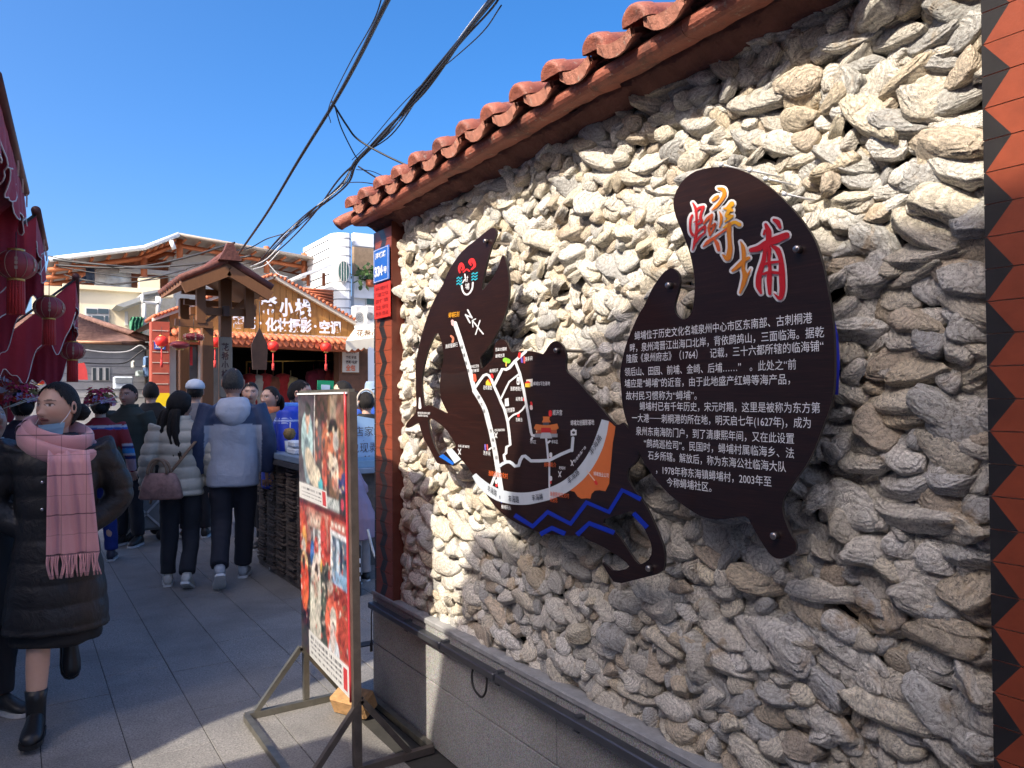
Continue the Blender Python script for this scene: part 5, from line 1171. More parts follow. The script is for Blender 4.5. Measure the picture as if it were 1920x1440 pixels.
def head_vf(scale=1.,nu=64,nv=54,brow=True,mouth=0.,skin=SKIN):
    th=np.linspace(0,2*np.pi,nu,endpoint=False);ph=np.linspace(.02,np.pi-.02,nv)
    T,P=np.meshgrid(th,ph,indexing='xy')
    # denser towards the face (+y)
    T=T+.38*np.sin(2*(T))*.0
    d=np.stack([np.sin(P)*np.cos(T),np.sin(P)*np.sin(T),np.cos(P)],-1).reshape(-1,3)
    p=d*np.array((.073,.093,.114));x,y,z=p.T
    lo=np.clip(-z/.114,0,1)
    x=x*(1-.30*lo**1.6);y=np.where(y<0,y*(1-.38*np.clip((-z-.0)/.114,0,1)),y*(1-.10*lo**2))
    x=x*(1+.05*np.exp(-((z-.04)/.05)**2))
    y=np.where(y>0,y*.94,y*1.04)
    f=(d[:,1]>0.05)
    g=lambda cx,cz,sx,sz,a:a*np.exp(-((x-cx)/sx)**2-((z-cz)/sz)**2)*f
    y=y+g(0,-.022,.0105,.012,.021)+g(0,.002,.008,.024,.010)+g(.0,-.028,.018,.009,.006)+g(0,.036,.042,.011,.005)
    for s in(-1,1):
        y=y+g(s*.030,.016,.015,.011,-.0085)+g(s*.030,.014,.011,.007,.0045)+g(s*.042,-.020,.020,.020,.004)
    y=y+g(0,-.050,.020,.010,.006)-g(0,-.0515,.022,.0022,.0045+mouth)+g(0,-.086,.020,.014,.007)-g(0,-.067,.02,.007,.003)
    V=np.stack([x,y,z],1)
    c=np.tile(np.array(skin),(len(V),1))
    def paint(mask,col,a=1.):
        c[:]=c*(1-mask[:,None]*a)+np.array(col)*mask[:,None]*a
    X,Z=x,z
    for s in(-1,1):
        paint(np.exp(-((X-s*.042)/.022)**2-((Z+.02)/.020)**2)*f,(.58,.24,.17),.35)
        paint((((X-s*.030)/.0135)**2+((Z-.0155)/.0055)**2<1)&f,(.62,.58,.55),.9)
        paint((((X-s*.030)/.0058)**2+((Z-.0158)/.0058)**2<1)&f,(.02,.012,.01))
        paint((np.abs(Z-.0225+((X-s*.030)/.016)**2*.0045)<.0021)&(np.abs(X-s*.030)<.017)&f,(.04,.025,.02),.95)
        if brow:paint((np.abs(Z-.0375+((X-s*.030)/.02)**2*.004)<.0028)&(np.abs(X-s*.031)<.019)&f,(.035,.025,.02),.85)
    paint(((X/.0225)**2+((Z+.0515)/.0085)**2<1)&f,LIP,.9);paint((np.abs(Z+.0515)<.0016)&(np.abs(X)<.019)&f,(.06,.02,.02),.9)
    paint(((np.abs(np.abs(X)-.007)<.003)&(np.abs(Z+.034)<.003)&f),(.12,.05,.04),.8)
    F=[(j*nu+i,(j+1)*nu+i,(j+1)*nu+(i+1)%nu,j*nu+(i+1)%nu) for j in range(nv-1) for i in range(nu)]
    F+=[tuple(range(nu)),tuple(range((nv-1)*nu,nv*nu))[::-1]]
    # ears
    Vs=[V];Cs=[c];n=len(V)
    for s in(-1,1):
        e=[];
        for a in range(10):
            for r,dx in((1.,.0),(.92,.012),(.55,.014),(.35,.006)):
                t=2*math.pi*a/10;e.append((s*(.068+dx),-.006+r*.018*math.cos(t)-.004,.003+r*.031*math.sin(t)))
        for a in range(10):
            for k in range(3):
                q=(n+a*4+k,n+a*4+k+1,n+((a+1)%10)*4+k+1,n+((a+1)%10)*4+k);F.append(q if s>0 else q[::-1])
            
        F.append(tuple(n+a*4+3 for a in range(10)))
        Vs.append(np.array(e));Cs.append(np.tile(np.array(skin)*(.95,.85,.8),(40,1)));n+=40
    return np.concatenate(Vs)*scale,F,np.concatenate(Cs)
def tubes(lst,n=14):
    V=[];F=[];b=0
    for pts,r in lst:
        v,f=tube_vf(pts,r,n);V.append(v);F+=[tuple(i+b for i in q) for q in f];b+=len(v)
    return np.concatenate(V),F
def loft(rings,n=24,ex=2.3):
    """rings: (cx,cy,z,rx,ry)"""
    V=[];
    for cx,cy,z,rx,ry in rings:
        for i in range(n):
            t=2*math.pi*i/n;c,s=math.cos(t),math.sin(t);k=(abs(c)**ex+abs(s)**ex)**(-1/ex)
            V.append((cx+rx*c*k,cy+ry*s*k,z))
    m=len(rings);F=[(j*n+i,j*n+(i+1)%n,(j+1)*n+(i+1)%n,(j+1)*n+i) for j in range(m-1) for i in range(n)]
    F+=[tuple(range(n))[::-1],tuple(range((m-1)*n,m*n))]
    return np.array(V),F
def hand_vf(wrist,dirn,side,s=1.):
    """palm and five separate, slightly curled fingers"""
    w_=np.array(wrist,float);d=np.array(dirn,float);d/=np.linalg.norm(d)
    sd=np.cross(d,(0,1.,0));sd/=np.linalg.norm(sd)+1e-9;up=np.cross(sd,d)
    L=[([w_-d*.02,w_+d*.02*s,w_+d*.05*s,w_+d*.085*s],[(.022,.016),(.030,.015),(.038,.014),(.036,.011)])]
    for k,(o,l) in enumerate(((-.028,.062),(-.009,.072),(.010,.067),(.028,.052))):
        b=w_+d*.078*s+sd*o;L.append(([b,b+d*l*.45*s+up*.004,b+d*l*.8*s+up*.016,b+d*l*.95*s+up*.030],[.0095,.009,.008,.006]))
    b=w_+d*.03*s+sd*(-.030*side*-1);L.append(([b,b+d*.03+sd*.018*side+up*.012,b+d*.058+sd*.022*side+up*.022],[.013,.0105,.008]))
    return tubes(L,8)
def person(label,u,t,height,face,pose=None,look=None,coat=None,legs=None,shoes=None,hair=None,skin=SKIN,tilt=0.,cat='person',at_xy=None,group=None,extra=None,detail=1.,lean=0.,zoff=0.):
    """stands on the ground at image column u, forward distance t; face: heading of the body (x,y)"""
    k=height/1.70
    if at_xy is None:
        q=atd(u,749,t);xy=(q[0],q[1])
    else:xy=at_xy
    fa=math.atan2(-face[0],face[1])
    R=empty('person',(xy[0],xy[1],zoff),label,cat,group,rz=fa);R.scale=(k,k,k)
    po=dict(lh=(-.19,0,1.40),rh=(.19,0,1.40),le=(-.255,-.03,1.13),re=(.255,-.03,1.13),lw=(-.26,.05,.87),rw=(.26,.05,.87),lk=(-.09,.02,.47),rk=(.09,.02,.47),la=(-.10,-.01,.09),ra=(.10,-.01,.09),ltoe=None,rtoe=None)
    if pose:po.update(pose)
    c=dict(hem=.80,r=1.,col=(.02,.02,.025),mat=m_cv,flare=1.0,puff=0.,thick=1.,neck=1.47,kind='jacket',fold=.007)
    if coat:c.update(coat)
    sh=np.array((0,0,0.))
    leanf=lambda z:np.array((0,lean*max(0,z-.9),-abs(lean)*.35*max(0,z-.9)*max(0,z-.9)))
    nb=np.array((0,0,1.46));hc=np.array((0,.022,1.585))+leanf(1.58)
    # --- body: torso stub, arms, legs, neck in one skin
    lst=[]
    for s,kk,aa in ((-1,'lk','la'),(1,'rk','ra')):
        lst.append((spl([(s*.09,0,.90),(np.array((s*.09,0,.90))+np.array(po[kk]))/2+(0,.01,0),po[kk],(np.array(po[kk])+np.array(po[aa]))/2+(0,-.012,0),po[aa]],3),np.interp(np.linspace(0,1,13),[0,.25,.5,.72,1],[.085,.072,.054,.053,.036])))
    lst.append(([(0,0,.86),(0,0,1.0),np.array((0,0,1.2))+leanf(1.2),np.array((0,0,1.36))+leanf(1.36),np.array((0,.0,1.44))+leanf(1.44)],[(.10,.13),(.09,.125),(.10,.15),(.085,.15),(.05,.05)]))
    lst.append(([np.array((0,-.005,1.40))+leanf(1.4),np.array((0,0,1.47))+leanf(1.47),hc+(0,-.008,-.03)],[.06,.052,.05]))
    arms=[]
    for s,h_,e_,w_ in ((-1,'lh','le','lw'),(1,'rh','re','rw')):
        P0=np.array(po[h_])+leanf(1.4);P1=np.array(po[e_],float);P2=np.array(po[w_],float)
        arms.append((P0,P1,P2));lst.append((spl([P0,P1,P2],5),np.interp(np.linspace(0,1,11),[0,.5,1],[.045,.038,.026])))
    V,F=tubes(lst,12);me=remesh(V,F,.014,2)
    bV=verts(me);bF=[tuple(p.vertices) for p in me.polygons];bC=np.tile(np.array(skin),(len(bV),1));bpy.data.meshes.remove(me)
    hd=max(28,int(60*detail));hV,hF,hC=head_vf(1.,hd,int(hd*.85),skin=skin)
    la=0. if look is None else (math.atan2(-look[0],look[1])-fa)
    Hm=Matrix.Translation(Vector(hc))@Matrix.Rotation(la,4,'Z')@Matrix.Rotation(-tilt,4,'X')@Matrix.Scale(1.10,4)
    hW=xf(Hm,hV)
    parts=[(bV,bF,bC),(hW,hF,hC)]
    for s,(P0,P1,P2) in zip((-1,1),arms):
        v,f=hand_vf(P2,P2-P1+np.array((0,0,-.05)),s);parts.append((v,f,np.tile(np.array(skin)*.97,(len(v),1))))
    n=0;VV=[];FF=[];CC_=[]
    for v,f,cc in parts:VV.append(v);FF+=[tuple(i+n for i in q) for q in f];CC_.append(cc);n+=len(v)
    mesh('body',np.concatenate(VV),FF,m_skin,R,True,cols=np.concatenate(CC_))
    seed=abs(hash(label))%1 if False else sum(map(ord,label))
    # --- coat
    if c['kind']!='none':
        hem=c['hem'];r=c['r'];fl=c['flare'];tk=c['thick']
        rings=[]
        for z,rx,ry in ((hem,.165*fl,.135*fl),(max(hem+.02,min(.86,hem+.25)),.165*(fl*.5+.5),.135*(fl*.5+.5)),(.98,.155,.122),(1.10,.155,.120),(1.22,.170,.125),(1.32,.180,.118),(1.385,.165,.100),(1.43,.105,.080),(c['neck'],.075,.072)):
            if z<hem:continue
            l=leanf(z);rings.append((0,l[1]-.0,z+l[2],rx*r,ry*r))
        rings=sorted(rings,key=lambda q:q[2])
        V,F=loft(rings,28)
        ls=[]
        for s,(P0,P1,P2) in zip((-1,1),arms):
            P2b=P1+(P2-P1)*.97;ls.append((spl([P0+np.array((-s*.03,0,0.)),P1,P2b],6),np.interp(np.linspace(0,1,13),[0,.25,.5,1],[.078,.068,.062,.048])*tk*(.5+.5*r)))
        v2,f2=tubes(ls,14);V=np.concatenate([V,v2]);F=F+[tuple(i+len(rings)*28 for i in q) for q in f2]
        me=remesh(V,F,.0095 if detail>1.1 else .013,3)
        pf=c['puff']
        def disp(P):
            a=c['fold']*sin_noise(P*np.array((1,1,.7)),11,seed,3)
            if pf:
                ph_=(P[:,2]*1.0-.03*np.abs(P[:,0]))/.105;a=a*.5+pf*(np.abs(np.sin(np.pi*ph_))**.55-.6)
            return a
        cf=c['col'] if callable(c['col']) else (lambda P:np.tile(np.array(c['col'],float),(len(P),1)))
        co=finish(me,c.get('name','coat'),c['mat'],R,disp,cf)
        if c.get('hood') is not None:
            hb=MB();hh=c['hood'];V=[];n=26
            L=leanf(1.4)
            v,f=loft([(0,-.115+L[1],1.24,.03,.02),(0,-.115+L[1],1.28,.09,.05),(0,-.11+L[1],1.34,.13,.065),(0,-.09+L[1],1.40,.135,.08),(0,-.05+L[1],1.455,.115,.09),(0,-.04+L[1],1.475,.09,.07)],n)
            me=remesh(v,f,.013,3);finish(me,'hood',c['mat'],R,lambda P:.006*sin_noise(P,14,seed+3,3),lambda P:np.tile(np.array(hh,float),(len(P),1)))
        if c.get('collar') is not None:
            L=leanf(1.45);b=MB();rr=[(.085,1.42),(.092,1.45),(.088,1.50),(.078,1.50),(.074,1.44)];b.lathe(rr,(0,L[1]+.0,L[2]),20);b.build('collar',M('collar_%d'%seed,c['collar'],.85),R)
    # --- legs
    l=dict(kind='trousers',col=(.015,.016,.022),w=1.);
    if legs:l.update(legs)
    if l['kind']=='trousers':
        ls=[([(0,0,1.02),(0,-.005,.95),(0,-.01,.87),(0,0,.80)],[(.09,.125),(.105,.14),(.115,.15),(.10,.12)])]
        for s,kk,aa in ((-1,'lk','la'),(1,'rk','ra')):
            A=np.array((s*.085,-.005,.90));K=np.array(po[kk],float);G=np.array(po[aa],float)+(0,0,.02)
            ls.append((spl([A,(A+K)/2+(0,.005,0),K,(K+G)/2,G],3),np.interp(np.linspace(0,1,13),[0,.25,.5,.75,1],[.092,.088,.072,.066,.062])*l['w']))
        V,F=tubes(ls,14);me=remesh(V,F,.013,2);finish(me,'trousers',m_cv,R,lambda P:.006*sin_noise(P,15,seed+9,3),lambda P:np.tile(np.array(l['col'],float),(len(P),1)))
    elif l['kind']=='skirt':
        V,F=loft([(0,0,l['hem'],.20,.17),(0,0,l['hem']+.02,.205,.175),(0,0,.7,.17,.14),(0,0,.95,.13,.10)],28);me=remesh(V,F,.013,2)
        finish(me,'skirt',m_cv,R,lambda P:.008*sin_noise(P*np.array((1.6,1.6,.3)),16,seed+9,2),lambda P:np.tile(np.array(l['col'],float),(len(P),1)))
    # --- shoes
    s_=dict(col=(.03,.03,.03),sole=(.6,.6,.6),boot=0.);
    if shoes:s_.update(shoes)
    for s,aa,tt in ((-1,'la','ltoe'),(1,'ra','rtoe')):
        A=np.array(po[aa],float);td=np.array(po[tt] if po[tt] else (s*.12,1.,-.12 if not po[tt] else 0),float)
        if not po[tt]:td=np.array((s*.15,1.,0.))
        td/=np.linalg.norm(td);sx=np.cross(td,(0,0,1.));sx/=np.linalg.norm(sx);upv=np.cross(sx,td)
        Mx=np.eye(4);Mx[:3,0]=sx;Mx[:3,1]=td;Mx[:3,2]=upv;Mx[:3,3]=A
        heel=-.055;zb=-.088
        v,f=loft([(0,.0,zb,.01,.01)],8) if False else (None,None)
        prof=[(-.062,.030,.030,.0),(-.050,.036,.048,0),(.0,.038,.060,0),(.05,.040,.046,0),(.10,.046,.034,0),(.145,.044,.027,0),(.172,.030,.020,0),(.180,.012,.010,0)]
        V=[];n=16
        for y,w2,hh,_ in prof:
            for i in range(n):
                t_=2*math.pi*i/n;V.append((w2*math.cos(t_),y,zb+.012+hh+(hh if math.sin(t_)>0 else hh*1.0)*math.sin(t_)*.98))
        F=[(j*n+i,j*n+(i+1)%n,(j+1)*n+(i+1)%n,(j+1)*n+i) for j in range(len(prof)-1) for i in range(n)]+[tuple(range(n))[::-1],tuple(range((len(prof)-1)*n,len(prof)*n))]
        b=MB();b.add(xf(Mx,np.array(V)),F,s_['col'],True)
        top=.05+s_['boot'];v,f=tube_vf([(0,-.012,-.05),(0,-.01,0),(0,-.014,top*.6),(0,-.016,top)],[.040,.042,.044 if s_['boot'] else .034,.050 if s_['boot'] else .034],14);b.add(xf(Mx,v),f,s_['col'],True)
        sh_=b.build('boot' if s_['boot'] else 'shoe',vcm('shoe_leather',.38 if s_['boot'] else .6,bst=.4),R,vc=True)
        b=MB();out=[];
        for y,w2 in ((-.066,.026),(-.05,.038),(0,.038),(.05,.042),(.10,.049),(.145,.047),(.175,.033),(.186,.012)):out.append((w2,y))
        out=out+[(-a,c_) for a,c_ in out[::-1]];b.prism(out,zb,zb+.020,axis=2);b.V[-1]=xf(Mx,b.V[-1])
        if s_['boot']:
            b.box((-.034,-.064,zb-.03),(.034,-.008,zb+.002));b.V[-1]=xf(Mx,b.V[-1])
        b.build('sole',M('sole_%d'%seed,s_['sole'],.6),sh_)
    # --- hair
    h=dict(kind='short',mat=m_hair);
    if hair:h.update(hair)
    def hshell(front=.055,low=-.04,thick=.012,side=.0,back=-.09,bulk=1.):
        nu,nv=90,34;V=[];F=[]
        for j in range(nv):
            for i in range(nu):
                t_=2*math.pi*i/nu;y_=math.sin(t_)
                # how far the hair comes down in this direction
                zl=np.interp(y_,[-1,-.3,.25,.62,.8,1],[back,back*.9,low,front*.75,front,front*1.02])+.006*math.sin(t_*23+seed)+.005*math.sin(t_*41)
                pmax=math.acos(max(-1,min(1,zl/.125)));p_=.001+pmax*j/(nv-1)
                sp,cp=math.sin(p_),math.cos(p_)
                taper=1-.35*max(0,-cp)**1.3
                V.append((.083*sp*math.cos(t_)*bulk*taper,(.108*sp*y_-.006)*bulk*(taper if y_<0 else 1),.125*cp*bulk))
        V=np.array(V);V=V*(1+.014*sin_noise(V*np.array((1,1,.22)),70,seed,3)-.05*np.exp(-((V[:,0]-.02)/.006)**2)*(V[:,1]>-.05))[:,None]
        F=[(j*nu+i,(j+1)*nu+i,(j+1)*nu+(i+1)%nu,j*nu+(i+1)%nu) for j in range(nv-1) for i in range(nu)]
        return V,F
    b=MB()
    if h['kind']!='none':
        ar=dict(short=dict(front=.078,low=.034,back=-.052,bulk=.955),back=dict(front=.092,low=.022,back=-.08,bulk=.975),long=dict(front=.078,low=-.03,back=-.11,bulk=1.03),buzz=dict(front=.078,low=.038,back=-.045,bulk=.925))[h['kind']]
        V,F=hshell(**ar);b.add(xf(Hm,V),F,None,True)
        if h.get('bun'):
            v,f=loft([(0,-.13,-.06,.02,.02),(0,-.13,-.045,.04,.035),(0,-.135,-.02,.05,.042),(0,-.13,.005,.038,.034),(0,-.13,.02,.015,.015)],14);b.add(xf(Hm,v),f,None,True)
        if h.get('tail'):
            tl_=h['tail'];off=h.get('toff',(0,-.13,-.02));
            pts=[np.array(off)+(0,.03,.03),np.array(off),np.array(off)+(0,-.02,-tl_*.35),np.array(off)+(0,.0,-tl_*.7),np.array(off)+(.01,.01,-tl_)]
            rg=np.random.default_rng(seed)
            for q in range(9 if not h.get('wide') else 22):
                o_=rg.normal(0,.011*h.get('wide',1.),3)*np.array((1.6,.5,0));b.tube(xf(Hm,np.array([spl([p+o_*(1+i*.35) for i,p in enumerate(pts)],4)])[0]),np.interp(np.linspace(0,1,17),[0,.2,.6,1],[.020,.026,.022,.004]),8)
        b.build('hair',h['mat'],R)
    if extra:extra(R,Hm,arms,leanf)
    return R
# facing: towards the camera, away etc.
away=(.35,1.);
def cap_extra(R,Hm,arms,lf):
    b=MB();v,f=loft([(0,-.006,.035,.088,.110),(0,-.006,.060,.092,.112),(0,-.006,.09,.085,.102),(0,-.006,.12,.06,.075),(0,-.006,.135,.02,.025)],24);b.add(xf(Hm,v),f,(.60,.66,.74),True)
    cp=b.build('cap',vcm('cap_cloth',.8),R,vc=True);b=MB();out=[(.075*math.cos(t),.09+.085*math.sin(t)) for t in np.linspace(0,math.pi,14)];b.prism([(x,y) for x,y in out],.038,.044,axis=2);b.V[-1]=xf(Hm,b.V[-1]);b.build('cap_brim',M('cap_blue',(.45,.50,.58),.8),cp)
def flowers_extra(R,Hm,arms,lf,sc=1.):
    rg=np.random.default_rng(12);b=MB();cols=[(.30,.01,.03),(.50,.04,.10),(.55,.25,.35),(.30,.25,.45),(.42,.35,.55),(.20,.14,.04),(.40,.02,.02),(.25,.10,.06)]
    for k in range(46):
        a=2*math.pi*k/46*2.02;lay=k%3;rad=(.118,.108,.085)[lay]*sc;z=(.0,.055,.105)[lay]+rg.normal(0,.012)
        c=np.array((rad*math.cos(a),rad*math.sin(a)-.02,z+.03));col=cols[int(rg.integers(len(cols)))] if lay<2 else cols[int(rg.integers(2))]
        if lay==0 and rg.random()<.5:col=cols[4]
        nrm=c/np.linalg.norm(c)
        for p in range(7):
            t=2*math.pi*p/7;u=np.cross(nrm,(0,0,1.));u/=np.linalg.norm(u);w_=np.cross(nrm,u)
            d=u*math.cos(t)+w_*math.sin(t);r_=.020*rg.uniform(.8,1.3);q=c+d*r_
            b.add(xf(Hm,np.array([c+nrm*.004,q-np.cross(d,nrm)*r_*.55+nrm*.012,q+d*r_*.7+nrm*.006,q+np.cross(d,nrm)*r_*.55+nrm*.012])),[(0,1,2,3)],tuple(np.array(col)*rg.uniform(.7,1.5)))
        b.add(xf(Hm,np.array([c+nrm*.018+np.array(v)*.008 for v in ((1,0,0),(0,1,0),(-1,0,0),(0,-1,0),(0,0,1))])),[(0,1,4),(1,2,4),(2,3,4),(3,0,4)],(.5,.35,.05))
    b.build('flower_wreath',vcm('petal',.7),R,vc=True)
    b=MB();
    for s in(-1,1):b.tube(xf(Hm,np.array([(-.16*s,-.13,.00-.03*s),(.02*s,-.14,.05)])),.0035,6)
    b.tube(xf(Hm,np.array([(-.10,-.15,-.01),(.15,-.14,.09)])),.004,6);b.build('hair_pin',M('bone_pin',(.6,.58,.5),.4),R)
def striped(P):
    c=np.tile(np.array((.30,.02,.025)),(len(P),1));z=P[:,2];x=np.abs(P[:,0])
    c[z>1.395]=(.30,.02,.03);c[(z>1.36)&(z<=1.385)]=(.55,.55,.6);c[(z>1.345)&(z<=1.36)]=(.03,.10,.40)
    arm=(x>.20)&(z<1.20)
    for a,b_,k in ((1.17,1.19,(.5,.5,.55)),(1.15,1.17,(.02,.04,.2)),(1.09,1.145,(.05,.28,.62)),(1.07,1.09,(.55,.55,.6)),(1.03,1.065,(.02,.03,.16)),(.90,1.03,(.62,.42,.48))):
        c[arm&(z>a)&(z<=b_)]=k
    return c
def jacket3(P):
    c=np.tile(np.array((.36,.40,.49)),(len(P),1));z=P[:,2];x=np.abs(P[:,0])
    c[(z>1.265-.10*np.clip(x-.08,0,1))]=(.025,.045,.11);c[(x>.215)&(z>.8)]=(.022,.04,.10);return c
def blue_j(P):
    c=np.tile(np.array((.01,.05,.52)),(len(P),1));z=P[:,2]
    for a in (1.30,1.32,1.34):c[(np.abs(z-a)<.004)&(np.abs(P[:,0])>.08)]=(.5,.6,.8)
    return c
# main woman walking towards the camera
toC=lambda x,y:(-x,-y)
m_blackcoat=fabric('black_down_coat',(.010,.009,.010),.55,.3,9,.02,260);m_blackcoat.node_tree.nodes['Principled BSDF'].inputs['Sheen Weight'].default_value=0
def scarf_extra(R,Hm,arms,lf):
    m,nt,b=_new('pink_check_scarf');p=objn(nt);sx=N(nt,'ShaderNodeSeparateXYZ');nt.links.new(p,sx.inputs[0])
    def line(out,per,off,wd):
        f=math_(nt,'FRACT',math_(nt,'ADD',math_(nt,'MULTIPLY',out,1/per),off));return math_(nt,'LESS_THAN',f,wd/per)
    l1=line(sx.outputs[2],.19,.35,.006);l2=line(sx.outputs[0],.105,.2,.004);l3=line(sx.outputs[2],.19,.85,.003)
    ms=math_(nt,'MAXIMUM',l1,math_(nt,'MULTIPLY',math_(nt,'MAXIMUM',l2,l3),.55))
    n=noise(nt,objn(nt),420,2,.8);c=mix(nt,n,(.50,.22,.235),(.68,.36,.37));c=mix(nt,math_(nt,'MULTIPLY',ms,.85),c,(.09,.03,.05));nt.links.new(c,b.inputs['Base Color']);b.inputs['Roughness'].default_value=.95;b.inputs['Sheen Weight'].default_value=.4
    bump(nt,b,math_(nt,'ADD',n,noise(nt,objn(nt),30,3)),.5,.003)
    # wrap: thick folded loops round the neck
    V=[];F=[]
    L=[];T=np.linspace(0,2*np.pi,26)
    for k,(rx,ry,z,r,ti) in enumerate(((.125,.105,1.445,.052,.10),(.145,.125,1.400,.050,.16))):
        pts=[(rx*math.cos(t),ry*math.sin(t)+.01,z+ti*.35*math.cos(t+.5)-.02*math.sin(t)) for t in T];v,f=tube_vf(pts,[(r*.62,r*1.15)]*26,14,caps=False);L.append((v,f))
    n_=0;VV=[];FF=[]
    for v,f in L:VV.append(v);FF+=[tuple(i+n_ for i in q) for q in f];n_+=len(v)
    V=np.concatenate(VV);V=V+(.006*sin_noise(V*np.array((1,1,2.)),26,5,3))[:,None]*np.array((.5,1,.6))
    sc=mesh('scarf',V,FF,m,R,True)
    # hanging end with folds
    W0,W1=.175,.225;n=22;m2=30;V=[]
    for j in range(m2+1):
        a=j/m2;z=1.385-.50*a;w_=W0+(W1-W0)*a
        for i in range(n+1):
            s=-1+2*i/n;V.append((-.05-.02*a+s*w_/2,.205+.03*math.sin(math.pi*min(1,a*1.3))*.6+.010*math.sin(s*7+.6)+.007*math.sin(s*15+a*3)+(0.0 if a>.1 else -.05*(1-a*10)),z+.006*s))
    k=len(V);V+=[(x,y-.008,z) for x,y,z in V];F=[(j*(n+1)+i,j*(n+1)+i+1,(j+1)*(n+1)+i+1,(j+1)*(n+1)+i) for j in range(m2) for i in range(n)]
    F+=[tuple(k+q for q in f)[::-1] for f in F]
    mesh('scarf_end',V,F,m,R,True)
    rg=np.random.default_rng(3)
    for i in range(24):
        s=-1+2*(i+.5)/24;x=-.07+s*W1/2;b_=MB();b_.tube(spl([(x,.215,.888),(x+rg.normal(0,.004),.215+rg.normal(0,.004),.84),(x+rg.normal(0,.010),.215+rg.normal(0,.006),.775)],3),[.0042]*6+[.003],5);b_.build('fringe_strand',m,R)
    # pulled-down face mask
    V=[];
    for j in range(7):
        for i in range(11):
            a=-1.25+1.45*i/10;zz=-.072-.052*j/6;r_=.082-.004*j;V.append((r_*math.sin(a)*.92,r_*math.cos(a)*1.18+.002,zz+.012*math.sin(a)**2+.004*math.sin(j*2.)))
    V=xf(Hm,np.array(V));F=[(j*11+i,j*11+i+1,(j+1)*11+i+1,(j+1)*11+i) for j in range(6) for i in range(10)]
    mk=mesh('face_mask',V,F,M('mask_blue',(.28,.52,.72),.8,0,.05),R,True)
    b_=MB()
    for s in(-1,1):b_.tube(xf(Hm,spl([(s*.064,.055,-.070),(s*.072,.022,-.035),(s*.078,-.012,.02)],4)),.0016,5)
    b_.build('ear_loop',M('mask_loop',(.7,.72,.75),.8),mk)
    # snaps and zip on the coat
    for z in (1.23,1.10,.90,.72):
        b_=MB();A=Matrix.Translation((.060,.142 if z<1.2 else .142,z))@Matrix.Rotation(R_(-90),4,'X');b_.lathe([(0,.004),(.007,.004),(.009,0),(.0,-.002)],n=12,M=A);b_.build('snap_button',M('snap_metal',(.5,.5,.52),.25,.9),R)
pA=at(95,1310,2,0)
px_,py_=at(92,1300,2,0)[:2]
w1=person('woman in a long black coat and fringed pink checked scarf walking forward',110,3.55,1.62,(-.05,-1),at_xy=(.165,4.27),
 pose=dict(le=(-.275,-.04,1.13),lw=(-.10,.02,.97),re=(.275,-.04,1.13),rw=(.10,.02,.97),rk=(.075,.07,.50),ra=(.085,.13,.115),rtoe=(.12,1,0.),lk=(-.075,-.02,.47),la=(-.06,-.33,.33),ltoe=(-.1,.55,-.85)),
 look=(-.62,-.62),coat=dict(hem=.50,r=1.12,flare=1.26,mat=m_blackcoat,thick=1.12,name='coat',puff=.007,fold=.010),legs=dict(kind='skirt',hem=.43,col=(.01,.01,.011)),
 shoes=dict(col=(.012,.012,.013),sole=(.012,.012,.012),boot=.07),hair=dict(kind='back',bun=True),extra=scarf_extra,detail=1.5)
person('older woman in a dark coat with pale collar, half cut off beside the pink scarf',18,3.95,1.55,(.5,-.8),look=(.5,-.7),tilt=-.3,coat=dict(hem=.5,r=1.15,col=(.02,.018,.02),collar=(.5,.47,.42),neck=1.45),hair=dict(kind='back'),skin=(.36,.20,.14),at_xy=(-.13,4.55),
 extra=None)
def purple_fl(R,Hm,arms,lf):
    flowers_extra(R,Hm,arms,lf,.9)
person('woman with purple flowers in her hair behind the black coated woman',42,6.0,1.62,(-.2,1),coat=dict(hem=.6,col=(.03,.02,.03)),hair=dict(kind='back',bun=True),extra=purple_fl)
person('woman seen from behind in a flower wreath and red striped blouse',188,7.4,1.60,(.1,1),coat=dict(hem=.80,r=.98,col=striped,fold=.006),legs=dict(col=(.008,.03,.22)),hair=dict(kind='back',bun=True),extra=flowers_extra,shoes=dict(col=(.05,.05,.08)),pose=dict(rw=(.30,.12,.90)))
person('man in a dark green padded jacket looking sideways in the crowd',243,8.2,1.70,(-.55,-.6),look=(-.55,-.7),coat=dict(hem=.72,r=1.22,col=(.035,.045,.035),thick=1.2,puff=.004,collar=(.03,.04,.03)),skin=(.42,.23,.16))
person('person in black behind the man in the green jacket',283,9.0,1.74,(.2,1),coat=dict(hem=.7,r=1.15,col=(.012,.012,.013)))
def bag_extra(R,Hm,arms,lf):
    b=MB();b.tube(spl([(.17,.06,1.40),(.16,-.13,1.30),(.0,-.19,1.08),(-.17,-.17,.86),(-.23,-.10,.74)],6),[(.014,.005)]*25,6);b.build('bag_strap',M('tan_strap',(.16,.10,.065),.6),R)
person('woman in a cream puffer jacket with long black hair seen from behind',338,6.45,1.60,(.30,.95),look=(.95,.45),coat=dict(hem=.80,r=1.14,col=(.50,.46,.38),mat=cloth_vc('puffer_nylon',.5,10,.012),thick=1.18,puff=.015,name='puffer_jacket',collar=(.48,.44,.36),flare=1.02),
 legs=dict(w=1.05),shoes=dict(col=(.55,.53,.48),sole=(.6,.6,.58)),hair=dict(kind='long',tail=.36,toff=(0,-.085,-.06),wide=2.),extra=bag_extra,detail=1.2,pose=dict(lw=(-.30,.10,.90),ra=(.085,-.20,.12),rtoe=(.1,1,-.5)))
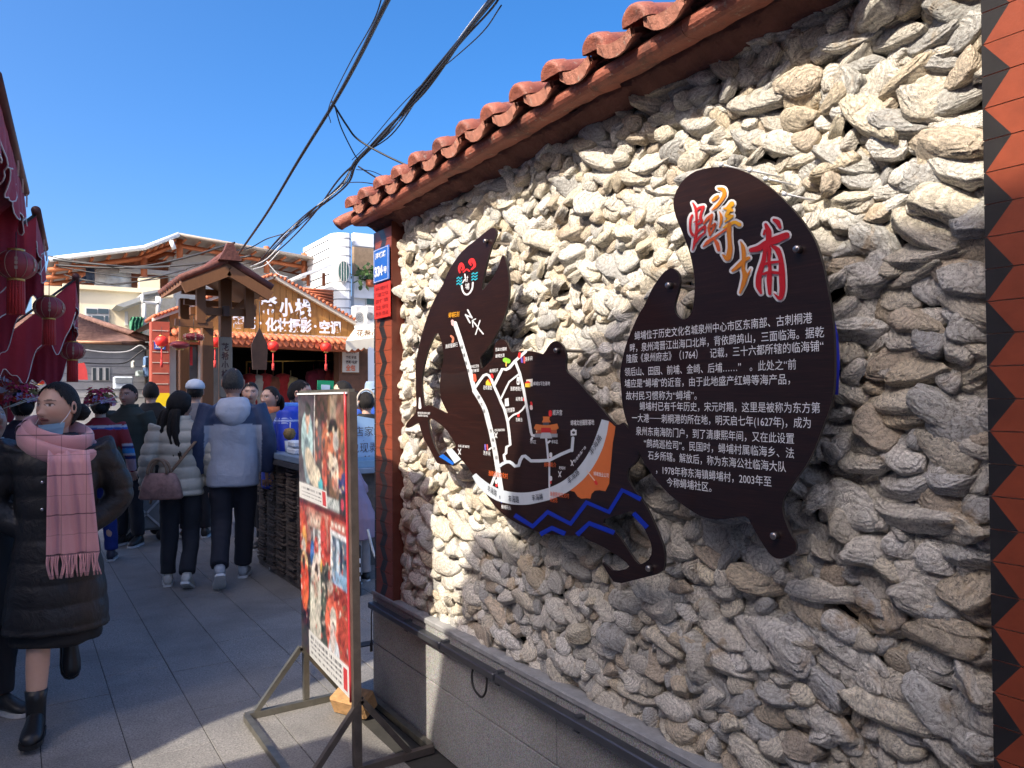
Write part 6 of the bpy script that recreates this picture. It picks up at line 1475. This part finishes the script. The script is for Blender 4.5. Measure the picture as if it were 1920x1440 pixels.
person('man in a grey and navy hooded jacket walking away, seen from behind',437,6.55,1.80,(.22,1),coat=dict(hem=.77,r=1.18,col=jacket3,mat=m_cvs,hood=(.42,.46,.55),thick=1.12,fold=.008,name='jacket'),legs=dict(w=1.1,col=(.012,.014,.025)),shoes=dict(col=(.35,.37,.40),sole=(.62,.62,.62)),hair=dict(kind='buzz',mat=hair_mat('grey_hair',(.035,.034,.033))),
 pose=dict(la=(-.10,-.30,.17),ltoe=(-.05,1,-.75),lk=(-.09,-.03,.48),ra=(.08,.14,.09),rk=(.09,.09,.47)),skin=(.40,.23,.16),detail=1.2)
person('man in a pale blue cap and grey jacket with his back turned',366,8.6,1.74,(.2,1),coat=dict(hem=.7,r=1.1,col=(.20,.19,.20)),extra=cap_extra)
person('dark haired man just behind the hooded jacket',470,8.6,1.72,(-.3,-1),coat=dict(hem=.7,col=(.02,.025,.05)))
person('young woman with a black ponytail and orange collar',508,8.0,1.66,(-.6,-.8),look=(-.85,-.5),coat=dict(hem=.7,col=(.10,.11,.14),collar=(.70,.20,.08)),hair=dict(kind='back',tail=.26,toff=(0,-.12,-.0)),detail=1.2)
person('person in a bright blue tracksuit top bending over the counter',528,7.1,1.74,(.75,-.5),coat=dict(hem=.72,r=1.22,col=blue_j,mat=m_cvs,collar=(.06,.20,.65),thick=1.15),lean=.22,pose=dict(le=(-.28,.12,1.06),lw=(-.20,.32,1.04),re=(.28,.14,1.06),rw=(.2,.34,1.04)))
def hoodup(col):
    def f(R,Hm,arms,lf):
        v,fc=loft([(0,-.03,-.11,.10,.10),(0,-.02,-.05,.105,.115),(0,-.012,.03,.104,.122),(0,-.01,.09,.09,.105),(0,-.01,.13,.05,.06),(0,-.01,.14,.01,.01)],22);b=MB();b.add(xf(Hm,v),fc,None,True);b.build('hood',M('hood_%d'%int(col[0]*1000),col,.9),R)
    return f
person('person with a cream yellow hood up near the shop opening',566,9.6,1.72,(.2,1),coat=dict(hem=.7,r=1.15,col=(.55,.50,.33)),extra=hoodup((.60,.53,.33)))
person('person with a dark blue patterned head cloth by the counter',573,8.4,1.52,(.2,1),coat=dict(hem=.7,col=(.02,.03,.12)),extra=hoodup((.012,.02,.14)))
person('dark haired woman standing beyond the poster stand',645,8.4,1.72,(-.9,.2),coat=dict(hem=.7,col=(.02,.02,.022)),hair=dict(kind='back',bun=True))
def muffs(R,Hm,arms,lf):
    b=MB();b.tube(xf(Hm,np.array([(.095*math.cos(t),-.01,.02+.118*math.sin(t)) for t in np.linspace(-.25,math.pi+.25,20)])),.011,8)
    for s in(-1,1):
        v,f=loft([(0,0,-.018,.02,.02),(0,0,-.010,.038,.038),(0,0,.010,.038,.038),(0,0,.018,.02,.02)],14);A=Hm@Matrix.Translation((s*.10,-.01,-.01))@Matrix.Rotation(R_(90),4,'Y');b.add(xf(A,v),f,None,True)
    b.build('ear_muffs',fabric('cream_plush',(.58,.50,.42),.95,.1,80,.01),R)
person('person in a black coat wearing cream ear muffs by the whiteboard',687,8.0,1.60,(.05,1),coat=dict(hem=.7,r=1.15,col=(.012,.012,.014)),extra=muffs)
def bucket(R,Hm,arms,lf):
    b=MB();b.lathe([(.0,.150),(.075,.148),(.088,.12),(.096,.055),(.135,.015),(.133,.010),(.094,.045)],n=24,M=Hm);b.build('bucket_hat',fabric('blue_hat',(.22,.30,.42),.9,.1,30,.006),R)
person('person in a pale blue bucket hat at the edge of the tiled pillar',700,9.3,1.70,(.3,1),coat=dict(hem=.7,col=(.02,.08,.40)),extra=bucket)
person('child in a crumpled mauve coat leaning over the tray behind the poster',690,6.35,1.15,(-.6,.8),at_xy=(2.43,6.15),coat=dict(hem=.55,r=1.35,col=(.34,.24,.33),mat=m_cvs,thick=1.4,fold=.016),legs=dict(col=(.36,.30,.28),w=1.25),lean=.5,pose=dict(lw=(-.2,.34,1.10),le=(-.26,.14,1.10),rw=(.2,.34,1.10),re=(.28,.14,1.10)),shoes=dict(col=(.03,.03,.03)),hair=dict(kind='back'))
person('brown haired person inside the shop between the costumes',500,12.2,1.66,(.1,1),coat=dict(hem=.7,col=(.50,.30,.06)),hair=dict(kind='long',mat=m_hairb))
# ------------------------------------------------------------------ poster stand
A0=np.array((1.19,3.045));A1=np.array((1.235,3.855))
PS=empty('poster_stand',(1.21,3.45,0),'steel framed stand holding a tall photo poster, in front of the shell wall','poster stand')
m_st=M('bare_steel_tube',(.22,.205,.17),.38,.75,.25,14,80,.001,.4);m_rust=M('brown_steel_tube',(.13,.105,.09),.5,.5,.25,14,60,.001,.4)
def sb(n_,a,b_,w_=.026,mt=None):
    b=MB();b.bar(a,b_,w_,w_);o=b.build(n_,mt or m_st,PS);o.location=-PS.location;return o
tz=1.575
sb('post',(A0[0],A0[1],.0),(A0[0]-.02,A0[1],tz),.032,m_rust);sb('post',(A1[0],A1[1],.0),(A1[0]-.02,A1[1],tz),.028)
sb('top_rail',(A0[0]-.02,A0[1],tz),(A1[0]-.02,A1[1],tz),.026)
for yv,mt in ((3.04,m_rust),(3.845,m_st)):
    sb('foot_bar',(.93,yv,.016),(1.535,yv,.016),.030,mt)
    for xx in (.985,1.42):sb('brace',(xx,yv,.03),(1.205,yv,.30),.024,mt)
sb('side_bar',(.935,3.055,.016),(.935,3.83,.016),.030);sb('side_bar',(1.53,3.055,.016),(1.53,3.83,.016),.030)
# the print: a painted grid
def paint_poster(nx,nz):
    U,Vv=np.meshgrid((np.arange(nx)+.5)/nx,(np.arange(nz)+.5)/nz)   # U: 0 far/left edge .. 1 near/right edge, V: 0 top .. 1 bottom
    C=np.zeros((nz,nx,3));C[:]=(.035,.02,.018)
    rg=np.random.default_rng(8)
    def R4(u0,v0,u1,v1,c):C[(U>=u0)&(U<u1)&(Vv>=v0)&(Vv<v1)]=c
    def El(u,v,a,b,c,rot=0):
        du,dv=U-u,(Vv-v);q=((du*math.cos(rot)+dv*math.sin(rot))/a)**2+((-du*math.sin(rot)+dv*math.cos(rot))/b)**2;C[q<1]=c
    R4(0,0,.40,.36,(.06,.05,.065));R4(.40,0,.68,.36,(.055,.03,.025));R4(.68,0,1,.36,(.16,.09,.05));R4(.72,.0,.86,.09,(.26,.20,.15))
    R4(.395,0,.41,.30,(.6,.6,.6));
    # upper left figure in pale blue
    El(.22,.17,.15,.11,(.38,.55,.58));El(.22,.25,.10,.09,(.20,.28,.32));El(.24,.085,.055,.035,(.55,.33,.24));El(.24,.055,.07,.025,(.02,.015,.015));El(.24,.12,.03,.03,(.5,.30,.22))
    El(.30,.27,.14,.06,(.60,.52,.40),.3);El(.42,.31,.10,.05,(.65,.58,.45));El(.50,.33,.05,.03,(.05,.35,.42))
    El(.52,.16,.06,.05,(.10,.08,.08));El(.62,.20,.06,.10,(.35,.10,.05));El(.60,.28,.05,.05,(.55,.10,.05))
    El(.78,.13,.09,.05,(.015,.012,.012));El(.76,.19,.08,.06,(.40,.12,.06));El(.83,.16,.05,.035,(.35,.33,.32));El(.88,.06,.05,.05,(.20,.09,.06));El(.80,.27,.07,.06,(.6,.52,.45));El(.80,.30,.04,.03,(.45,.2,.15));El(.72,.23,.06,.03,(.6,.5,.38));El(.93,.30,.07,.05,(.03,.04,.16))
    for k in range(60):
        a,b=rg.uniform(.42,1),rg.uniform(.10,.34);El(a,b,rg.uniform(.008,.03),rg.uniform(.006,.02),[(.45,.12,.06),(.3,.05,.04),(.5,.4,.3),(.08,.05,.05)][int(rg.integers(4))])
    # white caption strip
    R4(0,.345,.62,.405,(.66,.65,.64));R4(.62,.36,.86,.405,(.55,.60,.60));R4(.62,.395,.86,.42,(.25,.27,.28));R4(.86,.33,1,.42,(.03,.03,.035));El(.92,.37,.03,.02,(.5,.05,.08))
    for r_ in (.358,.372,.386):
        for k in range(34):
            if rg.random()<.8:R4(.06+k*.013,r_,.068+k*.013,r_+.007,(.12,.12,.13))
    R4(.53,.350,.60,.398,(.55,.05,.05))
    R4(0,.405,1,.425,(.12,.02,.015))
    # lower half
    R4(0,.425,1,1,(.34,.05,.03));R4(.16,.43,.62,.56,(.36,.15,.12));R4(.22,.45,.55,.50,(.42,.25,.20))
    for k in range(5):R4(.25+k*.055,.465,.285+k*.055,.485,(.55,.45,.38))
    R4(.24,.50,.40,.57,(.15,.14,.15));R4(.30,.50,.325,.62,(.5,.5,.52));
    R4(.66,.435,.98,.47,(.42,.12,.09))
    for k in range(4):R4(.69+k*.07,.442,.735+k*.07,.462,(.68,.60,.55))
    R4(.66,.475,.98,.655,(.10,.14,.20));R4(.66,.475,.70,.655,(.6,.62,.66));R4(.66,.475,.98,.49,(.6,.62,.66));R4(.78,.50,.84,.62,(.45,.55,.68));R4(.70,.61,.98,.655,(.22,.36,.55));R4(.86,.52,.90,.60,(.02,.03,.06))
    El(.07,.48,.05,.06,(.45,.06,.03));El(.10,.56,.05,.05,(.62,.30,.08));El(.08,.60,.05,.04,(.6,.55,.5))
    R4(0,.61,.22,1,(.03,.02,.02));El(.10,.66,.08,.05,(.55,.35,.18));El(.10,.74,.10,.10,(.60,.07,.03),.15);El(.12,.79,.06,.05,(.62,.12,.04));El(.08,.655,.035,.03,(.05,.03,.03))
    R4(.22,.60,.62,.90,(.05,.06,.05))
    El(.28,.60,.05,.05,(.05,.14,.40));R4(.40,.50,.46,.62,(.66,.66,.68));R4(.45,.60,.49,.65,(.55,.35,.08));El(.36,.57,.05,.04,(.5,.08,.06));El(.52,.53,.07,.09,(.5,.06,.04));
    El(.36,.76,.12,.17,(.52,.50,.44));El(.36,.65,.085,.045,(.60,.52,.48));El(.37,.655,.035,.028,(.04,.02,.02));El(.36,.71,.04,.05,(.55,.42,.33));El(.36,.86,.13,.08,(.56,.53,.46))
    El(.66,.70,.05,.03,(.60,.36,.26));El(.66,.675,.06,.02,(.55,.45,.40));El(.70,.80,.12,.10,(.60,.12,.07));El(.73,.79,.06,.05,(.60,.56,.50));El(.73,.82,.035,.03,(.05,.02,.02));El(.74,.90,.10,.06,(.52,.56,.62));El(.72,.85,.05,.05,(.58,.50,.48))
    for k in range(260):
        a,b=rg.uniform(0,1),rg.uniform(.43,.88);El(a,b,rg.uniform(.004,.014),rg.uniform(.003,.010),[(.50,.08,.04),(.2,.03,.02),(.55,.45,.35),(.05,.04,.04),(.62,.55,.5),(.12,.15,.08)][int(rg.integers(6))])
    m=(Vv>.90+.0*U)&(U>.20);C[m]=(.68,.67,.66);R4(0,.90,.20,1,(.04,.03,.03))
    for r_ in (.915,.934,.953,.972):
        for k in range(44):
            if rg.random()<.85:R4(.24+k*.0145,r_,.249+k*.0145,r_+.010,(.10,.10,.11))
    R4(.90,.915,.965,.985,(.55,.04,.04))
    def blur(C):
        D=C.copy();D[1:-1,1:-1]=(C[1:-1,1:-1]*4+C[:-2,1:-1]+C[2:,1:-1]+C[1:-1,:-2]+C[1:-1,2:])/8;return D
    txtm=((Vv>.345)&(Vv<.405)&(U<.62))|((Vv>.90)&(U>.2))
    D=blur(blur(blur(C)));W=np.stack([U*11,Vv*19,U*0],-1).reshape(-1,3)
    g1=sin_noise(W,2.2,3,4).reshape(U.shape);g2=sin_noise(W,9.,5,3).reshape(U.shape)
    D=D*np.clip(1+.30*g1+.28*g2,.25,1.9)[...,None]+np.stack([.02*g2,.006*g1,.004*g2],-1)
    C=np.where(txtm[...,None],C,D);return np.clip(C,.006,.9)
nx,nz=150,230
Cc=paint_poster(nx,nz);V=[];C=[]
pf=np.array((A1[0],A1[1]-.012));pn2=np.array((A0[0],A0[1]+.018))
offx=-.022
for j in range(nz):
    for i in range(nx):
        for du,dv in ((0,0),(1,0),(1,1),(0,1)):
            a=(i+du)/nx;b_=(j+dv)/nz;p=pf+(pn2-pf)*a;z=tz-.012-(tz-.012-.305)*b_
            V.append((p[0]+offx-.02*(z/tz)-.006*math.sin(a*3.1)*math.sin(b_*9),p[1],z));C.append(Cc[j,i])
n=nx*nz;o=mesh('poster_print',V,[(4*k,4*k+1,4*k+2,4*k+3) for k in range(n)],vcm('photo_print',.28,coat=.25),PS,cols=np.array(C));o.location=-PS.location
b=MB();q=[(pf[0]+offx+.004,pf[1]),(pn2[0]+offx+.004,pn2[1])]
b.add([(q[0][0],q[0][1],.30),(q[1][0],q[1][1],.30),(q[1][0]-.02,q[1][1],tz-.01),(q[0][0]-.02,q[0][1],tz-.01),(q[0][0]+.004,q[0][1],.30),(q[1][0]+.004,q[1][1],.30),(q[1][0]-.016,q[1][1],tz-.01),(q[0][0]-.016,q[0][1],tz-.01)],[(0,1,2,3),(7,6,5,4),(0,4,5,1),(1,5,6,2),(2,6,7,3),(3,7,4,0)])
o=b.build('backing_board',M('board_red_edge',(.36,.05,.05),.5,0,.2),PS);o.location=-PS.location
for s,yy in ((-.024,A0[1]+.017),(.012,A0[1]+.022)):
    b=MB();b.tube(spl([(A0[0]+s+.003,yy,.29),(A0[0]+s-.004,yy,.7),(A0[0]+s-.012,yy,1.2),(A0[0]+s-.018,yy,tz)],4),[(.004,.007)]*13,6);o=b.build('red_edging',M('red_tape',(.48,.04,.05),.45,0,.2),PS);o.location=-PS.location
b=MB();b.bar((A1[0]+offx-.02,A1[1],tz-.004),(A0[0]+offx-.02,A0[1],tz-.004),.006,.008);o=b.build('white_edging',m_white,PS);o.location=-PS.location
# brick weighing the stand down
bk=MB();Mx=Matrix.Translation((1.395,3.62,.062))@Matrix.Rotation(R_(28),4,'Z')@Matrix.Rotation(R_(-24),4,'Y');bk.box((-.055,-.105,-.05),(.055,.105,.05),M=Mx,bev=.012)
o=bk.build('brick',M('buff_brick',(.44,.25,.11),.85,0,.25,20,60,.006,.9));tag(o,'buff brick leaning under the poster stand at the foot of the wall','brick')
# ------------------------------------------------------------------ counter of stacked tiles and its goods
m_ct=M('blue_counter_top',(.17,.24,.34),.35,0,.1,5);m_conc=M('rough_cement',(.12,.105,.095),.95,0,.3,10,30,.012,.9);m_oldt=M('old_stacked_tile',(.10,.078,.066),.85,0,.4,30,60,.006,.8)
CT=empty('tile_clad_counter',(2.2,6.6,0),'market counter clad with stacked old tiles under a blue top','counter')
def cp_(o):o.location=-CT.location;return o
cp_(one('core',m_conc,CT,'box',(1.93,5.90,0),(2.18,7.42,1.03)));cp_(one('core',m_conc,CT,'box',(2.20,6.72,0),(4.3,7.10,.86)))
cp_(one('top',m_ct,CT,'box',(1.86,5.83,1.03),(2.24,7.50,1.085),bev=.006));cp_(one('top',m_ct,CT,'box',(2.245,6.60,.86),(4.4,7.18,.91),bev=.006))
cp_(one('edge_band',M('dark_counter_edge',(.05,.05,.055),.5),CT,'box',(1.855,5.825,.985),(1.895,7.505,1.028)))
rg=np.random.default_rng(6)
for face in range(2):
    rngc=[(5.94,6.18),(6.24,6.48),(6.54,6.78),(6.84,7.08),(7.14,7.38)] if face==0 else [(1.96,2.15)]
    for a,b_ in rngc:
        z=.05
        while z<.96:
            h=rg.uniform(.012,.02);d=rg.uniform(.004,.03);s=rg.normal(0,.012)
            bb=MB()
            if face==0:bb.prism([(a+rg.uniform(0,.03),z),(b_-rg.uniform(0,.03),z+s),(b_-rg.uniform(0,.02),z+h+s),(a+.01,z+h)],1.925-d,1.94,axis=0)
            else:bb.prism([(a+rg.uniform(0,.02),z),(b_,z+s),(b_,z+h+s),(a,z+h)],5.895-d,5.91,axis=1)
            cp_(bb.build('tile',m_oldt,CT));z+=h+rg.uniform(.008,.018)
m_foam=M('foam_white',(.60,.66,.72),.6,0,.04)
for i,(x,y,z,l) in enumerate(((1.99,6.35,1.086,'lower'),(1.99,6.35,1.146,'upper'),(2.02,6.02,1.086,'lower'),(2.02,6.02,1.146,'upper'),(2.08,6.02,1.206,'top'))):
    b=MB();A=Matrix.Translation((x,y,z))@Matrix.Rotation(rg.normal(0,.08),4,'Z');b.box((-.085,-.11,0),(.085,.11,.052),M=A,bev=.012)
    o=b.build('takeaway_box',m_foam);tag(o,['lower white takeaway box of the stack beside the man in the hooded jacket','upper white takeaway box of the stack beside the man in the hooded jacket','lower white takeaway box next to the poster edge','upper white takeaway box next to the poster edge','white takeaway box on top, tilted, closest to the poster edge'][i],'box','white takeaway boxes on the counter')
b=MB();b.box((2.02,6.15,1.086),(2.16,6.24,1.12),bev=.01);o=b.build('blue_sponge',M('sky_blue_plastic',(.10,.35,.65),.5));tag(o,'small sky blue plastic tray lying between the takeaway boxes','tray')
tr=MB()
tr.box((2.40,6.64,.912),(3.5,7.10,.925));tr.box((2.40,6.64,.925),(2.42,7.10,.975));tr.box((3.48,6.64,.925),(3.5,7.10,.975));tr.box((2.42,6.64,.925),(3.48,6.66,.975));tr.box((2.42,7.08,.925),(3.48,7.10,.975))
o=tr.build('wash_tray',M('blue_basin',(.16,.30,.46),.4));tag(o,'shallow blue tray on the low end of the counter','tray')
# cup with sticks
cu=empty('skewer_cup',(1.98,6.62,1.086),'clear cup holding food on sticks beside the takeaway boxes','cup');b=MB();b.lathe([(0,0),(.035,0),(.042,.10),(.039,.10),(.033,.006),(0,.006)],n=16);b.build('cup',M('pale_plastic',(.45,.52,.58),.25),cu)
b=MB();b.lathe([(0,.10),(.04,.12),(.055,.16),(.04,.20),(0,.21)],n=14);b.build('fritter',M('fried_batter',(.20,.13,.05),.8,0,.4,60),cu);b=MB();b.tube([(.0,.0,.02),(.01,.01,.26)],.004,5);b.build('stick',m_cream,cu)
# whiteboard with handwriting
YWb=7.12
x0,x1,z0,z1=rect(640,782,745,893,YWb);WB=empty('whiteboard',((x0+x1)/2,YWb,z0),'pale blue white board with handwritten characters behind the poster','board')
o=pol('panel',M('board_pale_blue',(.30,.46,.66),.35,0,.04,3,20,.001,0),WB,[(640,775),(745,792),(745,898),(640,893)],YWb,.02)
for s,u,v,h,w_ in (('店家',664,810,19,36),('包现剥',656,841,19,52),('·',681,826,12,None)):txt(s,u,v,YWb-.004,h,m_ink,WB,w_,bold=-.008,yo=-.004)
pol('paw_mark',m_ink,WB,[(682,868),(688,864),(694,868),(692,873),(685,874)],YWb-.006,.003);
for u,v in ((678,860),(685,857),(692,857),(698,861)):pol('paw_mark',m_ink,WB,[(u-2,v),(u,v-3),(u+2.4,v),(u,v+2.5)],YWb-.006,.003)
# payment sign in green, on a pole
GS=empty('payment_sign',tuple(at(611,735,1,7.2)),'green payment sign on a stick above the top of the poster','sign')
pol('panel',M('payment_green',(.01,.22,.10),.35,0,.04),GS,[(596,713),(626,714),(626,741),(595,741)],7.2,.015);pol('white_square',M('square_blue_white',(.40,.50,.62),.4),GS,[(603,721),(619,722),(618,741),(603,741)],7.19,.008)
q=at(611,740,1,7.2);tube_to('stick',m_pole,GS,[(q[0],7.21,1.086),(q[0],7.21,q[2]+.05)],.008)
# lights under the counter, machine and lead
b=MB();b.box((2.19,5.72,0),(2.275,5.88,.40),bev=.01);MC=b.build('black_cabinet',M('black_plastic',(.015,.015,.018),.4));tag(MC,'black cabinet with pale buttons on the ground behind the poster','cabinet')
for k in range(3):
    b=MB();b.box((2.235,5.708,.26-.07*k),(2.262,5.719,.295-.07*k));b.build('button',m_white,MC)
b=MB();b.tube(spl([(2.36,5.8,.50),(2.38,5.7,.30),(2.46,5.6,.16),(2.6,5.55,.12),(2.9,5.6,.1)],6),.011,7);o=b.build('hose',M('pale_hose',(.42,.46,.50),.5));tag(o,'pale hose curling past the black cabinet behind the poster','hose')
# ------------------------------------------------------------------ things the crowd carries
HB_=empty('handbag',tuple(atd(302,900,6.2)),'dusty pink handbag with round handles hanging at the cream puffer jacket','handbag')
HB_.rotation_euler=(0,0,R_(-25))
v,f=loft([(0,0,-.155,.155,.045),(0,0,-.14,.17,.06),(0,0,-.02,.145,.05),(0,0,.045,.115,.035),(0,0,.055,.10,.02)],22,3.);b=MB();b.add(v,f,None,True);b.build('bag_body',M('dusty_pink_leather',(.27,.15,.13),.5,0,.35,24,60,.003,.6),HB_)
b=MB()
b.tube([(.075*math.cos(t)-.01,.03,.05+.11*math.sin(t)) for t in np.linspace(0,math.pi,16)],.012,8);b.build('handle',M('tan_handle',(.20,.13,.085),.6),HB_)
b=MB();b.tube([(.075*math.cos(t)-.02,-.03,.05+.12*math.sin(t)) for t in np.linspace(0,math.pi,16)],.012,8);b.build('handle',MATS['tan_handle'],HB_)
m_grey_c=fabric('grey_canvas',(.22,.225,.22),.9,.15,6,.015,200);m_fr=M('pale_frame',(.52,.53,.53),.4,.3)
TR_=empty('folding_cart',(at(265,1000,2,0)[0],at(265,1000,2,0)[1],0),'grey canvas folding cart with crossed pale legs in the crowd','cart')
p0=at(268,1010,2,0);TR_.location=(p0[0],p0[1],0)
b=MB();b.box((-.20,-.25,.12),(.20,.25,.52),bev=.03);b.build('canvas_box',m_grey_c,TR_)
for s in (-1,1):
    for a,c in (((-.20,.10),(.20,.52)),((.20,.10),(-.20,.52))):
        b=MB();b.bar((a[0],s*.262-.0*s,a[1]),(c[0],s*.262,c[1]),.022,.012,up=(0,1,0));b.build('cross_leg',m_fr,TR_)
for sx in(-1,1):
    for sy in(-1,1):
        b=MB();b.lathe([(0,-.02),(.055,-.02),(.06,0),(.055,.02),(0,.02)],n=16,M=Matrix.Translation((sx*.16,sy*.22,.06))@Matrix.Rotation(R_(90),4,'X'));b.build('wheel',m_pole,TR_)
b=MB();v,f=loft([(0,0,.0,.06,.05),(0,0,.05,.12,.09),(0,0,.14,.13,.10),(0,0,.22,.08,.05),(0,0,.27,.03,.02),(0,0,.31,.05,.01)],18);V=np.array(v);V=V+(.02*sin_noise(V,22,3,3))[:,None]*np.array((1,1,.3));b.add(V+np.array(TR_.location)+np.array((0,0,.53)),f,None,True)
o=b.build('plastic_bag',M('thin_plastic',(.52,.56,.64),.3,0,.1,12,30,.004,.6));tag(o,'crumpled pale plastic bag on top of the folding cart','bag')
fb=MB();rg=np.random.default_rng(2)
c0=atd(10,725,7.5)
for k in range(60):
    d=rg.normal(0,1,3)*np.array((.07,.07,.05));a=rg.normal(0,.025,3);c=rg.normal(0,.025,3);col=[(.55,.45,.55),(.6,.12,.06),(.5,.08,.05),(.6,.55,.6)][k%4];fb.add([c0+d-a,c0+d+c,c0+d+a,c0+d-c],[(0,1,2,3)],col)
fb.tube([(c0[0],c0[1],0),(c0[0],c0[1],c0[2])],.02,6,(.3,.12,.06))
o=fb.build('flower_stand',vcm('petal',.7),None,vc=True);tag(o,'stick of pink and orange paper flowers at the left edge','flowers')
